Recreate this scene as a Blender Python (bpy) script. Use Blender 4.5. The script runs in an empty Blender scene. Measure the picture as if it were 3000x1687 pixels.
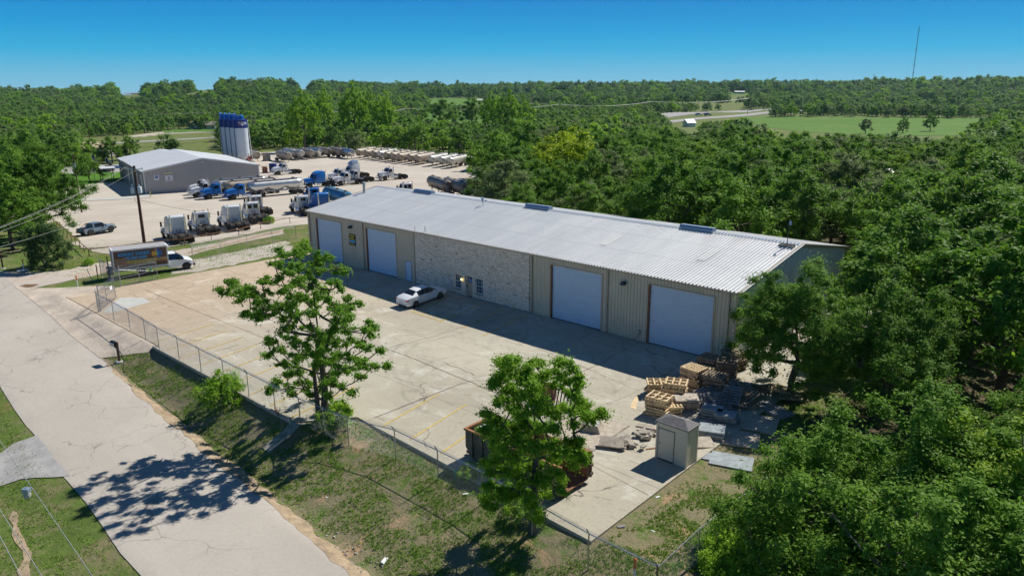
import bpy, bmesh, math, random
import numpy as np
from mathutils import Matrix, Vector
C = bpy.context.scene.collection
SC = bpy.context.scene
R = math.radians
# ------------------------------------------------------------------ camera, sky, sun, exposure
FOC, PITCH, ROLL = 2170.93, 0.262358, 0.003487      # focal length in photo pixels, tilt, roll
CAM = np.array([79.161, -49.052, 19.836])
FX, FY = -0.678248, 0.734833                         # horizontal view direction
cam_d = bpy.data.cameras.new('camera'); cam = bpy.data.objects.new('camera', cam_d); C.objects.link(cam)
cam_d.sensor_width = 36; cam_d.lens = FOC/3000*36; cam_d.sensor_fit = 'HORIZONTAL'
cam_d.clip_start = 0.5; cam_d.clip_end = 9000
cam.matrix_world = (Matrix.Translation(Vector(CAM)) @ Matrix.Rotation(math.atan2(-FX, FY), 4, 'Z')
                    @ Matrix.Rotation(math.pi/2-PITCH, 4, 'X') @ Matrix.Rotation(-ROLL, 4, 'Z'))
SC.camera = cam
SUN = Vector((0.07, 0.93, 1.0)).normalized()         # direction towards the sun
sun_d = bpy.data.lights.new('sun', 'SUN'); sun_d.energy = 4.5; sun_d.angle = R(0.53); sun_d.color = (1, .95, .86)
sun = bpy.data.objects.new('sun', sun_d); C.objects.link(sun); sun.rotation_euler = SUN.to_track_quat('Z', 'Y').to_euler()
world = bpy.data.worlds.new('World'); SC.world = world; world.use_nodes = True
wn = world.node_tree; sky = wn.nodes.new('ShaderNodeTexSky'); sky.sky_type = 'NISHITA'; sky.sun_disc = False
sky.sun_elevation = math.asin(SUN.z); sky.sun_rotation = math.atan2(SUN.x, SUN.y)
sky.altitude = 250; sky.air_density = 1.0; sky.dust_density = 0.1; sky.ozone_density = 3.0
# polarised deep blue sky: the clear-sky colour by height above the horizon, mixed with the physical sky
tcw = wn.nodes.new('ShaderNodeTexCoord'); spw = wn.nodes.new('ShaderNodeSeparateXYZ'); rpw = wn.nodes.new('ShaderNodeValToRGB'); mxw = wn.nodes.new('ShaderNodeMixRGB')
bgn = wn.nodes['Background']; scl = wn.nodes.new('ShaderNodeMixRGB'); scl.blend_type = 'MULTIPLY'; scl.inputs[0].default_value = 1; scl.inputs[2].default_value = (.08, .08, .08, 1)
cr = rpw.color_ramp
SKYC = [(0.0, (.20, .45, .59)), (.02, (.12, .41, .60)), (.045, (.015, .35, .60)), (.07, (.0, .275, .57)), (.108, (.0, .19, .50)), (.2, (.01, .10, .33)), (.45, (.022, .075, .19)), (1., (.02, .055, .14))]
while len(cr.elements) < len(SKYC): cr.elements.new(.5)
for e, (p, c) in zip(cr.elements, SKYC): e.position = p; e.color = (*c, 1)
wn.links.new(tcw.outputs['Generated'], spw.inputs[0]); wn.links.new(spw.outputs['Z'], rpw.inputs[0])
wn.links.new(sky.outputs[0], scl.inputs[1]); mxw.inputs[0].default_value = .985
wn.links.new(scl.outputs[0], mxw.inputs[1]); wn.links.new(rpw.outputs[0], mxw.inputs[2])
wn.links.new(mxw.outputs[0], bgn.inputs[0]); bgn.inputs[1].default_value = 1.0
SC.view_settings.view_transform = 'Standard'; SC.view_settings.look = 'None'
SC.view_settings.exposure = 0.30; SC.view_settings.gamma = 1.0
SC.cycles.max_bounces = 6; SC.cycles.diffuse_bounces = 3; SC.cycles.transparent_max_bounces = 8; SC.cycles.transmission_bounces = 4
SC.cycles.volume_bounces = 0; SC.cycles.volume_max_steps = 64
try: SC.cycles.use_denoising = True
except Exception: pass

# ------------------------------------------------------------------ photo <-> place geometry
def D(u, v):
    r2 = (u-1500)/FOC; u2 = -(v-843.5)/FOC
    r = r2*math.cos(ROLL)+u2*math.sin(ROLL); up = -r2*math.sin(ROLL)+u2*math.cos(ROLL)
    y = math.cos(PITCH)+up*math.sin(PITCH); z = -math.sin(PITCH)+up*math.cos(PITCH)
    return np.array([r*FY+y*FX, -r*FX+y*FY, z])      # right = (FY,-FX)
def px(P):
    x, y, z = P[0]-CAM[0], P[1]-CAM[1], P[2]-CAM[2]
    r = x*FY-y*FX; d = x*FX+y*FY
    dd = d*math.cos(PITCH)-z*math.sin(PITCH); uu = d*math.sin(PITCH)+z*math.cos(PITCH)
    if dd < 1e-3: return (-9e9, -9e9)
    return (1500+FOC*(r*math.cos(ROLL)-uu*math.sin(ROLL))/dd, 843.5-FOC*(r*math.sin(ROLL)+uu*math.cos(ROLL))/dd)
def g(u, v, z=0.0):
    d = D(u, v); t = (z-CAM[2])/d[2]; return CAM+d*t
def sst(x, a, b):
    t = np.clip((x-a)/(b-a), 0, 1); return t*t*(3-2*t)
def road_r(x): return -29.38-.059*x
def road_l(x): return -36.46-.058*x
def road_z(x): return -0.35-0.9*sst(x, 2, 36)-0.5*sst(-x, 10, 80)
def yz(x, y):                                        # surface of the yard slab: a shallow drainage dip along the building
    return -(.20+.25*sst(x, 12, 32))*sst(x, -1.75, 8)*(1-sst(x, 53, 59))*sst(-y, .4, 6.3)*(1-sst(-y, 8.5, 14.5))
RIDGE = np.array([(-3000, 268), (0, 268), (300, 267), (450, 257), (600, 251), (800, 249), (1000, 253), (1200, 258), (1500, 259), (1800, 257),
                  (2100, 255), (2400, 257), (2600, 253), (2800, 251), (3000, 251), (6000, 251)], float)
def terr(x, y):
    x = np.asarray(x, float); y = np.asarray(y, float)
    dx, dy = x-CAM[0], y-CAM[1]; d = np.hypot(dx, dy)
    rr = dx*FY-dy*FX; ff = dx*FX+dy*FY
    u = 1500+FOC*rr/np.maximum(ff, 1)*1.035
    far = -np.clip(d-95, 0, 240)*.0125-4.5*sst(d, 330, 620)
    ridge = 19.84+(264-np.interp(u, RIDGE[:, 0], RIDGE[:, 1]))/FOC*2600-17
    up = sst(d, 800, 2600)
    far = far*(1-up)+ridge*up-30*sst(d, 2700, 4200)
    far = far+15*np.exp(-((u-640)/260)**2-((d-1500)/330)**2)+(3*np.sin(x*.011+1)*np.cos(y*.013)+1.6*np.sin(x*.031)*np.sin(y*.027+2))*sst(d, 380, 900)
    base = -0.9*np.maximum(sst(-x, 3, 16)*sst(y, -30, -8), sst(y, 22, 60)*.6)
    base = base+far
    base = np.where(x > 61.4, base-.12-.5*sst(x, 61.4, 85), base)
    rz = road_z(x); rre = road_r(x); rle = road_l(x)
    # bank in front of the yard
    edge = np.where(x < 42, -27.35, -24.15)
    edge = np.where((x >= 42) & (x < 43), -24.15, edge)
    ditch = rz-.28
    t = np.clip((edge-y)/np.maximum(edge-(rre+.9), .3), 0, 1)
    top = np.where(x < 41.5, -.34, -.17)+.1*sst(x, 58, 62)
    bank = top+(ditch-top)*(t**1.25)
    t2 = np.clip((rre+.9-y)/.9, 0, 1); bank = np.where(y < rre+.9, ditch+(rz-.04-ditch)*t2*t2, bank)
    t3 = np.clip((edge-y)/np.maximum(edge-rre, .3), 0, 1)
    apron = -.1+(rz-.04+.1)*t3
    wa = 1-sst(x, 19.5, 21.5)
    front = bank*(1-wa)+apron*wa
    lw = sst(-x, 2, 9)
    side = rz-.05+(base-(rz-.05))*sst(y-rre, 1, 14)
    out = np.where(y < edge, front*(1-lw)+side*lw, np.where(x < -2, base+(side-base)*lw*(y < -8)*sst(-y, 8, 20), base))
    inyard = (x > -2.2) & (x < 61.8) & (y > edge) & (y < 23)
    out = np.where(inyard, yz(x, y)-.1, out)
    lo = rz-.1-.25*sst(rle-y, .2, 3)+.2*np.sin(x*.4)*np.sin(y*.5)*sst(rle-y, 1, 5)
    lo = lo + (far+base)*0
    out = np.where(y < rre, np.where(y > rle, rz-.05, lo), out)
    blend = sst(d, 200, 320)
    return out*(1-blend)+(base)*blend
# rectilinear ground lines shared by the ground and everything draped on it
def lines(a, b, c, d, h, grow, lim):
    L = list(np.arange(b, c+h/2, h)); s = h; x = L[-1]
    while x < d: s = min(s*grow, lim); x += s; L.append(x)
    s = h; x = b; Lo = []
    while x > a: s = min(s*grow, lim); x -= s; Lo.append(x)
    return np.array(Lo[::-1]+L)
GX = lines(-4200, -24, 92, 3300, .5, 1.035, 60)
GY = lines(-600, -46, 6, 4300, .5, 1.035, 60)
for nm, arr, vals in (('x', GX, (42.0, 61.8)), ('y', GY, (-27.35, -24.15))):
    for vv in vals:
        i = int(np.argmin(abs(arr-vv))); arr[i] = vv
XX, YY = np.meshgrid(GX, GY); ZZ = terr(XX, YY)
def Z(x, y):
    i = int(np.clip(np.searchsorted(GX, x)-1, 0, len(GX)-2)); j = int(np.clip(np.searchsorted(GY, y)-1, 0, len(GY)-2))
    a = (x-GX[i])/(GX[i+1]-GX[i]); b = (y-GY[j])/(GY[j+1]-GY[j])
    a = min(max(a, 0), 1); b = min(max(b, 0), 1)
    return float((ZZ[j, i]*(1-a)+ZZ[j, i+1]*a)*(1-b)+(ZZ[j+1, i]*(1-a)+ZZ[j+1, i+1]*a)*b)
def surf(x, y):
    return float(yz(x, y)) if (-1.75 < x < 61.4 and (-26.95 if x < 42 else -24.2) < y < 0) else Z(x, y)
def yg(u, v):                                        # ground point of the yard surface seen at a photo point
    z = 0.0
    for _ in range(12): p = g(u, v, z); z = float(yz(p[0], p[1]))
    return Vector((p[0], p[1], z))
def tg(u, v):
    d = D(u, v); t = 20.0
    for _ in range(4000):
        p = CAM+d*t
        if p[2] <= Z(p[0], p[1]): break
        t += max(.15, t*.004)
    lo, hi = t-max(.15, t*.004)*1.5, t
    for _ in range(24):
        m = (lo+hi)/2; p = CAM+d*m
        if p[2] <= Z(p[0], p[1]): hi = m
        else: lo = m
    p = CAM+d*hi; return Vector((p[0], p[1], surf(p[0], p[1])))
def up_to(P, v):                                     # height above P whose image reaches photo row v
    lo, hi = 0, 150
    for _ in range(50):
        m = (lo+hi)/2
        if px((P[0], P[1], P[2]+m))[1] > v: lo = m
        else: hi = m
    return lo
def camdir(rt, fw):                                  # horizontal direction given in camera terms
    v = Vector((rt*FY+fw*FX, -rt*FX+fw*FY)); return v.normalized()
def inpoly(x, y, poly):
    c = False; n = len(poly); j = n-1
    for i in range(n):
        xi, yi = poly[i][0], poly[i][1]; xj, yj = poly[j][0], poly[j][1]
        if (yi > y) != (yj > y) and x < (xj-xi)*(y-yi)/(yj-yi)+xi: c = not c
        j = i
    return c

# ------------------------------------------------------------------ object helpers
def tag(o, label=None, cat=None, group=None, kind=None):
    if label: o['label'] = label
    if cat: o['category'] = cat
    if group: o['group'] = group
    if kind: o['kind'] = kind
    return o
def empty(name, loc=(0, 0, 0), rz=0, label=None, cat=None, group=None, scale=1):
    o = bpy.data.objects.new(name, None); C.objects.link(o); o.empty_display_size = .3
    o.location = loc; o.rotation_euler = (0, 0, rz); o.scale = (scale,)*3
    return tag(o, label, cat, group)
def kids(o): return [c for c in ALLKIDS.get(o.name, [])]
ALLKIDS = {}
def setpar(o, p):
    o.parent = p; ALLKIDS.setdefault(p.name, []).append(o)
def copy_tree(o, parent=None):
    c = o.copy(); C.objects.link(c)
    if parent: setpar(c, parent)
    for k in list(kids(o)): copy_tree(k, c)
    return c
class MB:
    def __init__(s): s.v = []; s.f = []; s.m = []
    def add(s, vs, fs, m=0):
        b = len(s.v); s.v += [tuple(map(float, p)) for p in vs]; s.f += [tuple(b+i for i in f) for f in fs]; s.m += [m]*len(fs); return s
    def box(s, x0, x1, y0, y1, z0, z1, m=0, M=None):
        vs = [(x, y, z) for z in (z0, z1) for y in (y0, y1) for x in (x0, x1)]
        if M is not None: vs = [tuple(M @ Vector(p)) for p in vs]
        return s.add(vs, [(0, 2, 3, 1), (4, 5, 7, 6), (0, 1, 5, 4), (2, 6, 7, 3), (0, 4, 6, 2), (1, 3, 7, 5)], m)
    def bar(s, p0, p1, w, h=None, m=0, up=(0, 0, 1)):
        h = h or w; p0 = Vector(p0); p1 = Vector(p1); t = (p1-p0).normalized(); u = Vector(up)
        if abs(t.dot(u)) > .95: u = Vector((1, 0, 0))
        a = t.cross(u).normalized()*w/2; b = a.cross(t).normalized()*h/2
        return s.add([p0-a-b, p0+a-b, p0+a+b, p0-a+b, p1-a-b, p1+a-b, p1+a+b, p1-a+b],
                     [(0, 3, 2, 1), (4, 5, 6, 7), (0, 1, 5, 4), (1, 2, 6, 5), (2, 3, 7, 6), (3, 0, 4, 7)], m)
    def cyl(s, p0, p1, r0, r1=None, n=12, m=0, caps=True):
        r1 = r0 if r1 is None else r1; p0 = Vector(p0); p1 = Vector(p1); t = (p1-p0).normalized()
        u = Vector((0, 0, 1)) if abs(t.z) < .9 else Vector((1, 0, 0)); a = t.cross(u).normalized(); b = t.cross(a)
        vs = []
        for p, r in ((p0, r0), (p1, r1)):
            for i in range(n):
                q = 2*math.pi*i/n; vs.append(p+a*r*math.cos(q)+b*r*math.sin(q))
        fs = [(i, (i+1) % n, n+(i+1) % n, n+i) for i in range(n)]
        if caps: fs += [tuple(range(n))[::-1], tuple(range(n, 2*n))]
        return s.add(vs, fs, m)
    def tube(s, pts, rad, n=6, m=0):
        pts = [Vector(p) for p in pts]; k = len(pts); rad = rad if hasattr(rad, '__len__') else [rad]*k; vs = []
        for i, p in enumerate(pts):
            t = (pts[min(i+1, k-1)]-pts[max(i-1, 0)]).normalized(); u = Vector((0, 0, 1)) if abs(t.z) < .9 else Vector((1, 0, 0))
            a = t.cross(u).normalized(); b = t.cross(a)
            for j in range(n):
                q = 2*math.pi*j/n; vs.append(p+a*rad[i]*math.cos(q)+b*rad[i]*math.sin(q))
        fs = [(i*n+j, i*n+(j+1) % n, (i+1)*n+(j+1) % n, (i+1)*n+j) for i in range(k-1) for j in range(n)]
        fs += [tuple(range(n))[::-1], tuple(range((k-1)*n, k*n))]
        return s.add(vs, fs, m)
    def lathe(s, prof, n=20, m=0, axis='z', o=(0, 0, 0), caps=True):     # prof = (r, h)
        vs = []
        for r, h in prof:
            for i in range(n):
                q = 2*math.pi*i/n; c, d = r*math.cos(q), r*math.sin(q)
                vs.append({'z': (o[0]+c, o[1]+d, o[2]+h), 'x': (o[0]+h, o[1]+c, o[2]+d), 'y': (o[0]+d, o[1]+h, o[2]+c)}[axis])
        k = len(prof); fs = [(i*n+j, i*n+(j+1) % n, (i+1)*n+(j+1) % n, (i+1)*n+j) for i in range(k-1) for j in range(n)]
        if caps: fs += [tuple(range(n))[::-1], tuple(range((k-1)*n, k*n))]
        return s.add(vs, fs, m)
    def prism(s, prof, y0, y1, m=0, inset=None):                          # prof = (x, z) polygon, extruded along y
        n = len(prof); ins = inset or [0]*n
        vs = [(p[0], y0+ins[i], p[1]) for i, p in enumerate(prof)]+[(p[0], y1-ins[i], p[1]) for i, p in enumerate(prof)]
        fs = [tuple(range(n)), tuple(range(n, 2*n))[::-1]]+[(i, n+i, n+(i+1) % n, (i+1) % n) for i in range(n)]
        return s.add(vs, fs, m)
    def build(s, name, mats, parent=None, bevel=0, smooth=False, loc=None, seg=2, norm=True):
        me = bpy.data.meshes.new(name); me.from_pydata(s.v, [], s.f)
        mats = mats if isinstance(mats, (list, tuple)) else [mats]
        for m in mats: me.materials.append(M[m] if isinstance(m, str) else m)
        me.polygons.foreach_set('material_index', s.m)
        if norm or bevel:
            bm = bmesh.new(); bm.from_mesh(me)
            if norm: bmesh.ops.recalc_face_normals(bm, faces=bm.faces)
            if bevel:
                es = [e for e in bm.edges if len(e.link_faces) == 2 and e.calc_face_angle(0) > .5]
                bmesh.ops.bevel(bm, geom=es, offset=bevel, segments=seg, affect='EDGES', profile=.6, clamp_overlap=True)
            bm.to_mesh(me); bm.free()
        if smooth:
            me.polygons.foreach_set('use_smooth', [True]*len(me.polygons))
            try: me.set_sharp_from_angle(angle=R(40))
            except Exception: pass
        o = bpy.data.objects.new(name, me); C.objects.link(o)
        if parent: setpar(o, parent)
        if loc is not None: o.location = loc
        return o
def npmesh(name, V, F, mats, parent=None, smooth=False, mi=None, col=None):
    me = bpy.data.meshes.new(name); V = np.asarray(V, np.float32); F = np.asarray(F, np.int32); k = F.shape[1]
    me.vertices.add(len(V)); me.vertices.foreach_set('co', V.ravel())
    me.loops.add(F.size); me.loops.foreach_set('vertex_index', F.ravel())
    me.polygons.add(len(F)); me.polygons.foreach_set('loop_start', np.arange(0, F.size, k, dtype=np.int32))
    if mi is not None: me.polygons.foreach_set('material_index', np.asarray(mi, np.int32))
    if smooth: me.polygons.foreach_set('use_smooth', np.ones(len(F), bool))
    me.update(calc_edges=True)
    if col is not None:
        at = me.attributes.new('shade', 'FLOAT', 'FACE'); at.data.foreach_set('value', np.asarray(col, np.float32))
    for m in mats: me.materials.append(M[m] if isinstance(m, str) else m)
    o = bpy.data.objects.new(name, me); C.objects.link(o)
    if parent: setpar(o, parent)
    return o
def text(s, size, mat, parent, loc, rot, name='lettering', sx=1.0, align='CENTER', ext=.004, bold=0.0):
    cu = bpy.data.curves.new(name, 'FONT'); cu.body = s; cu.size = size; cu.extrude = ext; cu.align_x = align; cu.align_y = 'CENTER'; cu.offset = bold
    cu.materials.append(M[mat]); tmp = bpy.data.objects.new('tmp', cu); C.objects.link(tmp); bpy.context.view_layer.update()
    me = bpy.data.meshes.new_from_object(tmp.evaluated_get(bpy.context.evaluated_depsgraph_get())); me.name = name
    bpy.data.objects.remove(tmp); bpy.data.curves.remove(cu); me.materials.clear(); me.materials.append(M[mat]); o = bpy.data.objects.new(name, me); C.objects.link(o)
    o.location = loc; o.rotation_euler = rot; o.scale = (sx, 1, 1)
    if parent: setpar(o, parent)
    return o

# ------------------------------------------------------------------ materials
M = {}
class NT:
    def __init__(s, name):
        s.mat = bpy.data.materials.new(name); s.mat.use_nodes = True; s.t = s.mat.node_tree; s.b = s.t.nodes['Principled BSDF']
        M[name] = s.mat; s.co = None
    def n(s, ty, **kw):
        x = s.t.nodes.new('ShaderNode'+ty)
        for k, v in kw.items():
            if k in x.inputs: x.inputs[k].default_value = v
            else: setattr(x, k, v)
        return x
    def l(s, a, b): s.t.links.new(a, b)
    def pos(s, scale=(1, 1, 1), obj=False):
        tc = s.n('TexCoord') if obj else s.n('NewGeometry'); mp = s.n('Mapping'); mp.inputs['Scale'].default_value = scale
        s.l(tc.outputs['Object'] if obj else tc.outputs['Position'], mp.inputs[0]); return mp.outputs[0]
    def noise(s, scale, detail=4, rough=.55, vec=None, dist=0, out='Fac'):
        x = s.n('TexNoise'); x.inputs['Scale'].default_value = scale; x.inputs['Detail'].default_value = detail
        x.inputs['Roughness'].default_value = rough; x.inputs['Distortion'].default_value = dist
        s.l(vec or s.pos(), x.inputs['Vector']); return x.outputs[out]
    def ramp(s, fac, stops, interp='LINEAR'):
        x = s.n('ValToRGB'); cr = x.color_ramp; cr.interpolation = interp
        while len(cr.elements) < len(stops): cr.elements.new(.5)
        for e, (p, c) in zip(cr.elements, stops):
            e.position = p; e.color = (c, c, c, 1) if not hasattr(c, '__len__') else (*c, 1)
        s.l(fac, x.inputs[0]); return x.outputs[0]
    def mix(s, a, b, fac, mode='MIX'):
        x = s.n('MixRGB'); x.blend_type = mode
        for v, i in ((fac, 0), (a, 1), (b, 2)):
            if hasattr(v, 'is_output') or hasattr(v, 'links'): s.l(v, x.inputs[i])
            elif i == 0: x.inputs[0].default_value = v
            else: x.inputs[i].default_value = (*v, 1)
        return x.outputs[0]
    def math(s, op, a, b=0.0, c=None):
        x = s.n('Math'); x.operation = op
        for v, i in ((a, 0), (b, 1), (c, 2)):
            if v is None: continue
            if hasattr(v, 'links'): s.l(v, x.inputs[i])
            else: x.inputs[i].default_value = v
        return x.outputs[0]
    def set(s, col=None, rough=None, metal=None, spec=None, bump=None, bs=.3, bd=.05):
        for nm, v in (('Base Color', col), ('Roughness', rough), ('Metallic', metal), ('Specular IOR Level', spec)):
            if v is None: continue
            if hasattr(v, 'links'): s.l(v, s.b.inputs[nm])
            else: s.b.inputs[nm].default_value = (*v, 1) if hasattr(v, '__len__') else v
        if bump is not None:
            x = s.n('Bump'); x.inputs['Strength'].default_value = bs; x.inputs['Distance'].default_value = bd
            s.l(bump, x.inputs['Height']); s.l(x.outputs[0], s.b.inputs['Normal'])
        return s
def plain(name, col, rough=.6, metal=0, var=.25, scale=1.5, obj=True, spec=.4, dirt=None):
    t = NT(name); n = t.noise(scale, 5, .6, t.pos(obj=obj)); n2 = t.noise(scale*7, 3, .6, t.pos(obj=obj))
    lo = tuple(c*(1-var) for c in col); hi = tuple(min(1, c*(1+var*.6)) for c in col)
    c = t.ramp(n, [(.3, lo), (.7, hi)])
    if dirt: c = t.mix(c, dirt, t.ramp(n2, [(.5, 0.), (.75, .6)]))
    t.set(c, t.ramp(n2, [(.2, rough*.85), (.8, min(1, rough*1.15))]), metal, spec); return t
# concrete of the yard
t = NT('concrete'); P = t.pos()
big = t.noise(.07, 5, .6); mid = t.noise(.5, 6, .65, dist=.6); fine = t.noise(6, 4, .7)
c = t.ramp(big, [(.3, (.40, .345, .275)), (.55, (.48, .42, .34)), (.75, (.53, .47, .385))])
c = t.mix(c, (.30, .27, .23), t.ramp(mid, [(.53, 0.), (.78, .62)]))
c = t.mix(c, (.62, .58, .51), t.ramp(t.noise(.21, 6, .7, dist=1.2), [(.54, 0.), (.66, .75)]))
c = t.mix(c, (.13, .12, .11), t.ramp(t.noise(1.3, 7, .72, t.pos((.35, 1.4, 1)), dist=.8), [(.56, 0.), (.74, .65)]))
c = t.mix(c, (.20, .19, .17), t.ramp(fine, [(.48, 0.), (.72, .38)]))
sep = t.n('SeparateXYZ'); t.l(P, sep.inputs[0])
c = t.mix(c, t.mix((1.08, .98, .88), (.95, 1.0, .98), t.ramp(t.math('ADD', t.math('MULTIPLY', sep.outputs['X'], .02), t.math('MULTIPLY', big, .35)), [(.35, 0.), (.75, 1.)])), 1.0, 'MULTIPLY')
for ax, per, off in (('X', 9.2, 2.1), ('Y', 8.3, 2.3)):              # sawn joints
    w = t.math('PINGPONG', t.math('ADD', sep.outputs[ax], off), per/2)
    wob = t.math('ADD', w, t.math('MULTIPLY', t.noise(2.5, 2), .03))
    c = t.mix(c, (.09, .08, .07), t.math('MULTIPLY', t.math('LESS_THAN', wob, .045), .45))
vn = t.n('TexVoronoi'); vn.feature = 'DISTANCE_TO_EDGE'; vn.inputs['Scale'].default_value = .06
wv = t.n('VectorMath'); wv.operation = 'ADD'; nc = t.n('TexNoise'); nc.inputs['Scale'].default_value = .9; nc.inputs['Detail'].default_value = 5
sc2 = t.n('VectorMath'); sc2.operation = 'SCALE'; sc2.inputs['Scale'].default_value = 1.6
t.l(P, nc.inputs[0]); t.l(nc.outputs['Color'], sc2.inputs[0]); t.l(P, wv.inputs[0]); t.l(sc2.outputs[0], wv.inputs[1]); t.l(wv.outputs[0], vn.inputs['Vector'])
c = t.mix(c, (.10, .09, .08), t.math('MULTIPLY', t.math('LESS_THAN', vn.outputs['Distance'], .0026), t.ramp(t.noise(.2, 2), [(.5, 0.), (.56, .7)])))
for (cx, cy, r0, wd) in ((8, -14, 5.2, .16), (8.4, -14.2, 7.1, .16), (42, -10, 7.6, .17), (42.5, -9.5, 9.4, .17), (45.5, -14, 5.5, .16), (46, -13.5, 7.2, .16), (24, -9, 8.6, .16)):
    dv = t.n('VectorMath'); dv.operation = 'DISTANCE'; t.l(P, dv.inputs[0]); dv.inputs[1].default_value = (cx, cy, 0)
    ring = t.math('LESS_THAN', t.math('ABSOLUTE', t.math('SUBTRACT', t.math('ADD', dv.outputs['Value'], t.math('MULTIPLY', big, 3.0)), r0+1.5)), wd)
    c = t.mix(c, (.19, .175, .155), t.math('MULTIPLY', ring, t.ramp(mid, [(.4, 0.), (.6, .28)])))
t.set(c, .85, 0, .3, t.noise(18, 4, .7), .25, .01)
plain('curb', (.40, .37, .31), .9, var=.35, obj=False, dirt=(.12, .11, .09))
# road seal, worn
t = NT('road_surface'); P = t.pos(); c = t.ramp(t.noise(.12, 5, .6), [(.3, (.42, .385, .335)), (.7, (.52, .475, .415))])
c = t.mix(c, (.27, .25, .225), t.ramp(t.noise(38, 3, .8), [(.45, 0.), (.75, .75)]))
c = t.mix(c, (.33, .30, .265), t.ramp(t.noise(5.5, 5, .85), [(.50, 0.), (.68, .55)]))
c = t.mix(c, (.62, .575, .50), t.ramp(t.noise(8, 4, .85), [(.56, 0.), (.70, .5)]))
c = t.mix(c, (.34, .315, .285), t.ramp(t.noise(.32, 6, .75, dist=1.0), [(.54, 0.), (.66, .45)]))
c = t.mix(c, (.56, .53, .48), t.ramp(t.noise(55, 2, .8), [(.60, 0.), (.75, .5)]))
c = t.mix(c, (.50, .46, .41), t.ramp(t.noise(.5, 5, .6, t.pos((.25, 1.2, 1))), [(.5, 0.), (.7, .5)]))
for scl, th, wsc, wam, fr in ((.22, .0042, .6, 2.0, (.42, .50)), (.75, .007, 1.2, .8, (.56, .62)), (2.2, .012, 2.5, .3, (.62, .68))):
    vn = t.n('TexVoronoi'); vn.feature = 'DISTANCE_TO_EDGE'; vn.inputs['Scale'].default_value = scl
    nc = t.n('TexNoise'); nc.inputs['Scale'].default_value = wsc; nc.inputs['Detail'].default_value = 6
    s2 = t.n('VectorMath'); s2.operation = 'SCALE'; s2.inputs['Scale'].default_value = wam; wv = t.n('VectorMath'); wv.operation = 'ADD'
    t.l(P, nc.inputs[0]); t.l(nc.outputs['Color'], s2.inputs[0]); t.l(P, wv.inputs[0]); t.l(s2.outputs[0], wv.inputs[1]); t.l(wv.outputs[0], vn.inputs['Vector'])
    c = t.mix(c, (.15, .135, .12), t.math('MULTIPLY', t.math('LESS_THAN', vn.outputs['Distance'], th*scl*4.5), t.ramp(t.noise(.16, 3), [(fr[0], 0.), (fr[1], .6)])))
t.set(c, .9, 0, .25, t.noise(45, 3, .8), .35, .008)
def gravelmat(name, a, b, tint, spots=True):
    t = NT(name); c = t.ramp(t.noise(.09, 5, .6), [(.3, a), (.7, b)])
    c = t.mix(c, tint, t.ramp(t.noise(.35, 6, .7, t.pos((1, .35, 1)), dist=.7), [(.52, 0.), (.72, .6)]))
    c = t.mix(c, tuple(k*.5 for k in a), t.ramp(t.noise(5, 5, .8), [(.55, 0.), (.8, .7)]))
    c = t.mix(c, (.70, .67, .61), t.ramp(t.noise(9, 3, .8), [(.62, 0.), (.75, .55)]))
    if spots: c = t.mix(c, (.10, .13, .04), t.ramp(t.noise(.22, 7, .72), [(.60, 0.), (.68, .75)]))
    t.set(c, .95, 0, .2, t.noise(7, 5, .8), .5, .06); return t
gravelmat('gravel_yard', (.46, .41, .35), (.58, .525, .455), (.42, .35, .28), False)
gravelmat('gravel_edge', (.42, .38, .32), (.52, .47, .41), (.40, .33, .26), True)
t = gravelmat('gravel_lane', (.44, .38, .32), (.54, .48, .42), (.52, .30, .19), False)
# grass / dirt
def grassmat(name, g1, g2, dry, dirt, a=.48, b=.6, sc=.35, dsc=.16, da=.60, db=.68):
    t = NT(name); c = t.ramp(t.noise(1.1, 6, .7), [(.3, g1), (.7, g2)])
    c = t.mix(c, dry, t.ramp(t.noise(sc, 8, .72, dist=.4), [(a, 0.), (b, .85)]))
    c = t.mix(c, dirt, t.ramp(t.noise(dsc, 9, .74, dist=.8), [(da, 0.), (db, .92)]))
    c = t.mix(c, tuple(k*.35 for k in g1), t.ramp(t.noise(7, 5, .8), [(.5, 0.), (.8, .8)]))
    c = t.mix(c, (.45, .42, .34), t.ramp(t.noise(16, 2, .8), [(.70, 0.), (.76, .5)]))
    h = t.math('ADD', t.noise(9, 6, .8), t.math('MULTIPLY', t.noise(1.4, 5, .7), 2.0))
    t.set(c, .95, 0, .15, h, .7, .12); return t
grassmat('grass', (.095, .145, .03), (.155, .22, .05), (.25, .215, .12), (.36, .20, .11))
grassmat('grass_bank', (.09, .15, .028), (.15, .24, .05), (.28, .23, .15), (.46, .30, .18), .38, .50, .7, .33, .56, .64)
grassmat('grass_lawn', (.075, .18, .018), (.11, .25, .03), (.13, .24, .04), (.2, .2, .1), .6, .8, .2, .1, .9, .95)
grassmat('grass_field', (.085, .18, .025), (.12, .245, .038), (.17, .23, .07), (.26, .25, .12), .5, .7, .02, .012, .62, .72)
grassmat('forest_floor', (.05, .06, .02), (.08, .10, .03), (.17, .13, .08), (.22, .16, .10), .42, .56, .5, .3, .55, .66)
plain('dirt_orange', (.42, .32, .21), .95, var=.4, obj=False, dirt=(.16, .11, .07))
plain('mud', (.20, .12, .06), .5, var=.2, obj=False)
plain('drive_concrete', (.54, .465, .38), .9, var=.25, obj=False, dirt=(.25, .21, .18), scale=.5)
plain('new_concrete', (.50, .50, .47), .85, var=.12, obj=False)
plain('gray_drive', (.38, .37, .36), .95, var=.3, obj=False, dirt=(.22, .21, .2), scale=.8)
plain('paint_yellow', (.62, .45, .10), .7, var=.3, obj=False, scale=4, dirt=(.45, .40, .33))
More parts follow.
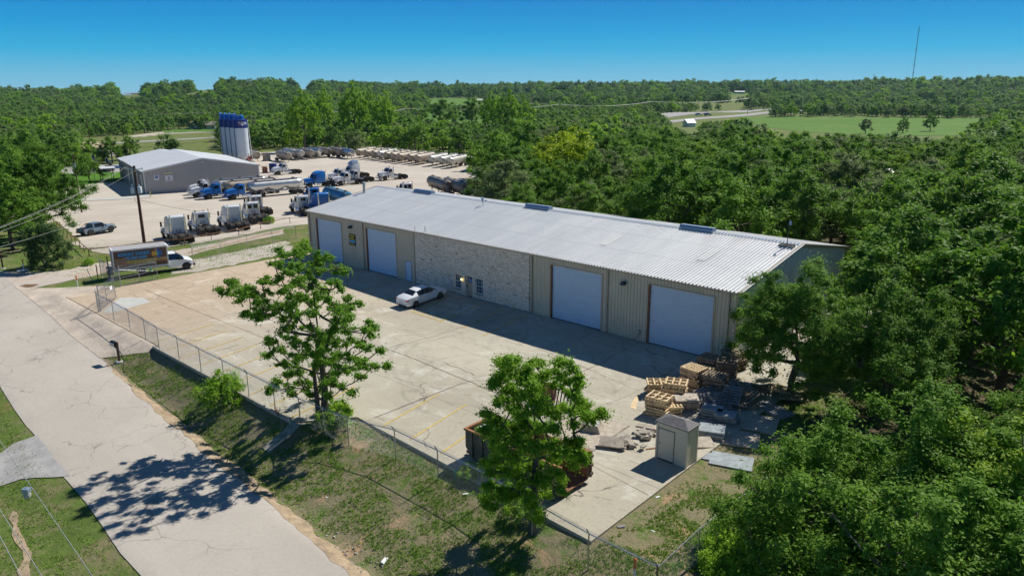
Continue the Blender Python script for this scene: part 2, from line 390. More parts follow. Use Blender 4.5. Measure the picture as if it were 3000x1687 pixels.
# metals and building skins
t = NT('roof_metal'); n = t.noise(.5, 5, .6, t.pos((1, .15, 1))); c = t.ramp(n, [(.3, (.62, .64, .65)), (.7, (.74, .75, .75))])
c = t.mix(c, (.46, .40, .35), t.ramp(t.noise(.25, 6, .7, t.pos((1.5, .2, 1)), dist=.3), [(.60, 0.), (.75, .45)])); sy = t.n('SeparateXYZ'); t.l(t.pos(), sy.inputs[0])
for y_, w_ in ((3.6, .03), (7.4, .03), (14.2, .03)): c = t.mix(c, (.33, .33, .33), t.math('MULTIPLY', t.math('LESS_THAN', t.math('ABSOLUTE', t.math('SUBTRACT', sy.outputs['Y'], y_)), w_), .7))
c = t.mix(c, (.58, .59, .60), t.ramp(t.noise(1.1, 2, .5, t.pos((1, .02, 1))), [(.5, 0.), (.6, .25)])); t.set(c, .45, .12, .5)
plain('trim_tan', (.46, .385, .30), .55, var=.12)
plain('siding_tan', (.60, .54, .42), .55, var=.10, scale=.6, obj=False)
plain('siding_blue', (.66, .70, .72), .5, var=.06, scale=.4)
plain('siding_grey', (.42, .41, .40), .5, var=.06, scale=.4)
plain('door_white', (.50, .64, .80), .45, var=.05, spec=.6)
plain('white_trim', (.72, .72, .70), .5, var=.08)
plain('brown_wood', (.22, .085, .05), .7, var=.4, dirt=(.45, .25, .15), scale=3)
plain('galv', (.42, .44, .47), .35, .85, var=.15)
plain('steel_dark', (.09, .09, .10), .5, .6, var=.2)
plain('ridge_blue', (.33, .42, .52), .4, .4, var=.08)
t = NT('limestone'); P = t.pos(); br = t.n('TexBrick'); mp = t.n('Mapping')
sepv = t.n('SeparateXYZ'); t.l(P, sepv.inputs[0]); cmb = t.n('CombineXYZ'); t.l(sepv.outputs['X'], cmb.inputs[0]); t.l(sepv.outputs['Z'], cmb.inputs[1])
wob = t.n('VectorMath'); wob.operation = 'ADD'; nz = t.n('TexNoise'); nz.inputs['Scale'].default_value = .5; s2 = t.n('VectorMath'); s2.operation = 'SCALE'; s2.inputs['Scale'].default_value = .35
t.l(cmb.outputs[0], nz.inputs[0]); t.l(nz.outputs['Color'], s2.inputs[0]); t.l(cmb.outputs[0], wob.inputs[0]); t.l(s2.outputs[0], wob.inputs[1]); t.l(wob.outputs[0], br.inputs['Vector'])
br.inputs['Scale'].default_value = 1; br.inputs['Brick Width'].default_value = .52; br.inputs['Row Height'].default_value = .20; br.inputs['Mortar Size'].default_value = .012
br.inputs['Color1'].default_value = (.95, .84, .71, 1); br.inputs['Color2'].default_value = (.76, .66, .54, 1); br.inputs['Mortar'].default_value = (.36, .33, .30, 1); br.offset = .37; br.squash = .7; br.squash_frequency = 3
c = t.mix(br.outputs['Color'], (.16, .13, .11), t.ramp(t.noise(2.0, 6, .74, t.pos((1, 1, 2.4)), dist=1.2), [(.57, 0.), (.63, .85)]))
c = t.mix(c, (.74, .70, .63), t.ramp(t.noise(.9, 4, .7), [(.55, 0.), (.75, .6)]))
t.set(c, .95, 0, .2, t.math('ADD', br.outputs['Fac'], t.noise(4, 6, .8)), .8, .05)
# vegetation
def leafmat(name, dark, light, tr=.25, yel=None):
    t = NT(name); oi = t.n('ObjectInfo'); at = t.n('Attribute'); at.attribute_name = 'shade'
    f = t.math('ADD', t.math('MULTIPLY', at.outputs['Fac'], .52), t.math('MULTIPLY', oi.outputs['Random'], .48))
    c = t.ramp(f, [(.0, dark), (1., light)])
    if yel: c = t.mix(c, yel, t.ramp(oi.outputs['Random'], [(.88, 0.), (1., .5)]))
    t.set(c, .62, 0, .18)
    tl = t.n('BsdfTranslucent'); t.l(t.mix(c, (1, 1, .2), .25, 'MULTIPLY') if False else c, tl.inputs[0])
    mx = t.n('MixShader'); mx.inputs[0].default_value = tr; out = t.t.nodes['Material Output']
    t.l(t.b.outputs[0], mx.inputs[1]); t.l(tl.outputs[0], mx.inputs[2]); t.l(mx.outputs[0], out.inputs[0]); return t
leafmat('leaf_oak', (.075, .18, .016), (.23, .44, .04), .42)
leafmat('leaf_bright', (.18, .36, .024), (.38, .60, .05), .45)
leafmat('leaf_wood', (.075, .180, .020), (.26, .46, .05), .42, (.38, .52, .035))
leafmat('leaf_grey', (.13, .19, .06), (.27, .35, .13), .40)
leafmat('leaf_cedar', (.035, .085, .02), (.10, .18, .05), .2)
leafmat('leaf_yellow', (.24, .38, .016), (.48, .58, .025), .42)
leafmat('leaf_far', (.085, .175, .034), (.23, .39, .075), .35, (.31, .43, .07))
leafmat('blade', (.12, .22, .025), (.27, .44, .06), .35)
plain('bark', (.10, .08, .065), .95, var=.45, scale=4, dirt=(.2, .18, .15))
plain('bark_pale', (.24, .21, .18), .95, var=.35, scale=4)
# things
plain('paint_white', (.72, .74, .76), .3, var=.06, spec=.6)
plain('car_white', (.80, .82, .84), .18, var=.03, spec=.7)
plain('paint_blue', (.012, .16, .52), .3, var=.1, spec=.6)
plain('paint_blue_dk', (.01, .03, .20), .4, var=.1)
plain('paint_grey_blue', (.20, .27, .34), .28, .25, var=.05, spec=.6)
plain('paint_black', (.015, .015, .018), .35, var=.2)
plain('glass_dark', (.012, .014, .018), .08, var=.1, spec=.8)
plain('glass_blue', (.03, .07, .12), .08, var=.2, spec=.9)
plain('rubber', (.030, .029, .028), .85, var=.3, dirt=(.12, .10, .08))
plain('rim_metal', (.45, .44, .42), .4, .7, var=.2)
plain('chassis', (.045, .042, .04), .7, .2, var=.4, dirt=(.16, .13, .10))
plain('chrome', (.75, .76, .78), .15, .95, var=.08)
plain('tank_silver', (.62, .64, .66), .30, .8, var=.15, scale=.7, dirt=(.42, .36, .30))
plain('tank_beige', (.36, .315, .26), .55, .3, var=.15, scale=.7, dirt=(.30, .24, .18))
plain('tank_white', (.50, .50, .47), .45, .35, var=.12, scale=.7, dirt=(.36, .31, .26))
plain('tank_brown', (.30, .25, .20), .5, .35, var=.3, scale=.6, dirt=(.13, .11, .10))
plain('tank_blue', (.06, .26, .42), .4, .3, var=.3, scale=.6, dirt=(.2, .25, .28))
plain('silo_white', (.62, .68, .74), .4, var=.04, scale=.3)
plain('rust', (.26, .13, .075), .85, .1, var=.5, scale=2.5, dirt=(.07, .035, .025))
plain('rust_light', (.36, .17, .08), .85, var=.4, scale=3)
plain('dumpster_paint', (.17, .145, .11), .75, .1, var=.35, scale=2, dirt=(.10, .05, .03))
plain('wood_new', (.66, .50, .30), .85, var=.3, scale=4)
plain('wood_old', (.34, .265, .19), .9, var=.45, scale=4)
plain('wood_grey', (.30, .29, .29), .9, var=.4, scale=4)
plain('pole_wood', (.085, .048, .035), .9, var=.4, scale=3)
plain('slab_blue', (.30, .34, .36), .8, var=.3, scale=3, dirt=(.35, .36, .34))
plain('slab_tan', (.47, .41, .33), .9, var=.3, scale=3, dirt=(.22, .18, .14))
plain('rock', (.42, .38, .32), .9, var=.35, scale=4)
plain('shed_wall', (.74, .67, .57), .7, var=.06)
t = plain('shingle', (.22, .21, .215), .9, var=.3, scale=6)
plain('sign_black', (.02, .02, .018), .6, var=.1); plain('sign_yellow', (.62, .55, .05), .6, var=.05)
plain('sign_blue', (.03, .16, .42), .5, var=.1); plain('sign_navy', (.012, .02, .12), .5, var=.2); plain('sign_white', (.75, .76, .78), .5, var=.04)
plain('sign_red', (.45, .03, .03), .5, var=.05); plain('sign_orange', (.75, .14, .02), .5, var=.05); plain('sign_cyan', (.03, .33, .68), .5, var=.05)
plain('wrap_brown', (.13, .07, .05), .4, var=.2); plain('wrap_rust', (.42, .19, .11), .4, var=.3); plain('wrap_pale', (.45, .38, .36), .4, var=.3); plain('wrap_orange', (.85, .42, .08), .4, var=.2)
plain('green_disc', (.08, .42, .26), .6, var=.1); plain('flag_red', (.5, .03, .05), .8, var=.05); plain('flag_blue', (.02, .04, .2), .8, var=.05)
plain('brown_box', (.10, .045, .03), .5, var=.3); plain('cream_roof', (.62, .50, .33), .7, var=.1); plain('house_white', (.70, .71, .70), .7, var=.06); plain('roof_shingle_grey', (.27, .245, .22), .9, var=.2)
plain('roof_red', (.35, .04, .04), .6, var=.1); plain('blue_tarp', (.03, .20, .48), .6, var=.1); plain('wire_white', (.42, .42, .41), .5, var=.02); plain('wire_dark', (.08, .08, .09), .6, var=.02)
t = NT('lamp_glow'); t.set((.9, .7, .3)); t.b.inputs['Emission Color'].default_value = (1, .72, .28, 1); t.b.inputs['Emission Strength'].default_value = 6
# ------------------------------------------------------------------ ground and everything laid on it
def ground():
    ny, nx = XX.shape; V = np.stack([XX.ravel(), YY.ravel(), ZZ.ravel()], 1)
    idx = np.arange(ny*nx).reshape(ny, nx)
    F = np.stack([idx[:-1, :-1], idx[:-1, 1:], idx[1:, 1:], idx[1:, :-1]], -1).reshape(-1, 4)
    cx = (XX[:-1, :-1]+XX[1:, 1:]).ravel()/2; cy = (YY[:-1, :-1]+YY[1:, 1:]).ravel()/2
    mi = np.zeros(len(F), int)
    mi[(cy < -24.1) & (cx > 18) & (cy > road_r(cx))] = 1
    d = np.hypot(cx-CAM[0], cy-CAM[1])
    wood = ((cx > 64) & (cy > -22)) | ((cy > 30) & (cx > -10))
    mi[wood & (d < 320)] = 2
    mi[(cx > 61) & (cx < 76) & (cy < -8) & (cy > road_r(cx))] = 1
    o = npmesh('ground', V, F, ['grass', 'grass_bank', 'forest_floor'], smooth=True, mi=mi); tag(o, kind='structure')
ground()
def clip(poly, ax, val, keep_gt):
    out = []; n = len(poly)
    for i in range(n):
        a, b = poly[i], poly[(i+1) % n]; ia = (a[ax] >= val) == keep_gt or a[ax] == val; ib = (b[ax] >= val) == keep_gt or b[ax] == val
        if ia: out.append(a)
        if ia != ib:
            t = (val-a[ax])/(b[ax]-a[ax]); p = [a[0]+(b[0]-a[0])*t, a[1]+(b[1]-a[1])*t]; p[ax] = val; out.append(tuple(p))
    return out
def drape(name, poly, mat, off=.03, kind='structure', jag=0, seed=0):
    poly = [(float(p[0]), float(p[1])) for p in poly]
    if jag:
        rnd = random.Random(seed); q = []
        for i in range(len(poly)):
            a, b = poly[i], poly[(i+1) % len(poly)]; L = math.dist(a, b); k = max(1, min(60, int(L/.8)))
            for j in range(k):
                t = j/k; nx, ny = -(b[1]-a[1])/max(L, .01), (b[0]-a[0])/max(L, .01); w = rnd.uniform(-jag, jag)*(j > 0)
                q.append((a[0]+(b[0]-a[0])*t+nx*w, a[1]+(b[1]-a[1])*t+ny*w))
        poly = q
    mb = MB(); x0 = min(p[0] for p in poly); x1 = max(p[0] for p in poly); y0 = min(p[1] for p in poly); y1 = max(p[1] for p in poly)
    ia = max(0, np.searchsorted(GX, x0)-1); ib = np.searchsorted(GX, x1); ja = max(0, np.searchsorted(GY, y0)-1); jb = np.searchsorted(GY, y1)
    for i in range(ia, ib):
        col = clip(clip(poly, 0, GX[i], True), 0, GX[i+1], False)
        if len(col) < 3: continue
        cy0 = min(p[1] for p in col); cy1 = max(p[1] for p in col)
        for j in range(ja, jb):
            if GY[j+1] < cy0 or GY[j] > cy1: continue
            c = clip(clip(col, 1, GY[j], True), 1, GY[j+1], False)
            if len(c) < 3: continue
            ar = abs(sum(c[k][0]*c[(k+1) % len(c)][1]-c[(k+1) % len(c)][0]*c[k][1] for k in range(len(c))))
            if ar < 1e-5: continue
            mb.add([(p[0], p[1], Z(p[0], p[1])+off) for p in c], [tuple(range(len(c)))])
    o = mb.build(name, mat, norm=False)
    bm = bmesh.new(); bm.from_mesh(o.data); bmesh.ops.remove_doubles(bm, verts=bm.verts, dist=.002)
    for f in bm.faces:
        f.normal_update()
        if f.normal.z < 0: f.normal_flip()
        f.smooth = True
    bm.to_mesh(o.data); bm.free()
    return tag(o, kind=kind)
def P2(lst): return [tuple(tg(*q)[:2]) for q in lst]
# concrete yard slab, 0.6 m thick so its edge shows along the bank
slab = [(-1.75, 22), (-1.75, -26.95), (20.3, -26.95), (20.3, -27.3), (40.6, -27.3), (42.95, -24.2), (61.75, -24.95), (61.5, -12), (61.2, 2), (61.2, 22)]
def slab_mesh():
    mb = MB(); xs = sorted(set([-1.75, 20.3, 40.6, 42.95, 61.2, 61.5, 61.75]+list(np.arange(0, 61, 2.0)))); ys = [22, 0, -.4]+list(np.arange(-1, -15.5, -.5))+[-18, -21, -24.2, -24.95, -26.95, -27.3]; ys = sorted(ys)
    for i in range(len(xs)-1):
        col = clip(clip(slab, 0, xs[i], True), 0, xs[i+1], False)
        for j in range(len(ys)-1):
            c = clip(clip(col, 1, ys[j], True), 1, ys[j+1], False) if len(col) > 2 else []
            if len(c) > 2 and abs(sum(c[k][0]*c[(k+1) % len(c)][1]-c[(k+1) % len(c)][0]*c[k][1] for k in range(len(c)))) > 1e-4: mb.add([(p[0], p[1], float(yz(p[0], p[1]))) for p in c], [tuple(range(len(c)))])
    n = len(slab)
    for i in range(n): (x0, y0), (x1, y1) = slab[i], slab[(i+1) % n]; mb.add([(x0, y0, -.7), (x1, y1, -.7), (x1, y1, 0), (x0, y0, 0)], [(0, 1, 2, 3)])
    o = mb.build('concrete_yard', 'concrete', norm=False); bm = bmesh.new(); bm.from_mesh(o.data); bmesh.ops.remove_doubles(bm, verts=bm.verts, dist=.002)
    for f in bm.faces:
        f.normal_update()
        if abs(f.normal.z) > .5 and f.normal.z < 0: f.normal_flip()
        f.smooth = abs(f.normal.z) > .5
    bm.to_mesh(o.data); bm.free(); o.data.set_sharp_from_angle(angle=R(30)); tag(o, kind='structure')
slab_mesh()
mb = MB()
mb.box(20.3, 40.6, -27.46, -27.3, -.75, .14); mb.box(20.14, 20.3, -27.46, -26.95, -.7, .14)
tag(mb.build('kerb', 'curb', bevel=.02), kind='structure')
# street
xs = np.linspace(-260, 110, 120)
rnd = random.Random(3)
rp = [(x, road_r(x)+rnd.uniform(-.10, .10)) for x in xs]+[(x, road_l(x)+rnd.uniform(-.10, .10)) for x in xs[::-1]]
drape('road', rp, 'road_surface', .035)
# entrance apron
ap = [(-1.75, -21.7), (-1.75, -26.95), (20.3, -26.95), (20.3, -27.9), (18.4, -29.6), (17.4, road_r(17)-.1), (10, road_r(10)-.35), (3, road_r(3)-.2), (-12.5, road_r(-12)-.1), (-10.3, -28.2)]
drape('driveway', ap, 'drive_concrete', .055)
drape('patch', P2([(296, 905), (346, 871), (418, 873), (440, 884), (322, 917)]), 'new_concrete', .012)  if False else None
mb = MB(); pp = [g(*q, .004) for q in [(300, 914), (352, 872), (418, 871), (442, 884), (322, 917)]]
mb.add(pp, [tuple(range(5))]); tag(mb.build('concrete_patch', 'new_concrete'), kind='structure')
drape('dirt_shoulder', [(17.4, road_r(17)+.0), (30, road_r(30)+.35), (42, road_r(42)+.6), (60, road_r(60)+.45), (60, road_r(60)-.12), (17, road_r(17)-.12)], 'dirt_orange', .045, jag=.22)
drape('drainage_chute', P2([(856, 1234), (905, 1243), (789, 1330), (768, 1312)]), 'curb', .06)
# lane on the left, truck yard, lawn, street behind
drape('gravel_lane', P2([(-60, 778), (0, 794), (62, 800), (145, 796), (207, 790), (260, 775), (348, 764), (496, 738), (636, 713), (739, 691), (830, 672), (830, 686), (722, 708), (585, 740), (460, 772), (348, 790), (269, 810), (217, 819), (166, 831), (93, 845), (39, 850), (-60, 820)]), 'gravel_lane', .03, jag=.15)
drape('mud_puddle', P2([(45, 843), (75, 834), (115, 833), (98, 841), (60, 846)]), 'mud', .045, jag=.1)
drape('rut', P2([(560, 738), (640, 720), (760, 690), (820, 677), (820, 681), (700, 709), (600, 733), (540, 748)]), 'dirt_orange', .045, jag=.2)
drape('gravel_strip', P2([(560, 762), (700, 735), (840, 706), (860, 738), (740, 764), (600, 792), (500, 806)]), 'gravel_edge', .02, jag=.4)
TY = [(140, 655), (165, 648), (235, 705), (272, 735), (340, 745), (500, 722), (619, 706), (739, 683), (830, 664), (1000, 650), (1200, 640), (1420, 600), (1450, 520), (1430, 462), (1300, 452), (1060, 448), (1000, 448), (800, 445), (700, 452), (600, 470), (330, 500), (290, 536), (235, 543), (130, 560)]
drape('truck_yard', P2(TY), 'gravel_yard', .03, jag=.3)
drape('gravel_margin', P2([(210, 712), (272, 700), (420, 705), (560, 690), (739, 672), (739, 684), (619, 707), (500, 724), (340, 748), (270, 738)]), 'gravel_edge', .05, jag=.4)
drape('lawn', P2([(150, 512), (231, 509), (362, 504), (366, 531), (310, 536), (239, 543), (140, 552)]), 'grass_lawn', .05)
drape('back_street', P2([(120, 490), (223, 487), (400, 480), (400, 502), (231, 509), (120, 514)]), 'gray_drive', .06)
drape('path', P2([(311, 536), (368, 530), (432, 570), (364, 577)]), 'drive_concrete', .07)
drape('footing_strip', P2([(222, 586), (380, 577), (441, 570), (441, 579), (380, 584), (222, 591)]), 'new_concrete', .09)
drape('side_drive', P2([(0, 1330), (40, 1300), (112, 1275), (150, 1330), (205, 1395), (150, 1400), (60, 1405), (0, 1425), (-60, 1440), (-60, 1340)]), 'gray_drive', .05, jag=.12)
drape('worn_path', P2([(40, 1490), (60, 1560), (95, 1620), (90, 1687), (60, 1700), (70, 1640), (45, 1590), (25, 1520)]), 'dirt_orange', .03, jag=.25)
# distant fields and roads
for nm, q, m in (('field', [(2160, 343), (2300, 342), (2560, 344), (2900, 343), (2940, 346), (2920, 362), (2880, 396), (2700, 398), (2500, 396), (2360, 388), (2230, 372)], 'grass_field'),
                 ('field', [(1225, 328), (1400, 322), (1600, 330), (1600, 350), (1480, 362), (1330, 364), (1230, 350)], 'grass_field'),
                 ('field', [(1240, 290), (1420, 288), (1420, 304), (1330, 312), (1240, 308)], 'grass_field'),
                 ('field', [(1120, 277), (1290, 277), (1290, 284), (1120, 284)], 'grass_field'),
                 ('field', [(2030, 276), (2230, 273), (2440, 275), (2440, 281), (2030, 283)], 'grass_field'),
                 ('field', [(230, 412), (380, 404), (500, 392), (640, 386), (640, 412), (440, 432), (240, 440)], 'grass'),
                 ('field', [(480, 382), (640, 374), (640, 386), (480, 392)], 'grass_field'),
                 ('highway', [(1860, 350), (2043, 329), (2240, 321), (2400, 318), (2400, 320), (2240, 323.5), (2060, 332), (1890, 353)], 'gray_drive'),
                 ('highway', [(1900, 361), (2053, 345), (2250, 328), (2400, 324), (2400, 326), (2260, 331.5), (2060, 350), (1920, 366)], 'gray_drive'),
                 ('country_road', [(236, 423), (435, 413), (640, 402), (640, 405), (435, 417), (236, 427)], 'gray_drive'),
                 ('sandy_track', [(375, 400), (480, 387), (640, 386), (640, 390), (484, 395), (400, 404)], 'gravel_edge')):
    drape(nm, P2(q), m, .12 if m != 'gray_drive' else .2)
FIELDS = [P2(q) for q in ([(2160, 345), (2300, 343), (2560, 345), (2900, 344), (3040, 346), (3040, 362), (2880, 384), (2700, 384), (2500, 381), (2360, 374), (2230, 362)],
                          [(1225, 328), (1600, 330), (1600, 346), (1480, 352), (1330, 352), (1230, 346)], [(1240, 290), (1420, 288), (1420, 302), (1240, 306)],
                          [(1850, 350), (2043, 328), (2240, 320), (2420, 317), (2420, 331), (2260, 336), (2060, 352), (1900, 364)], [(2030, 276), (2440, 275), (2440, 281), (2030, 283)],
                          [(225, 405), (380, 398), (480, 384), (640, 378), (650, 396), (640, 412), (440, 425), (236, 432)])]
# puddle of worn marks: parking lines
def onyard(x, y):                                    # flat map position -> place on the dipped slab along the same sight line
    q = px((x, y, 0)); p = yg(*q); return p.x, p.y
def line(mb, a, b, w=.11, z=.02):
    k = 10; A_, B_ = onyard(*a), onyard(*b); a = Vector(A_); b = Vector(B_); n = (b-a).normalized(); n = Vector((-n.y, n.x))*w/2
    for i in range(k):
        p, q = a+(b-a)*i/k, a+(b-a)*(i+1)/k; zz = [float(yz(*v))+z for v in ((p.x+n.x, p.y+n.y), (p.x-n.x, p.y-n.y), (q.x-n.x, q.y-n.y), (q.x+n.x, q.y+n.y))]
        mb.add([(p.x+n.x, p.y+n.y, zz[0]), (p.x-n.x, p.y-n.y, zz[1]), (q.x-n.x, q.y-n.y, zz[2]), (q.x+n.x, q.y+n.y, zz[3])], [(0, 3, 2, 1)])
mb = MB()
line(mb, (34.9, -7.4), (33.6, -.6)); line(mb, (37.65, -7.65), (36.4, -.65)); line(mb, (32.1, -7.4), (30.75, -.6)); line(mb, (27.85, -7.2), (26.65, -.65)); line(mb, (27.85, -7.2), (32.1, -7.4))
line(mb, (18.6, -6.2), (17.9, -.5), .09); line(mb, (22.4, -6.8), (23.9, -3.8), .09)
for k in range(5): line(mb, (28.5+k*.85, -7.2+.0*k), (27.05+k*.95+.2, -3.0+k*.25), .10)
line(mb, (27.3, -4.0), (27.0, -2.2), .1); line(mb, (29.6, -3.0), (30.1, -1.2), .1)
for k in range(15):
    x = 19.0+2.62*k
    if 40.5 < x < 43: continue
    y0 = -27.0 if x < 41 else -23.9
    line(mb, (x, y0), (x-1.15, y0+5.6))
o = mb.build('parking_lines', 'paint_yellow'); tag(o, 'thin yellow parking lines painted on the concrete yard', 'road marking', kind='structure')
# long joints and cracks in the slab
mb = MB(); rnd = random.Random(14)
for pts, w, wob in (([(1098, 1223), (1348, 1124)], .05, .02), ([(1132, 1022), (1190, 1041), (1290, 1083), (1450, 1149), (1560, 1195)], .055, .06), ([(1132, 1022), (1200, 1004), (1300, 975), (1372, 953)], .045, .10), ([(1704, 1090), (1800, 1040), (1900, 992)], .05, .05), ([(1348, 1124), (1400, 1112), (1450, 1118)], .03, .12),
                    ([(1415, 953), (1600, 1030), (1850, 1135)], .025, .01), ([(560, 905), (760, 985), (960, 1062)], .03, .02), ([(700, 1010), (560, 1050)], .025, .02), ([(1845, 1247), (1738, 1321), (1640, 1284)], .05, .03), ([(1560, 1270), (1700, 1345), (1900, 1450)], .02, .02), ([(425, 850), (470, 868), (560, 905)], .05, .03), ([(1300, 1060), (1390, 1100)], .03, .15)):
    P_ = [yg(*q) for q in pts]
    for p, q in zip(P_, P_[1:]):
        k = max(2, int((q-p).length/.5)); prev = p
        for i in range(1, k+1):
            c_ = p+(q-p)*i/k+(Vector((rnd.uniform(-wob, wob), rnd.uniform(-wob, wob), 0)) if i < k else Vector()); d_ = c_-prev; n_ = Vector((-d_.y, d_.x)).normalized()*w/2*rnd.uniform(.5, 1.2); zz = [float(yz(v.x, v.y))+.012 for v in (prev, c_)]
            mb.add([(prev.x+n_.x, prev.y+n_.y, zz[0]), (prev.x-n_.x, prev.y-n_.y, zz[0]), (c_.x-n_.x, c_.y-n_.y, zz[1]), (c_.x+n_.x, c_.y+n_.y, zz[1])], [(0, 1, 2, 3)]); prev = c_
tag(mb.build('slab_joints', 'wrap_brown', norm=False), kind='structure')
# grass tufts, small stones
def tufts():
    rs = np.random.RandomState(5); pts = []
    def area(poly, n, lo=.05, hi=.13):
        xs = [p[0] for p in poly]; ys = [p[1] for p in poly]; k = 0
        while k < n:
            x, y = rs.uniform(min(xs), max(xs)), rs.uniform(min(ys), max(ys))
            if inpoly(x, y, poly):
                v = math.sin(x*1.3+2*math.sin(y*.9))+math.sin(y*1.7+x*.4)+.8*math.sin(x*3.1-y*2.3)
                if v > -.5+rs.uniform(-.8, .8): pts.append((x, y, rs.uniform(lo, hi)))
                k += 1
    area([(18, -28), (41, -27.6), (43, -24.4), (62, -25.2), (64, -12), (72, -14), (72, -32), (40, -31.2), (18, -30)], 30000)
    area([(62, -24), (62, 0), (66, 0), (70, -14), (70, -30)], 5000)
    area([(8, -37.5), (56, -40.3), (56, -50), (20, -50)], 12000)
    area([(-20, -27), (-3, -20), (-3, 0), (-12, 6), (-30, -6), (-34, -20)], 8000, .06, .14)
    pts_ = np.array(pts); n = len(pts_); nb = 4
    z = np.array([Z(a, b) for a, b in pts_[:, :2]])
    V = np.zeros((n, nb, 3, 3)); ang = rs.uniform(0, 6.28, (n, nb)); r = rs.uniform(.02, .10, (n, nb)); h = pts_[:, 2:3]*rs.uniform(.6, 1.3, (n, nb)); w = rs.uniform(.012, .03, (n, nb))
    bx = pts_[:, 0:1]+rs.uniform(-.07, .07, (n, nb)); by = pts_[:, 1:2]+rs.uniform(-.07, .07, (n, nb)); c, s = np.cos(ang), np.sin(ang)
    V[:, :, 0] = np.stack([bx-s*w, by+c*w, np.repeat(z[:, None], nb, 1)], -1); V[:, :, 1] = np.stack([bx+s*w, by-c*w, np.repeat(z[:, None], nb, 1)], -1)
    V[:, :, 2] = np.stack([bx+c*r, by+s*r, z[:, None]+h], -1)
    V = V.reshape(-1, 3); F = np.arange(len(V)).reshape(-1, 3); sh = np.repeat(rs.uniform(0, 1, n*nb), 1)
    tag(npmesh('grass', V, F, ['blade'], col=sh), 'short rough grass on the bank and verges beside the street', 'grass', kind='stuff')
tufts()
def stones():
    rnd = random.Random(9); mb = MB()
    def st(x, y, s):
        z = Z(x, y); vs = []
        for i in range(6):
            a = i*1.047+rnd.random()*.5; r = s*rnd.uniform(.6, 1); vs.append((x+r*math.cos(a), y+r*math.sin(a)*.8, z-.02))
        k = [(x+(v[0]-x)*.6, y+(v[1]-y)*.6, z+s*rnd.uniform(.3, .7)) for v in vs]
        mb.add(vs+k, [(i, (i+1) % 6, 6+(i+1) % 6, 6+i) for i in range(6)]+[tuple(range(6, 12))])
    for i in range(520):
        x = rnd.uniform(18, 58); y = road_r(x)+abs(rnd.gauss(.2, .5)); st(x, y, rnd.choice([.03, .04, .05, .07, .10, .05]))
    for i in range(260): x = rnd.uniform(24, 60); y = rnd.uniform(-30.5, -25.5); st(x, y, rnd.uniform(.02, .06))
    for i in range(60): x = rnd.uniform(50, 57); y = road_r(x)+rnd.uniform(.2, 1.4); st(x, y, rnd.uniform(.05, .14))
    tag(mb.build('gravel', 'rock'), 'loose pale stones along the edge of the street', 'gravel', kind='stuff')
stones()

# ------------------------------------------------------------------ the long metal building
BL, BW, BE, BR = 56.2, 21.34, 5.6, 1.88
def siding(mb, x0, x1, z0, z1, axis='x', c=0.0, sgn=-1, rib=.305, d=.035, slope=None):
    # flat sheet with narrow raised ribs; slope(x) gives the top edge height
    pts = [(x0, 0)]; k = math.ceil(x0/rib)
    while k*rib < x1-.03:
        x = k*rib
        if x > x0+.03: pts += [(x-.03, 0), (x-.018, d), (x+.018, d), (x+.03, 0)]
        k += 1
    pts.append((x1, 0)); vs = []
    for x, o in pts:
        for zz in (z0, slope(x) if slope else z1):
            vs.append((x, c+sgn*o, zz) if axis == 'x' else (c+sgn*o, x, zz))
    mb.add(vs, [(2*i, 2*i+2, 2*i+3, 2*i+1) for i in range(len(pts)-1)])
B = empty('metal_building', (0, 0, 0), 0, 'long tan ribbed metal building with white roll-up doors and a limestone office front', 'building')
DOORS = [(1.81, 6.96), (11.71, 16.97), (38.65, 44.15), (48.73, 54.37)]; DH = 4.87
mb = MB(); segs = []; x = 0
for a, b in DOORS[:2]: segs.append((x, a)); x = b
segs.append((x, 18.35)); segs.append((19.4, 20.2))
x = 36.1
for a, b in DOORS[2:]: segs.append((x, a)); x = b
segs.append((x, BL))
for a, b in segs: siding(mb, a, b, 0, BE-.1)
for a, b in DOORS: siding(mb, a, b, DH, BE-.1)
siding(mb, 18.35, 19.4, 2.18, BE-.1)
mb.box(0.02, BL-.02, .0, .12, 0, .0) if False else None
def gab(y): return BE+BR*(1-abs(y-BW/2)/(BW/2))-.06
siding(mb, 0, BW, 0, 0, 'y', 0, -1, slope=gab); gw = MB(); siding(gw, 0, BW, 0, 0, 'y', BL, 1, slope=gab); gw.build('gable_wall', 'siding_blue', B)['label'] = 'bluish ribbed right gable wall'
siding(mb, 0, BL, 0, BE-.1, 'x', BW, 1)
mb.build('wall', 'siding_tan', B)
# limestone front with openings for two windows and the entrance
op = [(26.15, 27.12, .60, 2.06), (27.72, 28.70, 0, 2.12), (29.12, 30.14, .56, 2.04)]
xs = sorted({20.2, 36.1, *[v for o in op for v in o[:2]]}); zs = sorted({0, BE-.1, *[v for o in op for v in o[2:]]}); mb = MB()
for i in range(len(xs)-1):
    for j in range(len(zs)-1):
        cx, cz = (xs[i]+xs[i+1])/2, (zs[j]+zs[j+1])/2
        if any(o[0] < cx < o[1] and o[2] < cz < o[3] for o in op): continue
        mb.add([(xs[i], -.12, zs[j]), (xs[i+1], -.12, zs[j]), (xs[i+1], -.12, zs[j+1]), (xs[i], -.12, zs[j+1])], [(0, 1, 2, 3)])
for o in op:
    for a, b in (((o[0], o[2]), (o[0], o[3])), ((o[1], o[3]), (o[1], o[2])), ((o[0], o[3]), (o[1], o[3])), ((o[1], o[2]), (o[0], o[2]))):
        mb.add([(a[0], -.12, a[1]), (b[0], -.12, b[1]), (b[0], .12, b[1]), (a[0], .12, a[1])], [(0, 1, 2, 3)])
for xx in (20.2, 36.1): mb.add([(xx, -.12, 0), (xx, -.12, BE-.1), (xx, .05, BE-.1), (xx, .05, 0)], [(0, 1, 2, 3)])
o = mb.build('stone_front', 'limestone', B); o['label'] = 'rough whitewashed limestone front wall'
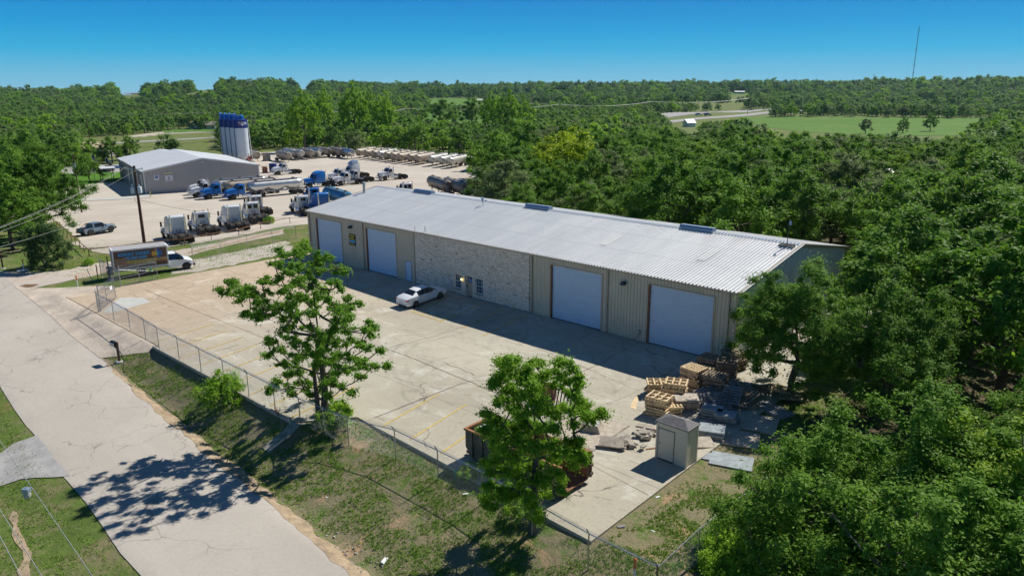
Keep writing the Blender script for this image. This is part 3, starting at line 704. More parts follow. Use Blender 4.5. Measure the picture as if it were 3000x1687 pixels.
for (x, z) in ((25.37, 1.64), (31.27, 1.99), (33.29, .68), (21.32, 2.76), (22.72, 2.95), (31.04, 2.96), (34.2, .25), (35.6, .12), (24.1, .3)):
    mb = MB(); mb.box(x-.14, x+.14, -.155, -.11, z-.09, z+.09); mb.build('tan_stone', 'tank_beige' if x < 24 else 'cream_roof', B, bevel=.02)
mb = MB()
for (a, b) in ((20.3, 24.0), (24.1, 27.6), (28.8, 32.5), (32.6, 36.0)): mb.box(a, b, -.17, -.10, .0, .10)
mb.build('stone_footing', 'curb', B, bevel=.03)
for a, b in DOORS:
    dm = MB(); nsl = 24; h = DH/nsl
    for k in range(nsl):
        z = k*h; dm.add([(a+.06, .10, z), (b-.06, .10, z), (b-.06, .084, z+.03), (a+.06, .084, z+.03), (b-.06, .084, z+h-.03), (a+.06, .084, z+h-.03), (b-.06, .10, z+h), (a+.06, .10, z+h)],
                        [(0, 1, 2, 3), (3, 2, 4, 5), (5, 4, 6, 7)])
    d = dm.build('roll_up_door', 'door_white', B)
    fm = MB(); fm.box(a-.10, a+.07, -.05, .14, 0, DH); fm.build('door_jamb', 'brown_wood', d); fm = MB(); fm.box(b-.07, b+.10, -.05, .14, 0, DH+.1); fm.box(a-.10, b-.07, -.05, .14, DH, DH+.1)
    fm.build('frame', 'trim_tan', d)
    sm = MB(); sm.box(a+.07, b-.07, .03, .10, 0, .05); sm.build('bottom_seal', 'rubber', d)
mb = MB(); mb.box(18.42, 19.33, .0, .05, .02, 2.10); d = mb.build('side_door', 'door_white', B)
mb = MB(); mb.box(18.35, 18.42, -.05, .06, 0, 2.18); mb.box(19.33, 19.40, -.05, .06, 0, 2.18); mb.box(18.42, 19.33, -.05, .06, 2.10, 2.18); mb.build('frame', 'ridge_blue', d)
mb = MB(); mb.cyl((18.52, 0, 1.0), (18.52, -.07, 1.0), .03); mb.build('handle', 'steel_dark', d)
mb = MB(); mb.box(27.80, 28.62, .02, .07, .02, 2.06); d = mb.build('entrance_door', 'brown_wood' if False else 'trim_tan', B)
mb = MB(); mb.box(27.72, 27.80, -.02, .1, 0, 2.12); mb.box(28.62, 28.70, -.02, .1, 0, 2.12); mb.box(27.80, 28.62, -.02, .1, 2.06, 2.12); mb.build('frame', 'siding_tan', d)
mb = MB(); mb.box(27.84, 27.90, -.05, .02, .92, 1.2); mb.build('handle', 'paint_black', d)
mb = MB(); mb.box(28.02, 28.60, -.005, .02, 1.42, 2.02); mb.build('poster', 'sign_navy', d)
mb = MB(); mb.box(28.10, 28.26, -.012, -.005, 1.62, 1.90); mb.box(28.04, 28.58, -.012, -.005, 1.46, 1.52); mb.build('poster_figure', 'wrap_pale', d)
mb = MB(); mb.box(28.27, 28.56, -.010, -.005, 1.55, 1.80); mb.build('poster_panel', 'sign_cyan', d)
for x0, x1, z0, z1 in (op[0], op[2]):
    mb = MB(); mb.box(x0+.05, x1-.05, .05, .07, z0+.05, z1-.05); w = mb.build('window', 'glass_blue', B)
    mb = MB(); mb.box(x0, x0+.06, -.0, .08, z0, z1); mb.box(x1-.06, x1, -.0, .08, z0, z1); mb.box(x0+.06, x1-.06, 0, .08, z1-.06, z1); mb.box(x0+.06, x1-.06, 0, .08, z0, z0+.07); mb.box(x0+.06, x1-.06, .0, .075, (z0+z1)/2-.03, (z0+z1)/2+.03)
    for k in (1, 2): xx = x0+(x1-x0)*k/3; mb.box(xx-.012, xx+.012, .03, .072, z0+.07, z1-.06)
    for k in (1, 3): zz = z0+(z1-z0)*k/4; mb.box(x0+.06, x1-.06, .033, .070, zz-.012, zz+.012)
    mb.build('frame', 'white_trim', w)
    mb = MB(); mb.box(x0-.08, x1+.08, -.2, -.06, z0-.09, z0-.01); mb.build('sill', 'curb', w, bevel=.01)
    mb = MB(); mb.box(x0+.1, x0+.36, .09, .10, z0+.06, z1-.07); mb.build('curtain', 'cream_roof', w)
# trim, gutter and downspouts
mb = MB(); mb.box(-.14, BL+.14, -.26, -.10, BE-.16, BE-.02); mb.build('gutter', 'trim_tan', B, bevel=.015)
mb = MB()
for xx in (0.05, BL-.05): mb = MB(); mb.box(xx-.09, xx+.09, -.05, .10, 0, BE-.16); mb.build('corner_trim', 'trim_tan', B)
for xx in (-.05, BL): mb = MB(); mb.box(xx, xx+.05, BW-.1, BW+.05, 0, BE); mb.build('corner_trim', 'trim_tan', B)
for xx in (.35, 11.15, 20.08, 36.42, 44.75, 55.55):
    mb = MB(); mb.box(xx-.055, xx+.055, -.15, -.04, .12, BE-.2); mb.bar((xx, -.10, .14), (xx, -.32, .03), .1, .08); mb.bar((xx, -.10, BE-.22), (xx, -.18, BE-.12), .1, .1); mb.build('downspout', 'trim_tan', B)
# ribbed roof, two slopes, real ribs
def roof_slope(name, y0, y1, z0, z1):
    mb = MB(); r = .305; k0 = -.12; pts = []; x = k0
    while x < BL+.12: pts += [(x, 0), (x+.17, 0), (x+.20, .085), (x+.275, .085)]; x += r
    pts.append((BL+.12, 0)); vs = []
    for px_, o in pts: vs += [(px_, y0, z0+o), (px_, y1, z1+o)]
    mb.add(vs, [(2*i, 2*i+2, 2*i+3, 2*i+1) for i in range(len(pts)-1)])
    mb.add([(k0, y0, z0-.03), (BL+.12, y0, z0-.03), (BL+.12, y1, z1-.03), (k0, y1, z1-.03)], [(0, 1, 2, 3)])
    return mb.build(name, 'roof_metal', B, norm=False)
rf = roof_slope('roof', -.20, BW/2, BE-.02, BE+BR); roof_slope('roof', BW+.2, BW/2, BE-.02, BE+BR)
mb = MB(); mb.add([(-.12, BW/2-.28, BE+BR+.012), (BL+.12, BW/2-.28, BE+BR+.012), (BL+.12, BW/2, BE+BR+.09), (-.12, BW/2, BE+BR+.09), (BL+.12, BW/2+.28, BE+BR+.012), (-.12, BW/2+.28, BE+BR+.012)], [(0, 1, 2, 3), (3, 2, 4, 5)])
mb.build('ridge_cap', 'ridge_blue', B)
for xx in (-.20, BL+.11):
    mb = MB()
    for s in (0, 1):
        y0, y1 = (-.2, BW/2) if s == 0 else (BW+.2, BW/2)
        mb.add([(xx, y0, BE-.20), (xx+.09, y0, BE-.20), (xx+.09, y0, BE+.05), (xx, y0, BE+.05), (xx, y1, BE+BR-.20), (xx+.09, y1, BE+BR-.20), (xx+.09, y1, BE+BR+.10), (xx, y1, BE+BR+.10)],
               [(0, 1, 2, 3), (0, 4, 5, 1), (1, 5, 6, 2), (2, 6, 7, 3), (3, 7, 4, 0), (4, 7, 6, 5)])
    mb.build('rake_trim', 'trim_tan', B)
def roofz(y): return BE-.02+(BR+.02)*(min(y, BW-y)+.2)/(BW/2+.2)
for x0, x1 in ((7.75, 11.0), (26.3, 29.6), (45.15, 48.45)):
    mb = MB(); pr = [(BW/2+.34, 0), (BW/2+.40, .22), (BW/2+.22, .42), (BW/2-.22, .42), (BW/2-.40, .22), (BW/2-.34, 0)]; z = BE+BR-.02
    vs = [(x0, y, z+h) for y, h in pr]+[(x1, y, z+h) for y, h in pr]; n = 6
    mb.add(vs, [tuple(range(n)), tuple(range(n, 2*n))[::-1]]+[(i, n+i, n+(i+1) % n, (i+1) % n) for i in range(n)]); mb.build('ridge_vent', 'ridge_blue', B, bevel=.02)
mb = MB(); mb.cyl((.92, 7.88, 6.9), (.92, 7.88, 8.25), .17, n=16); mb.lathe([(.19, 0), (.27, .06), (.27, .14), (.10, .26), (0.01, .28)], 16, o=(.92, 7.88, 8.2)); mb.lathe([(.26, 0), (.18, .12)], 12, o=(.92, 7.88, 6.92)); mb.build('flue', 'galv', B, smooth=True)
for x, y0, y1 in ((41.2, 4.0, 6.8), (50.73, 4.2, 6.85)):
    mb = MB(); s = (BR+.02)/(BW/2+.2)
    for k in range(3):
        a = x-.40+k*.28
        mb.add([(a, y0, roofz(y0)+.10), (a+.24, y0, roofz(y0)+.10), (a+.24, y1, roofz(y1)+.10), (a, y1, roofz(y1)+.10)], [(0, 1, 2, 3)])
    mb.build('skylight', 'white_trim', B)
mb = MB(); mb.cyl((21.58, .16, 5.6), (21.58, .16, 6.25), .03); mb.build('vent_pipe', 'steel_dark', B); mb = MB(); mb.cyl((20.28, -.1, 5.5), (20.28, -.1, 6.1), .02); mb.build('vent_pipe', 'steel_dark', B)
# fittings on the wall
def walllight(x, z, lab):
    e = empty('wall_light', (x, -.05, z), 0, lab, 'wall lamp', 'dome lamps on the metal wall')
    mb = MB(); mb.box(-.10, .10, -.03, .04, -.12, .16); mb.build('back_plate', 'steel_dark', e, bevel=.01)
    mb = MB(); mb.lathe([(.03, .22), (.16, .18), (.24, .05), (.26, -.08)], 14, o=(0, -.24, 0), caps=False); mb.cyl((0, -.02, .15), (0, -.2, .2), .03); mb.build('shade', 'steel_dark', e, smooth=True)
    mb = MB(); mb.lathe([(.01, -.10), (.12, -.06), (.14, .02)], 12, o=(0, -.24, 0)); mb.build('lens', 'white_trim', e)
walllight(8.99, 4.62, 'brown dome lamp above the black and yellow sign'); walllight(46.37, 4.55, 'brown dome lamp between the two right roll-up doors')
e = empty('wall_lantern', (27.33, -.13, 1.72), 0, 'lit lantern on the stone wall left of the entrance door', 'lantern')
mb = MB(); mb.box(-.05, .05, -.02, .01, -.1, .12); mb.bar((0, -.01, .1), (0, -.13, .16), .02); mb.lathe([(.09, .0), (.07, .05), (.01, .12)], 8, o=(0, -.14, .05)); mb.build('bracket', 'steel_dark', e)
mb = MB(); mb.lathe([(.035, -.13), (.07, -.08), (.07, .04), (.03, .05)], 8, o=(0, -.14, 0)); mb.build('glass', 'lamp_glow', e)
e = empty('wall_sign', (9.04, -.06, 3.18), 0, 'black poster sign with yellow words and a blue picture on the tan wall', 'sign')
mb = MB(); mb.box(-.60, .60, -.02, .02, -.66, .66); mb.build('panel', 'sign_black', e)
for s, z, w in (('HEATING', .50, 1.0), ('AND', .29, 1.0), ('COOLING', .09, 1.0)): text(s, .22, 'sign_yellow', e, (0, -.03, z), (math.pi/2, 0, 0), bold=.008, sx=1.15)
mb = MB(); mb.box(-.52, .56, -.03, -.02, -.33, -.04); mb.build('picture', 'sign_cyan', e)
mb = MB(); mb.box(-.52, -.28, -.035, -.03, -.33, -.20); mb.build('picture_corner', 'wrap_pale', e)
for s, z in (('REPAIR', -.42), ('SERVICE', -.56)): text(s, .13, 'sign_yellow', e, (0, -.03, z), (math.pi/2, 0, 0), bold=.004, sx=1.6)
for i, (x, lab) in enumerate(((21.59, 'small white sign low on the stone wall, leftmost of four'), (24.44, 'small white sign on the stone wall just left of the left window'), (31.81, 'small white sign on the stone wall right of the right window'), (34.57, 'small white sign near the right end of the stone wall'))):
    e = empty('parking_sign', (x, -.14, 1.33), 0, lab, 'sign', 'small white signs on the stone wall')
    mb = MB(); mb.box(-.19, .19, -.012, .01, -.13, .13); mb.build('panel', 'sign_white', e)
    text('RESERVED', .07, 'sign_black', e, (0, -.018, .05), (math.pi/2, 0, 0)); text('PARKING', .07, 'sign_black', e, (0, -.018, -.05), (math.pi/2, 0, 0))
e = empty('electric_box', (47.94, -.06, .76), 0, 'grey power outlet box on the wall between the right doors', 'outlet box')
mb = MB(); mb.box(-.13, .13, -.14, .02, -.16, .18); mb.build('case', 'galv', e, bevel=.015); mb = MB(); mb.tube([(0, -.1, -.15), (.0, -.14, -.35), (-.12, -.2, -.5), (-.28, -.2, -.58), (-.30, -.16, -.72)], .022); mb.build('conduit', 'steel_dark', e)
# things standing on the roof
e = empty('satellite_dish', (21.17, 9.06, roofz(9.06)+.05), R(20), 'small satellite dish on the roof ridge side above the stone front', 'dish')
mb = MB(); mb.bar((0, 0, 0), (0, 0, .35), .04); mb.bar((0, 0, .35), (-.1, .1, .62), .04); mb.build('mast', 'steel_dark', e)
mb = MB(); mb.lathe([(.01, 0), (.2, .02), (.32, .07), (.34, .09)], 18, axis='x', o=(-.2, .1, .72), caps=False); mb.build('reflector', 'ridge_blue', e, smooth=True)
mb = MB(); mb.bar((-.15, .1, .45), (.3, .1, .6), .025); mb.box(.26, .36, .05, .15, .56, .68); mb.build('arm', 'steel_dark', e)
e = empty('roof_antenna', (55.45, 9.75, roofz(9.75)+.05), 0, 'antenna mast with square panel on a block ballast at the roof end', 'antenna')
mb = MB(); mb.cyl((0, 0, 0), (0, 0, 2.1), .03); mb.bar((0, 0, .1), (.5, .3, .05), .04); mb.bar((0, 0, .1), (-.5, .3, .05), .04); mb.bar((0, 0, .1), (0, -.5, .05), .04); mb.build('mast', 'steel_dark', e)
mb = MB(); mb.box(.03, .22, -.03, .03, 1.75, 2.05); mb.build('panel', 'ridge_blue', e, bevel=.01)
for i in range(3):
    for j in range(2):
        for k in (0,):
            mb = MB(); w, d, h = .39, .19, .19; mb.box(0, w, 0, .03, 0, h); mb.box(0, w, d-.03, d, 0, h)
            for q in (0, w/2-.015, w-.03): mb.box(q, q+.03, .03, d-.03, 0, h)
            b = mb.build('cinder_block', 'curb'); b.location = (54.85+i*.42, 9.40+j*.36, roofz(9.3+j*.36)+.06)
            tag(b, 'grey hollow concrete block in the ballast under the roof antenna', 'block', 'blocks weighting the roof antenna')
# ------------------------------------------------------------------ trees
def leaves(cent, rad, nor, per, size, rs, flat=.75, star=1, up=.7, fuzz=.5):
    """leaf quads around clump centres; returns verts, faces, shade"""
    cent = np.asarray(cent); n = len(cent); N = int(np.sum(per)); idx = np.repeat(np.arange(n), per)
    d = rs.normal(size=(N, 3)); d /= np.linalg.norm(d, axis=1)[:, None]
    r = np.minimum(np.abs(rs.normal(size=N))*fuzz+.12, 1.7)
    st = rs.uniform(.65, 1.5, (n, 3)); flatv = np.array([1, 1, flat])*st[idx]
    P = cent[idx]+d*r[:, None]*rad[idx][:, None]*flatv
    nn = d*.5+nor[idx]*.3+np.array([0, 0, up])+rs.normal(scale=.6, size=(N, 3)); nn /= np.linalg.norm(nn, axis=1)[:, None]
    a = np.cross(nn, rs.normal(size=(N, 3))); a /= np.linalg.norm(a, axis=1)[:, None]+1e-9; b = np.cross(nn, a)
    s = size*rs.uniform(.55, 1.25, N)[:, None]
    V = np.stack([P-a*s, P-b*s*.42+a*s*.1, P+a*s*.95+nn*s*.15, P+b*s*.42+a*s*.1], 1).reshape(-1, 3)
    F = np.arange(N*4).reshape(-1, 4)
    sh = np.clip(rs.beta(2, 2.2, n)[idx]*.55+rs.uniform(0, .45, N), 0, 1)
    return V, F, sh
def skeleton(base, trunk, cent, rs, r0, twig=.02):
    """branches joining every clump to the nearest earlier limb"""
    nodes = [np.array(base)]; par = [-1]; top = np.array(trunk[-1])
    pts = [np.array(base)]+[np.array(t) for t in trunk]
    nodes = []; par = []
    for i in range(len(pts)-1):
        k = 4
        for j in range(k): nodes.append(pts[i]+(pts[i+1]-pts[i])*j/k); par.append(len(nodes)-2)
    nodes.append(pts[-1]); par.append(len(nodes)-2); par[0] = -1
    order = np.argsort(np.linalg.norm(cent-np.mean(np.array(nodes[2:]), 0), axis=1))
    load = [0.0]*len(nodes)
    paths = []
    for ci in order:
        c = cent[ci]; A = np.array(nodes); dv = c-A; dist = np.linalg.norm(dv, axis=1)+np.maximum(0, A[:, 2]-c[2]+.1)*1.4
        dist[:3] += 50
        k = int(np.argmin(dist)); p = A[k]; L = np.linalg.norm(c-p); m = max(2, int(L/.7)); prev = k
        for j in range(1, m+1):
            t = j/m; q = p+(c-p)*t+np.array([0, 0, .12*L*math.sin(t*math.pi)*(-.5)])+rs.normal(scale=.05*L/m, size=3)*(j < m)
            nodes.append(q); par.append(prev); load.append(0.0); prev = len(nodes)-1
        i = prev
        while i != -1: load[i] += 1; i = par[i]
    tot = max(load); V = []; F = []
    A = np.array(nodes); rad = np.maximum(twig, r0*(np.array(load)/tot)**.52)
    V_, F_ = [], []; n = 6; off = 0
    for i in range(1, len(A)):
        p = par[i]; a, b = A[p], A[i]; t = b-a; L = np.linalg.norm(t)
        if L < 1e-4: continue
        t /= L; u = np.array([1., 0, 0]) if abs(t[2]) > .8 else np.array([0, 0, 1.]); x = np.cross(t, u); x /= np.linalg.norm(x); y = np.cross(t, x)
        ra = min(rad[p], rad[i]*1.35); q = np.arange(n)*2*math.pi/n
        ring = np.cos(q)[:, None]*x+np.sin(q)[:, None]*y
        V_.append(a+ring*ra); V_.append(b+ring*rad[i])
        j = np.arange(n); F_.append(np.stack([off+j, off+(j+1) % n, off+n+(j+1) % n, off+n+j], 1)); off += 2*n
    return np.concatenate(V_), np.concatenate(F_)
def dome(rs, R_, h0, h1, n, lump=.25, hollow=.45):
    """clump centres through an uneven dome of radius R_, between heights h0 and h1"""
    c = []; ph = rs.uniform(0, 6.28, 6)
    while len(c) < n:
        a = rs.uniform(0, 2*math.pi); e = math.asin(rs.uniform(-.35, 1)); k = rs.uniform(hollow, 1)**.5
        w = 1+lump*(math.sin(2*a+ph[0])*.5+math.sin(3*a+ph[1]+2*e)*.5+math.sin(5*a+ph[2]-3*e)*.4)
        rr = R_*w*k; zc = h0+(h1-h0)*.36; hz = (h1-zc) if e > 0 else (zc-h0)/.35
        p = np.array([rr*math.cos(e)*math.cos(a), rr*math.cos(e)*math.sin(a), zc+hz*math.sin(e)*k*(1+lump*.6*math.sin(3*a+ph[3]))])
        if all(np.linalg.norm(p-q) > R_*.13 for q in c) or rs.rand() < .15: c.append(p)
    return np.array(c)
def tree_mesh(seed, R_, h0, h1, ncl, per, size, leaf, bark='bark', clr=None, name='crown', flat=.7, lump=.28, trunks=1, joined=False, r0=None, branches=True, skirt=0, hollow=.45):
    rs = np.random.RandomState(seed); c = dome(rs, R_, h0, h1, ncl, lump, hollow)
    zc = h0+(h1-h0)*.3; nor = c-np.array([0, 0, zc]); nor /= np.linalg.norm(nor, axis=1)[:, None]+1e-6
    rad = rs.uniform(.75, 1.3, len(c))*(clr or R_*.22)
    pr = np.maximum(5, (per*(rad/rad.mean())**2)).astype(int)
    V, F, sh = leaves(c, rad, nor, pr, size, rs, flat)
    tr = [np.array([rs.normal()*.15, rs.normal()*.15, h0*.6+.3]), np.array([rs.normal()*.3, rs.normal()*.3, h0+.15*(h1-h0)]), np.array([rs.normal()*.5, rs.normal()*.5, h0+.55*(h1-h0)])]
    cc = c if branches else c[:max(6, ncl//3)]
    bV, bF = skeleton(np.array([0, 0, -.3]), tr, cc, rs, r0 or h1*.028)
    return V, F, sh, bV, bF
def tree_proto(name, seed, R_, h0, h1, ncl, per, size, leaf, label=None, **k):
    V, F, sh, bV, bF = tree_mesh(seed, R_, h0, h1, ncl, per, size, leaf, **k)
    e = empty(name, (0, 0, 0), 0, label, 'tree')
    a = npmesh('crown', V, F, [leaf], e, col=sh); b = npmesh('trunk', bV, bF, [k.get('bark', 'bark')], e, smooth=True)
    return e
def place(proto, x, y, z=None, s=1, rz=0, label=None, group=None, name=None, used=set(), sz=None):
    o = proto if proto.name not in used else copy_tree(proto); used.add(proto.name)
    o.location = (x, y, (Z(x, y) if z is None else z)-.05); o.rotation_euler = (0, 0, rz); o.scale = (s, s, sz or s)
    if label: o['label'] = label
    if group: o['group'] = group
    return o
# --- two trees traced lobe by lobe: each lobe gets its own depth inside the crown
def lobe_tree(name, lobes, ox, oy, sc, basepx, label, leaf, trunkpx, r0, dens, size, seed, depth=1.0, zoff=0, twin=None, jit=.5):
    rs = np.random.RandomState(seed); b = tg(*basepx); b = np.array([b.x, b.y, b.z+zoff])
    fw = np.array([FX, FY]); dist = (b[:2]-CAM[:2]) @ fw
    us = np.array([l[0] for l in lobes]); mid = np.median(us); half = (us.max()-us.min())/2
    cent = []; rad = []
    for (u, v, r) in lobes:
        uu, vv = ox+u/sc, oy+v/sc; d = D(uu, vv); f2 = d[:2] @ fw
        k = max(0, 1-((u-mid)/half)**2)**.5; W_ = half/sc/FOC*dist
        for rep in range(2 if r > 60 else 1):
            dep = dist+rs.uniform(-1, 1)*W_*k*.75*depth
            p = CAM+d*(dep/f2); cent.append(p+rs.normal(scale=.15, size=3)*(rep > 0)); rad.append(r/sc/FOC*dist*1.02)
    cent = np.array(cent)-b; rad = np.array(rad)
    c2 = []; r2 = []
    for c, r in zip(cent, rad):                      # break each lobe into smaller sprays
        m = max(3, int((r/.36)**2*1.1))
        for _ in range(m):
            d = rs.normal(size=3); d /= np.linalg.norm(d); q = rs.uniform(.2, 1)**.5
            c2.append(c+d*r*q*.85*np.array([1, 1, .8])); r2.append(rs.uniform(.24, .50))
    c2 = np.array(c2); r2 = np.array(r2); nor = c2-np.repeat(cent.mean(0)[None], len(c2), 0); nor /= np.linalg.norm(nor, axis=1)[:, None]+1e-6
    V, F, sh = leaves(c2, r2, nor, np.full(len(c2), dens), size, rs, .7, up=.6, fuzz=.40)
    tr = []
    for (u, v) in trunkpx:
        uu, vv = ox+u/sc, oy+v/sc; d = D(uu, vv); tr.append(CAM+d*(dist/(d[:2] @ fw))-b)
    bV, bF = skeleton(np.array([0, 0, -.4]), tr, cent, rs, r0, .035)
    e = empty(name, b, 0, label, 'tree')
    npmesh('crown', V, F, [leaf], e, col=sh); npmesh('trunk', bV, bF, ['bark'], e, smooth=True)
    if twin:
        mb = MB(); pts = []
        for (u, v) in twin:
            uu, vv = ox+u/sc, oy+v/sc; d = D(uu, vv); pts.append(CAM+d*(dist/(d[:2] @ fw))-b)
        pts[0][2] -= .4; k = len(pts); mb.tube(pts, [r0*.8*(1-.6*i/(k-1)) for i in range(k)], 8); mb.build('trunk', 'bark', e, smooth=True)
    return e
L1 = [(370,395,40),(440,345,50),(500,340,60),(440,400,50),(500,440,60),(560,400,70),(620,440,80),(720,470,80),(640,380,50),(690,330,60),(760,310,60),(840,310,60),(600,560,50),(570,565,40),(640,600,60),(700,560,70),(760,590,60),
 (650,500,60),(790,520,80),(850,190,60),(790,190,50),(830,110,50),(870,140,50),(960,130,70),(1000,85,50),(1020,70,40),(1140,120,60),(1180,140,40),(1100,190,70),(1060,260,60),(1130,250,60),(960,210,70),(900,250,60),(960,330,90),(870,370,80),(1060,350,80),
 (1250,230,60),(1300,240,35),(1230,320,50),(1190,390,60),(1260,360,50),(1330,500,70),(1400,480,55),(1370,450,45),(1240,520,80),(1180,470,80),(1070,500,80),(960,450,80),(880,480,80),(930,580,80),(850,590,60),(1040,580,60),(1240,640,70),(1300,670,80),(1370,700,70),(1440,690,60),
 (1500,640,50),(1560,660,45),(1520,700,60),(1340,610,40),(1200,720,80),(1350,790,70),(1290,760,60),(1440,780,50),(1500,820,50),(1580,840,40),(1200,800,90),(1100,720,70),(1050,680,60),(960,680,70),(850,690,50),(800,760,60),(740,780,45),(760,860,50),(730,880,35),(830,850,60),
 (920,780,80),(1020,790,80),(1100,860,80),(960,880,70),(1190,900,90),(1300,880,80),(1390,890,60),(1440,940,70),(1500,960,60),(1560,965,45),(1620,960,35),(840,950,55),(900,970,60),(1000,980,80),(1100,980,80),(1220,1000,90),(1330,1000,70),(1400,1040,50),(1450,1050,35),
 (880,1040,55),(810,1090,50),(780,1120,40),(760,1150,30),(900,1110,50),(960,1070,60),(905,1175,40),(1040,1090,70),(1130,1090,60),(1220,1100,70),(1310,1120,50),(1370,1160,35),(1060,1170,35),(1150,1150,40),(1200,1190,28),(1010,440,60),(1110,430,60)]
lobe_tree('oak_tree', L1, 500, 700, 2.587, (946, 1240), 'twin-trunked open oak inside the fence beside the concrete chute', 'leaf_oak', [(1170, 1150), (1140, 900), (1110, 640), (1080, 400), (1000, 180)], .23, 140, .10, 11, .95,
          twin=[(1128, 1395), (1105, 1180), (1085, 1000), (1120, 760)])
L2 = [(350,110,50),(400,130,60),(440,100,50),(480,100,50),(480,170,60),(320,290,45),(290,310,40),(350,250,50),(400,230,70),(500,240,80),(600,180,60),(650,140,50),(700,130,40),(640,220,60),(580,290,80),(440,340,70),(540,350,90),(660,310,80),(350,470,50),(390,420,50),(480,450,80),(600,430,90),(690,420,80),
 (850,110,50),(900,110,50),(960,130,50),(1010,180,50),(1050,250,50),(1050,310,50),(1000,360,50),(940,380,45),(880,220,60),(780,220,60),(740,250,50),(850,300,60),(930,270,50),(240,560,45),(300,600,60),(210,680,50),(250,720,50),(350,700,70),(420,620,70),(540,560,90),(660,540,100),(780,520,80),(860,590,60),(900,500,50),(960,540,60),
 (1010,440,40),(1040,500,60),(1100,540,60),(1170,560,50),(1220,520,45),(1240,560,30),(1120,620,50),(980,650,45),(1080,460,40),(300,770,50),(400,800,70),(500,720,80),(620,680,90),(740,660,90),(830,690,60),(1040,800,50),(1000,780,35),(930,800,60),(960,900,70),(1040,920,60),(1070,960,40),(890,870,60),(990,990,30),
 (560,850,90),(680,830,90),(780,800,80),(450,920,80),(330,930,70),(280,1040,60),(240,970,30),(380,1050,80),(520,980,90),(660,960,90),(790,950,80),(850,1060,60),(890,1130,40),(290,1170,70),(400,1180,80),(540,1110,90),(670,1100,90),(780,1120,70),(880,1210,45),(230,1280,40),(310,1270,60),(410,1280,60),(520,1250,70),(640,1230,80),(750,1250,50),(630,1330,60),(690,1390,50),(320,1350,30),(700,1440,40),(240,1330,25),(600,640,80),(460,520,60),(560,760,70)]
lobe_tree('oak_tree', L2, 1340, 1020, 2.898, (1556, 1560), 'bright green leaning oak in front of the rusty dumpster', 'leaf_bright', [(650, 1400), (660, 1050), (680, 820), (650, 560), (560, 300)], .17, 230, .074, 23, .8)
# --- prototypes
NEAR = [tree_proto('oak_tree', 100+i, 4.3, 1.5, 8.6, 240, 330, .105, 'leaf_wood', flat=.75, lump=.5, trunks=1, clr=.56, hollow=.2) for i in range(3)]
MID = [tree_proto('oak_tree', 200+i, 3.9, 1.8, 7.9+.4*i, 75, 230, .19, ['leaf_wood', 'leaf_wood', 'leaf_grey', 'leaf_wood', 'leaf_oak'][i], flat=.62, lump=.5, clr=.82, hollow=.35) for i in range(5)]
CEDAR = tree_proto('cedar_tree', 300, 2.4, .25, 5.4, 120, 150, .11, 'leaf_cedar', flat=.9, lump=.3)
TALL = tree_proto('pecan_tree', 310, 5.2, 3.0, 13.5, 130, 85, .30, 'leaf_bright', flat=.8, lump=.5, clr=.8, hollow=.25)
YEL = tree_proto('elm_tree', 320, 4.6, 2.2, 10.0, 120, 140, .25, 'leaf_yellow', flat=.7, lump=.4)
BUSH = tree_proto('bush', 330, 1.35, .05, 1.7, 60, 110, .075, 'leaf_bright', flat=.8, lump=.35, r0=.04)
BUSH['category'] = 'bush'; CEDAR['category'] = 'tree'
# crown seen at photo column u, row of its top v, standing at ground point from px
TREES = []
def at(proto, u, v, s, label, rz=0, group=None, H_=None, xy=None):
    p = tg(u, v) if xy is None else Vector((*xy, Z(*xy))); o = place(proto, p.x, p.y, None, s, rz, label, group); TREES.append((p.x, p.y, s*3.6)); return o
def tall_at(proto, u, vtop, d, label, rz, group):
    P = CAM+D(u, vtop)*(d/math.hypot(*D(u, vtop)[:2])); z0 = Z(P[0], P[1]); h = P[2]-z0; o = place(proto, P[0], P[1], None, min(1.05, h/13.5*.62), rz, label, group, sz=h/13.5); TREES.append((P[0], P[1], 6)); return o
# big near trees, bottom right; p = ground point under the crown chosen so the crown reaches the photographed rows
def crown_at(proto, u, vtop, h, s, label, rz, group=None, sz=None):
    """a tree h metres tall whose top meets photo point (u, vtop)"""
    P = g(u, vtop, h-.3); o = place(proto, P[0], P[1], None, s, rz, label, group, sz=sz); TREES.append((P[0], P[1], s*3.9)); return o
crown_at(NEAR[0], 2350, 812, 8.4, .97, 'dense oak beside the right front corner of the long metal building', .4)
crown_at(NEAR[1], 2640, 860, 8.2, .98, 'broad oak growing right behind the pallet yard, east of the corner oak', 2.1)
crown_at(NEAR[2], 2490, 1190, 8.6, .86, 'nearest oak at the bottom edge with grey bare twigs, right of the fence corner', 1.2)
no_ = [o for o in C.objects if str(o.get('label')).startswith('nearest oak at the bottom')][0]; rb = random.Random(4); mb = MB()
for k in range(15):
    a_ = rb.uniform(2.6, 5.4); r_ = rb.uniform(1.6, 3.6); h_ = rb.uniform(4.2, 7.6); p0 = Vector((r_*.25*math.cos(a_), r_*.25*math.sin(a_), h_-1.6)); p1 = Vector((r_*math.cos(a_), r_*math.sin(a_), h_)); md_ = (p0+p1)/2+Vector((rb.uniform(-.3, .3), rb.uniform(-.3, .3), rb.uniform(-.1, .5)))
    mb.tube([p0, md_, p1], [.055, .035, .012], 5)
    for q in range(5): s_ = md_+(p1-md_)*rb.random(); mb.tube([s_, s_+Vector((rb.uniform(-.5, .5), rb.uniform(-.5, .5), rb.uniform(-.1, .5)))], [.014, .005], 4)
mb.build('bare_branch', 'bark_pale', no_, smooth=True)
crown_at(NEAR[0], 2800, 1180, 8.8, .95, 'rounded oak at the bottom right with a dark gap on its left', 3.3)
crown_at(NEAR[1], 2990, 1170, 9.2, .95, 'oak cut by the right edge of the photo near the bottom', 5.0)
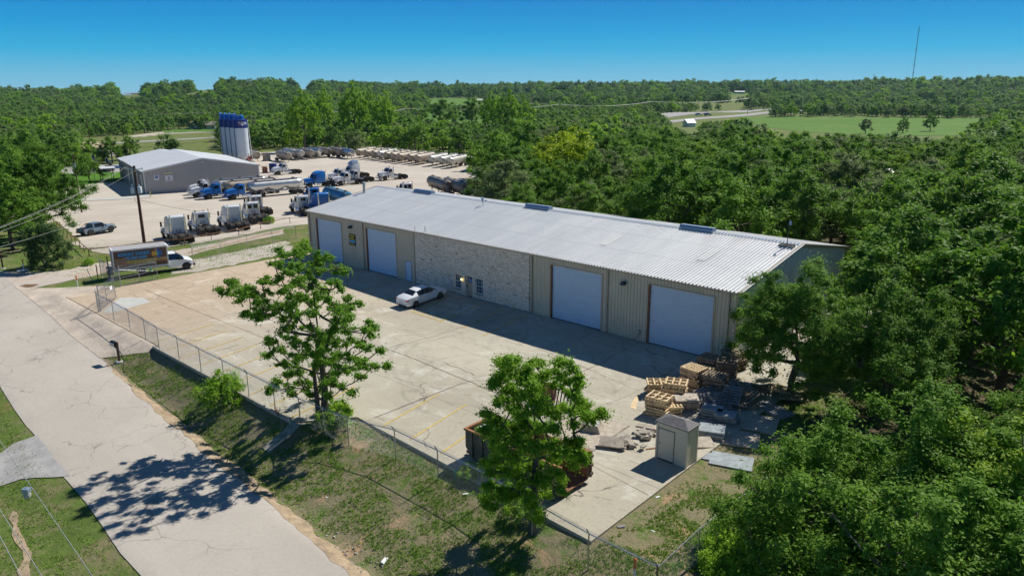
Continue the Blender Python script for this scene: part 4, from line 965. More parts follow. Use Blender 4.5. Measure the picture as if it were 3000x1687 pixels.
crown_at(NEAR[2], 2740, 1430, 8.4, .9, 'lowest oak crown along the bottom edge, second from the right corner', 4.1)
crown_at(NEAR[1], 3000, 1480, 8.2, .9, 'oak crown filling the bottom right corner of the photo', .9)
# undergrowth by the return fence
for i, (u, v, s) in enumerate([(2120, 1640, .95), (2190, 1600, 1.0), (2230, 1680, 1.1), (2310, 1660, 1.2), (2130, 1690, .9), (2200, 1720, 1.1), (2400, 1690, 1.2), (2110, 1660, .7)]):
    p = g(u, v, .0); o = place(BUSH, p[0], p[1], None, s, i*1.3, 'light green bush in the thicket along the return fence at the bottom', 'bushes along the return fence')
# named bushes
for u, v, s, lab in ((655, 1180, 1.25, 'round bush hanging over the kerb below the front fence'), (985, 1245, .95, 'low bush growing at the foot of the twin-trunked oak'), (920, 652+4, .55, None), (1375, 1400, .5, 'small weed clump under the fence beside the dumpster'),
                     (790, 655, .75, 'scraggly bush behind the last parked tractor at the pipe fence'), (260, 778, .55, 'low green shrub beside the gravel lane and pipe fence corner'), (1525, 1510, .7, 'leafy sprouts at the base of the bright green oak'), (895, 735, .9, 'bush leaning on the left end wall of the metal building'), (1730, 1085, .9, None)):
    if lab: at(BUSH, u, v, s, lab)
at(CEDAR, 140, 785, 1.05, 'dark rounded cedar beside the street sign post', .7)
# left group
big = at(NEAR[0], 125, 700, 1.38, 'large shade tree left of the gravel truck yard', 2.0)
crown_at(NEAR[1], -60, 470, 10.5, 1.35, 'large tree cut by the left edge behind the overhead wires', 1.0)
crown_at(NEAR[2], 60, 415, 10.5, 1.2, 'tall round crown behind the large shade tree', 3.0)
for i, (u, v, h, s) in enumerate([(150, 365, 9, 1.05), (210, 395, 8.5, 1.0), (40, 350, 9.5, 1.15), (-60, 340, 9, 1.2), (100, 330, 8.5, 1.05), (250, 430, 6.5, .8), (-20, 385, 9, 1.1)]):
    crown_at(MID[i % 5], u, v, h, s, ['broad oak', 'round oak', 'left-edge oak', 'outermost oak', 'rear oak', 'low front oak', 'tallest oak'][i]+' in the wood left of the warehouse lawn', i*1.1, 'wood left of the warehouse')
for i, (u, v, s) in enumerate([(270, 480, .8), (300, 478, .75), (330, 478, .85), (360, 470, .9), (385, 468, .8), (250, 486, .7)]):
    at(CEDAR if i % 2 else MID[3], u, v, s, 'low dark tree in the row across the street behind the flagpoles', i, 'tree row behind the flagpoles')
# feature trees
crown_at(YEL, 1660, 405, 11.8, 1.3, 'yellow-green tree standing out of the wood behind the building', .5)
crown_at(MID[4], 1545, 385, 12, 1.45, 'fresh green tree just left of the yellow-green one', 1.5)
crown_at(MID[0], 1462, 392, 11.5, 1.5, 'big dark oak at the corner of the trailer yard', 2.5)
for i, (u, v, h) in enumerate([(1030, 246, 15), (940, 262, 13), (1120, 272, 12), (1490, 268, 14), (1540, 284, 11), (1380, 293, 9), (1440, 274, 13), (880, 268, 12), (1075, 262, 13)]):
    tall_at(TALL, u, v, (330, 350, 320, 340, 420, 600, 380, 300, 430)[i], ['tallest airy', 'second tall airy', 'third tall airy', 'tall pasture-side', 'second pasture-side', 'low round pasture', 'slender pasture', 'leftmost tall', 'gap-side tall'][i]+' tree rising above the wood beyond the trailer yard', i*.9, 'tall trees beyond the trailer yard')
for i, (u, v, d, h, lab) in enumerate(((1290, 292, 480, 14, 'dark round tree standing in the green pasture'), (1380, 293, 560, 15, 'spreading tree alone on the green pasture'), (2540, 350, 500, 11, 'round tree at the lower edge of the big green field'), (2730, 342, 560, 11, 'flat-topped dark tree standing on the big green field'), (2650, 352, 520, 9, 'small tree on the lower side of the big green field'), (2880, 345, 450, 12, 'pale tree at the right end of the big green field'))):
    P = CAM+D(u, v)*(d/math.hypot(*D(u, v)[:2])); z0 = Z(P[0], P[1]); h = max(6, P[2]-z0); place(MID[i % 5], P[0], P[1], None, h/8.2, i, lab, 'trees on the far pastures'); TREES.append((P[0], P[1], 5))
# scattered woods: the nearest as single trees
KEEP = [P2(TY), [(-3, 24), (-3, -30), (63.5, -30), (63.5, 3), (62, 23)], [(-40, -18), (-24, -26), (-2, -20), (-2, 6), (-12, 14), (-46, -2)],
        P2([(120, 480), (420, 470), (440, 580), (300, 760), (60, 880), (0, 880), (-40, 780), (120, 700)]), [(57, 6), (65, 6), (68, -4), (73, -14), (74, -26), (74, -34), (130, -38), (130, -90), (-400, -90), (-400, 10), (-120, 0), (-60, -20), (-20, -26)],
        P2([(-80, 770), (0, 775), (830, 655), (900, 690), (700, 790), (20, 870), (-80, 850)])]
CLEAR = [P2([(2540, 545), (2660, 545), (2660, 580), (2540, 580)])]
PXCLEAR = [[(2168, 870), (2345, 712), (2492, 716), (2484, 860), (2380, 790)], [(2190, 344), (2560, 345), (2890, 345), (2900, 358), (2780, 384), (2700, 374), (2480, 380), (2360, 384), (2210, 364)], [(1240, 328), (1560, 332), (1560, 344), (1330, 350), (1240, 342)], [(1254, 291), (1400, 290), (1400, 303), (1254, 302)],
           [(1930, 343), (2043, 329), (2230, 321), (2260, 331), (2200, 337), (1960, 358)], [(2040, 275), (2200, 275), (2200, 280), (2040, 281)],
           [(235, 402), (380, 397), (480, 386), (640, 376), (640, 388), (430, 412), (240, 436)], [(500, 470), (1395, 440), (1405, 620), (1200, 700), (700, 740), (300, 700), (240, 500)], [(2540, 518), (2541, 518), (2541, 519)],
           [(2540, 518), (2640, 524), (2640, 556), (2540, 550)]]
PXNEAR = [([(566, 238), (630, 238), (630, 258), (566, 258)], (598, 257)), ([(348, 258), (414, 258), (414, 278), (348, 278)], (385, 277)), ([(1394, 288), (1424, 288), (1424, 301), (1394, 301)], (1408, 302)), ([(545, 355), (640, 355), (640, 380), (545, 380)], (592, 379)), ([(875, 248), (905, 248), (905, 259), (875, 259)], (890, 258)), ([(2140, 262), (2190, 262), (2190, 276), (2140, 276)], (2168, 275)), ([(2005, 350), (2048, 350), (2048, 374), (2005, 374)], (2026, 374))]
PXNEAR = [(q, (tg(*b)-Vector(CAM)).length-6) for q, b in PXNEAR]
def pxclear(x, y, h):
    z = Z(x, y); dd_ = math.hypot(x-CAM[0], y-CAM[1])
    w = min(60, 2.6*h/8/max(40, math.hypot(x-CAM[0], y-CAM[1]))*FOC)
    for k in (.3, .6, .9, 1.25):
        q = px((x, y, z+h*k))
        for dx in (-w, 0, w):
            if any(inpoly(q[0]+dx, q[1], P) for P in PXCLEAR): return True
            if any(dd_ < md and inpoly(q[0]+dx, q[1], P) for P, md in PXNEAR): return True
    return False
def woods():
    rs = np.random.RandomState(77); near = []; far = []; grid = {}
    def ok(x, y, r):
        k = int(x//14), int(y//14)
        for i in (-1, 0, 1):
            for j in (-1, 0, 1):
                for (a, b, c) in grid.get((k[0]+i, k[1]+j), ()):
                    if (a-x)**2+(b-y)**2 < ((r+c)/2)**2: return False
        return True
    for t in TREES: grid.setdefault((int(t[0]//14), int(t[1]//14)), []).append((t[0], t[1], 6.0))
    BB = [(min(p[0] for p in q), max(p[0] for p in q), min(p[1] for p in q), max(p[1] for p in q), q) for q in KEEP+FIELDS+CLEAR]
    bands = [(22, 60, 900, 7.2), (60, 130, 2600, 6.0), (130, 260, 6500, 6.6), (260, 520, 15000, 7.2), (520, 1000, 22000, 9.0), (1000, 1800, 24000, 13.0), (1800, 2950, 26000, 17.0)]
    for d0, d1, n, sp in bands:
        th = rs.uniform(-.86, .86, n); dd = np.sqrt(rs.uniform(d0**2, d1**2, n))
        for t, d in zip(th, dd):
            rr, ff = d*math.sin(t), d*math.cos(t); x = CAM[0]+rr*FY+ff*FX; y = CAM[1]-rr*FX+ff*FY
            s = rs.uniform(.85, 1.35)*(1 if d < 400 else sp/8.0)*(rs.uniform(.6, 1.5) if d > 1500 else 1)
            if d < 1000:
                dens = math.sin(x*.021+1.7)*math.sin(y*.017+.6)+.5*math.sin(x*.05-y*.04)
                if d > 300 and dens < -.85: continue
            elif math.sin(x*.006+2)*math.sin(y*.008+1)+.4*math.sin(x*.017+y*.013) < -.55: continue
            if any(a-4 < x < b+4 and c-4 < y < e+4 and inpoly(x, y, q) for a, b, c, e, q in BB): continue
            if not ok(x, y, sp): continue
            if d > 30 and pxclear(x, y, 7.8*s): continue
            grid.setdefault((int(x//14), int(y//14)), []).append((x, y, sp)); (near if d < 235 else far).append((x, y, s, d))
    return near, far
near, far = woods(); near.sort(key=lambda t: t[3])
vis = []
for t in near:
    q = px((t[0], t[1], Z(t[0], t[1])+6))
    (vis if -220 < q[0] < 3220 and q[1] < 2300 else far).append(t) if -900 < q[0] < 3900 else None
NTREE = 262; far += vis[NTREE:]; vis = vis[:NTREE]
rs = np.random.RandomState(8)
MARKS = [(-100, 'the left edge of the photo'), (100, 'the large shade tree'), (300, 'the flagpoles'), (500, 'the middle of the warehouse'), (700, 'the silos'), (900, 'the left end of the far trailer row'), (1100, 'the roof flue'), (1300, 'the pair of ridge vents'), (1420, 'the car and left window'), (1500, 'the right office window'),
         (1580, 'the right end of the stone wall'), (1680, 'the third roll-up door'), (1780, 'the third door right edge'), (1840, 'the right wall lamp'), (1920, 'the last door left edge'), (2030, 'the last door middle'), (2110, 'the last door right edge'), (2200, 'the pallet stacks'),
         (2320, 'the roof antenna'), (2420, 'the far end of the ridge'), (2520, 'the far corner of the building'), (2620, 'the white roofed house'), (2720, 'the tall radio mast'), (2830, 'the green field end'), (2940, 'the strip inside the right edge'), (3080, 'the right edge of the photo')]
CNT = {}
def NUM(n): return ('one two three four five six seven eight nine ten eleven twelve thirteen fourteen fifteen sixteen seventeen eighteen nineteen twenty'.split()+['twenty-'+w for w in 'one two three four five six seven eight nine'.split()]+['thirty'])[min(n, 30)-1]
for i, (x, y, s, d) in enumerate(vis):
    rt = (x-CAM[0])*FY-(y-CAM[1])*FX; side = 'right' if rt > -5 else 'left'
    if d < 48: pr = NEAR[i % 3]; s *= .9
    else: pr = MID[int(rs.choice(5, p=[.3, .3, .12, .2, .08]))]
    u_ = px((x, y, Z(x, y)+6))[0]; k_ = int(np.argmin([abs(u_-a) for a, b in MARKS])); CNT[k_] = CNT.get(k_, 0)+1
    lab = 'wood oak, number %s back in line with %s' % (NUM(CNT[k_]), MARKS[k_][1])
    grp = 'wood behind and right of the metal building' if u_ > 1300 else 'trees beyond the truck yard and left edge'
    place(pr, x, y, None, s, float(rs.uniform(0, 6.28)), lab, grp)
# the wood farther off reads as one mass: one object whose points carry whole small trees
def far_woods(pts):
    src = bpy.data.collections.new('tree_kinds'); k = []
    for i, (lf, R_, h1) in enumerate((('leaf_far', 3.9, 7.6), ('leaf_far', 4.2, 8.4), ('leaf_wood', 4.0, 7.8), ('leaf_grey', 3.8, 7.4), ('leaf_bright', 4.0, 9.0))):
        V, F, sh, bV, bF = tree_mesh(500+i, R_, 1.2, h1, 34, 42, .55, lf, branches=False, lump=.4, clr=1.15)
        F2 = bF+len(V); o = npmesh('wood_tree', np.concatenate([V, bV]), np.concatenate([F, F2]), [lf, 'bark'], col=np.concatenate([sh, np.zeros(len(bF))]), mi=np.concatenate([np.zeros(len(F)), np.ones(len(bF))]))
        C.objects.unlink(o); src.objects.link(o)
    rs = np.random.RandomState(12); me = bpy.data.meshes.new('distant_woods'); P = np.array([(x, y, Z(x, y)-.1) for x, y, s, d in pts], np.float32)
    me.vertices.add(len(P)); me.vertices.foreach_set('co', P.ravel())
    a = me.attributes.new('tsize', 'FLOAT', 'POINT'); a.data.foreach_set('value', np.array([p[2] for p in pts], np.float32))
    a = me.attributes.new('tkind', 'INT', 'POINT'); a.data.foreach_set('value', rs.choice(5, len(P), p=[.3, .27, .25, .1, .08]).astype(np.int32))
    a = me.attributes.new('tturn', 'FLOAT', 'POINT'); a.data.foreach_set('value', rs.uniform(0, 6.28, len(P)).astype(np.float32))
    o = bpy.data.objects.new('distant_woods', me); C.objects.link(o); tag(o, 'continuous far green woodland running to the horizon', 'woodland', kind='stuff')
    ng = bpy.data.node_groups.new('grow_woods', 'GeometryNodeTree'); ng.interface.new_socket('Geometry', in_out='INPUT', socket_type='NodeSocketGeometry'); ng.interface.new_socket('Geometry', in_out='OUTPUT', socket_type='NodeSocketGeometry')
    N = ng.nodes.new; gi = N('NodeGroupInput'); go = N('NodeGroupOutput'); ip = N('GeometryNodeInstanceOnPoints'); ci = N('GeometryNodeCollectionInfo'); m2p = N('GeometryNodeMeshToPoints')
    ci.inputs['Collection'].default_value = src; ci.inputs['Separate Children'].default_value = True; ci.inputs['Reset Children'].default_value = True
    def attr(nm, ty):
        x = N('GeometryNodeInputNamedAttribute'); x.data_type = ty; x.inputs['Name'].default_value = nm; return [s for s in x.outputs if s.enabled][0]
    cx = N('ShaderNodeCombineXYZ'); L = ng.links.new
    L(gi.outputs[0], m2p.inputs['Mesh']); L(m2p.outputs[0], ip.inputs['Points']); L(ci.outputs[0], ip.inputs['Instance']); ip.inputs['Pick Instance'].default_value = True
    L(attr('tkind', 'INT'), ip.inputs['Instance Index']); L(attr('tsize', 'FLOAT'), ip.inputs['Scale']); L(attr('tturn', 'FLOAT'), cx.inputs[2]); L(cx.outputs[0], ip.inputs['Rotation']); L(ip.outputs[0], go.inputs[0])
    md = o.modifiers.new('woods', 'NODES'); md.node_group = ng
far_woods(far)
print('TREES near', len(vis), 'far', len(far))
# ------------------------------------------------------------------ vehicles
def loft(name, rows, mats, parent, bevel=0, glass=None):
    """rows: (x, half width, sill z, belt z, roof half width, roof z, flags S=side glass T=top glass to the next row)"""
    body, gl = MB(), MB(); secs = []
    for r in rows:
        x, w, zs, zb, wr, zr = r[:6]
        secs.append([(x, -w*.93, zs), (x, -w, zs+.12), (x, -w*1.0, (zs+zb)/2), (x, -w*.975, zb), (x, -wr, zr-.05), (x, -wr*.82, zr), (x, 0, zr+.015), (x, wr*.82, zr), (x, wr, zr-.05), (x, w*.975, zb), (x, w, (zs+zb)/2), (x, w, zs+.12), (x, w*.93, zs)])
    for i in range(len(secs)-1):
        fl = rows[i][6] if len(rows[i]) > 6 else ''; a, b = secs[i], secs[i+1]; n = len(a)
        for j in range(n):
            k = (j+1) % n; q = [a[j], b[j], b[k], a[k]]
            side = j in (3, 8); top = j in (4, 5, 6, 7)
            g_ = (side and 'S' in fl) or (top and 'T' in fl) or (side and 'Q' in fl and 'T' in fl)
            (gl if g_ else body).add(q, [(0, 1, 2, 3)])
    for s in (secs[0], secs[-1]): body.add(s, [tuple(range(len(s)))])
    o = body.build(name, mats, parent); bm = bmesh.new(); bm.from_mesh(o.data); bmesh.ops.remove_doubles(bm, verts=bm.verts, dist=.001)
    bmesh.ops.recalc_face_normals(bm, faces=bm.faces); bm.to_mesh(o.data); bm.free()
    o.data.polygons.foreach_set('use_smooth', [True]*len(o.data.polygons)); o.data.set_sharp_from_angle(angle=R(38))
    if gl.v: gl.build('window', glass or 'glass_dark', parent, norm=True)
    return o
def wheel(parent, x, y, r, w=.26, rim='rim_metal', name='wheel', dual=False):
    s = 1 if y > 0 else -1; mb = MB(); k = 2 if dual else 1
    for q in range(k):
        yy = y-s*q*(w+.04)
        mb.lathe([(r*.62, -w/2), (r*.93, -w/2), (r, -w*.32), (r, w*.32), (r*.93, w/2), (r*.62, w/2)], 22, axis='y', o=(x, yy, r))
    t = mb.build(name, 'rubber', parent, smooth=True)
    mb = MB(); f = w/2*s; d = -.10*s if dual else .0
    mb.lathe([(.01, d+f*1.0), (r*.20, d+f*1.0), (r*.24, f*.55+d), (r*.5, f*.5+d), (r*.62, f*1.02)] if True else [], 18, axis='y', o=(x, y, r), caps=False)
    mb.build('rim', rim, t, smooth=True); return t
def tractor(label, kind='day', col='paint_white', roof=False, grp='parked truck tractors'):
    """conventional truck tractor, nose towards +x; origin on the ground under the middle"""
    e = empty('truck_tractor', label=label, cat='truck', group=grp); aero = kind == 'aero'
    mb = MB()
    for s in (-1, 1): mb.box(-3.6, 3.0, s*.43-.05, s*.43+.05, .72, 1.0)
    for x in (-3.5, -2.5, -1.3, .2, 2.2): mb.box(x-.08, x+.08, -.42, .42, .76, .95)
    for x in (-2.9, -1.6): mb.cyl((x, -1.0, .52), (x, 1.0, .52), .11, n=8); mb.box(x-.22, x+.22, -.2, .2, .35, .72)
    mb.cyl((2.35, -.9, .5), (2.35, .9, .5), .08, n=8); mb.build('chassis', 'chassis', e)
    mb = MB(); mb.lathe([(.50, 0), (.52, .08), (.12, .10)], 20, o=(-2.2, 0, 1.02)); mb.box(-2.75, -1.7, -.48, .48, 1.0, 1.08); mb.prism([(-3.3, .98), (-2.6, .98), (-2.6, 1.12)], -.3, .3); mb.build('fifth_wheel', 'chassis', e, bevel=.01)
    sl = kind == 'sleeper'; back = -1.15 if sl else .10; top = 3.25 if sl else 2.72
    if sl:
        prof = [(back, 1.02), (1.0, 1.02), (1.0, 2.2), (.75, 2.95), (-.1, top), (back+.15, top), (back, top-.15)]
        mb = MB(); mb.prism(prof, -1.12, 1.12, inset=[0, 0, 0, .06, .10, .10, .06]); mb.build('sleeper', col, e, bevel=.06, smooth=True)
        mb = MB(); mb.box(back-.02, back, -.85, .85, 1.15, 1.95); mb.box(back-.05, back-.02, -.35, -.20, 1.05, 1.35); mb.box(back-.05, back-.02, .15, .3, 1.05, 1.35)
        for s in (-1, 1): mb.cyl((back-.05, s*.33, 2.55), (back, s*.33, 2.55), .06, n=8)
        mb.build('back_panel', col, e)
    prof = [(.10, 1.02), (1.35, 1.02), (1.42, 1.95), (1.08, 2.66), (.95, 2.72), (.18, 2.72), (.10, 2.6)]
    mb = MB(); mb.prism(prof, -1.02, 1.02, inset=[0, 0, 0, .07, .10, .10, .07]); cab = mb.build('cab', col, e, bevel=.05, smooth=True)
    mb = MB()
    mb.add([(1.43, -.90, 1.98), (1.43, .90, 1.98), (1.13, .84, 2.60), (1.13, -.84, 2.60)], [(0, 1, 2, 3)])
    for v in mb.v: pass
    mb.v = [(x+.012, y, z) for x, y, z in mb.v]
    mb.build('windscreen', 'glass_dark', e)
    for s in (-1, 1):
        mb = MB(); mb.add([(.42, s*1.035, 1.88), (1.28, s*1.035, 1.88), (1.08, s*1.0, 2.5), (.42, s*1.0, 2.5)], [(0, 1, 2, 3)]); mb.build('side_window', 'glass_dark', e)
        mb = MB(); mb.box(.38, .40, s*1.03-.006, s*1.03+.006, 1.1, 2.55); mb.box(1.33, 1.35, s*1.03-.006, s*1.03+.006, 1.1, 1.9); mb.box(.45, .58, s*1.05-.01, s*1.05+.01, 1.7, 1.74); mb.build('door_trim', 'chassis', e)
    if not sl:
        if kind == 'twin':
            for s in (-1, 1): mb = MB(); mb.box(.075, .10, s*.42-.30, s*.42+.30, 1.85, 2.4); mb.build('rear_window', 'glass_dark', e, bevel=.01)
        else: mb = MB(); mb.box(.075, .10, -.42, .42, 1.95, 2.4); mb.build('rear_window', 'glass_dark', e, bevel=.01)
    # hood
    if aero: hp = [(1.40, 1.0), (3.35, .8), (3.45, 1.25), (3.25, 1.62), (2.6, 1.86), (1.42, 2.02)]; hi = [0, .12, .16, .22, .14, .02]; hw = .98
    else: hp = [(1.40, .95), (3.32, .95), (3.36, 1.75), (2.9, 1.86), (1.42, 1.98)]; hi = [0, .10, .12, .08, .02]; hw = .70
    mb = MB(); mb.prism(hp, -hw, hw, inset=hi); mb.build('hood', col, e, bevel=.07, smooth=True)
    mb = MB(); mb.box(3.36, 3.42, -.40, .40, 1.0 if not aero else .9, 1.72 if not aero else 1.35)
    mb.build('grille', 'chrome' if not aero else 'steel_dark', e, bevel=.02)
    mb = MB(); mb.box(3.35, 3.62, -1.12, 1.12, .45, .78); mb.build('bumper', 'chrome' if not aero else col, e, bevel=.05)
    for s in (-1, 1):
        pts = [(1.72, .78), (1.80, 1.12), (2.05, 1.32), (2.55, 1.36), (2.95, 1.22), (3.2, .9), (3.05, .86), (2.85, 1.08), (2.5, 1.2), (2.1, 1.18), (1.92, 1.02), (1.86, .78)]
        mb = MB(); mb.prism(pts, s*.68, s*1.16); mb.build('fender', col, e, bevel=.03, smooth=True)
        mb = MB(); mb.box(3.18, 3.30, s*.85-.14, s*.85+.14, 1.0, 1.2); mb.build('headlight', 'chrome', e, bevel=.03)
        wheel(e, 2.35, s*1.0, .52, .28, 'rim_metal')
        for x in (-2.9, -1.6): wheel(e, x, s*1.08, .52, .26, 'rim_metal', dual=True)
        mb = MB(); mb.cyl((-.95 if not sl else -.2, s*.88, .72), (.75, s*.88, .72), .30, n=18); mb.build('fuel_tank', 'chrome', e, smooth=True)
        mb = MB(); mb.box(.78, 1.35, s*.75, s*1.08, .45, .95); mb.build('step', 'chrome', e, bevel=.02)
        if not (aero and s < 0): mb = MB(); bx = back-.14; mb.cyl((bx, s*.86, .95), (bx, s*.86, top+.35 if not sl else 3.45), .075, n=10); mb.cyl((bx, s*.86, 1.5), (bx, s*.86, 2.4), .12, n=10); mb.build('exhaust_stack', 'chrome', e, smooth=True)
        mb = MB(); mb.bar((1.3, s*1.03, 2.2), (1.42, s*1.38, 2.2), .03); mb.bar((1.3, s*1.03, 1.75), (1.42, s*1.38, 1.75), .03); mb.box(1.38, 1.46, s*1.38-.11, s*1.38+.11, 1.65, 2.3); mb.build('mirror', 'paint_black' if s > 0 else 'chrome', e)
        mb = MB(); mb.box(-3.62, -3.58, s*.95-.32, s*.95+.32, .18, .9); mb.build('mud_flap', 'rubber', e)
        if not aero:
            mb = MB()
            for x in (-2.9, -1.6):
                P_ = [(x+.60*math.cos(a), .54+.60*math.sin(a)) for a in np.linspace(.35, math.pi-.35, 9)]; P2_ = [(x+.57*math.cos(a), .54+.57*math.sin(a)) for a in np.linspace(math.pi-.35, .35, 9)]
                mb.prism(P_+P2_, s*.66, s*1.22)
            mb.build('rear_fender', 'rubber', e)
    mb = MB()
    for y in (-.6, -.3, 0, .3, .6): mb.box(.85, .95, y-.05, y+.05, 2.72, 2.79)
    mb.build('roof_light', 'sign_orange', e)
    mb = MB()
    for y in (-.5, .5): mb.cyl((.3, y, 2.82), (1.0, y, 2.80), .05, n=8)
    mb.build('air_horn', 'chrome', e)
    mb = MB(); mb.tube([(back-.05, -.2, 1.6), (back-.3, -.25, 1.3), (back-.6, -.1, 1.5), (back-1.0, 0, 1.1)], .03); mb.tube([(back-.05, .2, 1.6), (back-.35, .25, 1.25), (back-.7, .1, 1.45), (back-1.0, 0, 1.1)], .03); mb.build('air_hose', 'rubber', e)
    return e
def orient(e, nose, tail, cx=0.0, half=None):
    """stand a vehicle so that its nose and tail meet two ground points"""
    n, t = Vector(nose), Vector(tail); d = (n-t); e.rotation_euler = (0, 0, math.atan2(d.y, d.x)); c = (n+t)/2; e.location = (c.x, c.y, Z(c.x, c.y)+.03); return e
def stand(e, side_front, side_rear, xf, xr, yo, s=1):
    """photo rows of the contact points of a front and a rear wheel; xf, xr, yo are those wheels in the vehicle"""
    a, b = tg(*side_front), tg(*side_rear); ang = math.atan2(a.y-b.y, a.x-b.x); c, q = math.cos(ang), math.sin(ang)
    mx = (a.x+b.x)/2; my = (a.y+b.y)/2; lx = (xf+xr)/2*s; ly = yo*s
    e.location = (mx-(lx*c-ly*q), my-(lx*q+ly*c), 0); e.location.z = Z(e.location.x, e.location.y)+.03; e.rotation_euler = (0, 0, ang); e.scale = (s,)*3; return e
tA = tractor('white sleeper tractor parked rear-on beside the wooden transformer pole', 'sleeper'); tB = tractor('white day-cab tractor parked rear-on between the two white sleepers', 'day')
tD = tractor('white day-cab tractor with two rear windows, nearest of the overlapping pair', 'twin')
stand(tA, (459, 692), (500, 716), 2.35, -2.25, 1.0)
yawA = tA.rotation_euler.z
def likeA(e, u, v):                                  # same heading, rear tandem (left outer tyre) touching the ground at a photo point
    e.scale = (1.13,)*3; p = tg(u, v); q = yawA; lx, ly = -2.9*1.13, 1.1*1.13
    e.location = (p.x-(lx*math.cos(q)-ly*math.sin(q)), p.y-(lx*math.sin(q)+ly*math.cos(q)), 0); e.location.z = Z(e.location.x, e.location.y)+.03; e.rotation_euler = (0, 0, q); return e
likeA(tA, 509, 717); likeA(tB, 589, 692)
tC = copy_tree(tA); tC['label'] = 'white sleeper tractor parked rear-on, third from the wooden pole'; likeA(tC, 678, 679)
likeA(tD, 742, 657)
tE = copy_tree(tD); tE['label'] = 'white day-cab tractor with two rear windows, half hidden behind its twin'; likeA(tE, 752, 633)
tF = copy_tree(tB); tF['label'] = 'pale grey day-cab tractor parked rear-on just left of the metal building roof'; likeA(tF, 893, 634)
BS = tractor('blue sleeper tractor parked rear-on right behind the building corner', 'sleeper', 'paint_blue'); likeA(BS, 944, 633)
BD = tractor('blue day-cab tractor seen between the blue sleeper and the white one', 'day', 'paint_blue'); likeA(BD, 925, 606)
# facing the lower left
tM = copy_tree(tB); tM['label'] = 'white day-cab tractor facing left, nearest of the group of three'; stand(tM, (984, 543), (1046, 537.5), 2.35, -2.25, -1.1)
q = tM.rotation_euler.z
def likeM(e, u, v):                                  # same heading as tM, front wheel on a photo point
    e.scale = (1.10,)*3; p = tg(u, v); lx, ly = 2.35*1.1, -1.1*1.1; e.location = (p.x-(lx*math.cos(q)-ly*math.sin(q)), p.y-(lx*math.sin(q)+ly*math.cos(q)), 0); e.location.z = Z(e.location.x, e.location.y)+.03; e.rotation_euler = (0, 0, q); return e
likeM(tM, 984, 543); tN = copy_tree(tB); tN['label'] = 'white day-cab tractor facing left, at the back left of the group of three'; likeM(tN, 966, 532)
tO = copy_tree(tB); tO['label'] = 'white day-cab tractor facing left in front of the pale blue roof fairing'; likeM(tO, 1012, 536)
tP = copy_tree(tB); tP['label'] = 'white day-cab tractor facing left standing alone in the middle of the yard'; likeM(tP, 1114, 528)
tQ = copy_tree(tD); tQ['label'] = 'white cab showing just above the roof ridge of the metal building'; likeA(tQ, 1204, 588)
BJ = copy_tree(BS); BJ['label'] = 'blue sleeper tractor facing left behind the tail of the silver trailer'; likeM(BJ, 896, 549)
a1 = tractor('bright blue tractor nose-left with a silver tank trailer behind it', 'aero', 'paint_blue'); likeM(a1, 672, 583.6); qa = q
for e_, (u, v), lab in ((copy_tree(a1), (602, 581.6), 'bright blue tractor nose-left, left of the other blue one'),):
    e_['label'] = lab; likeM(e_, u, v)
a2 = tractor('white sloped-nose tractor at the left end of the nose-left row', 'aero', 'paint_white'); likeM(a2, 570, 577.3)
a3 = copy_tree(a2); a3['label'] = 'white sloped-nose tractor mostly hidden behind the left one by the warehouse wall'; likeM(a3, 566, 569)
a4 = copy_tree(a2); a4['label'] = 'white tractor at the right rear corner of the warehouse'; likeM(a4, 806, 512)
# sleeper with a pale blue roof fairing
fs = copy_tree(tA); fs['label'] = 'tractor with tall pale blue roof fairing behind the group of three'; likeM(fs, 1002, 523)
mb = MB(); mb.prism([(-1.0, 3.2), (.9, 3.2), (.75, 3.5), (.1, 4.0), (-.6, 4.15), (-1.0, 4.1)], -1.0, 1.0, inset=[0, 0, .15, .3, .3, .25]); o = mb.build('roof_fairing', 'ridge_blue', fs, bevel=.08, smooth=True)
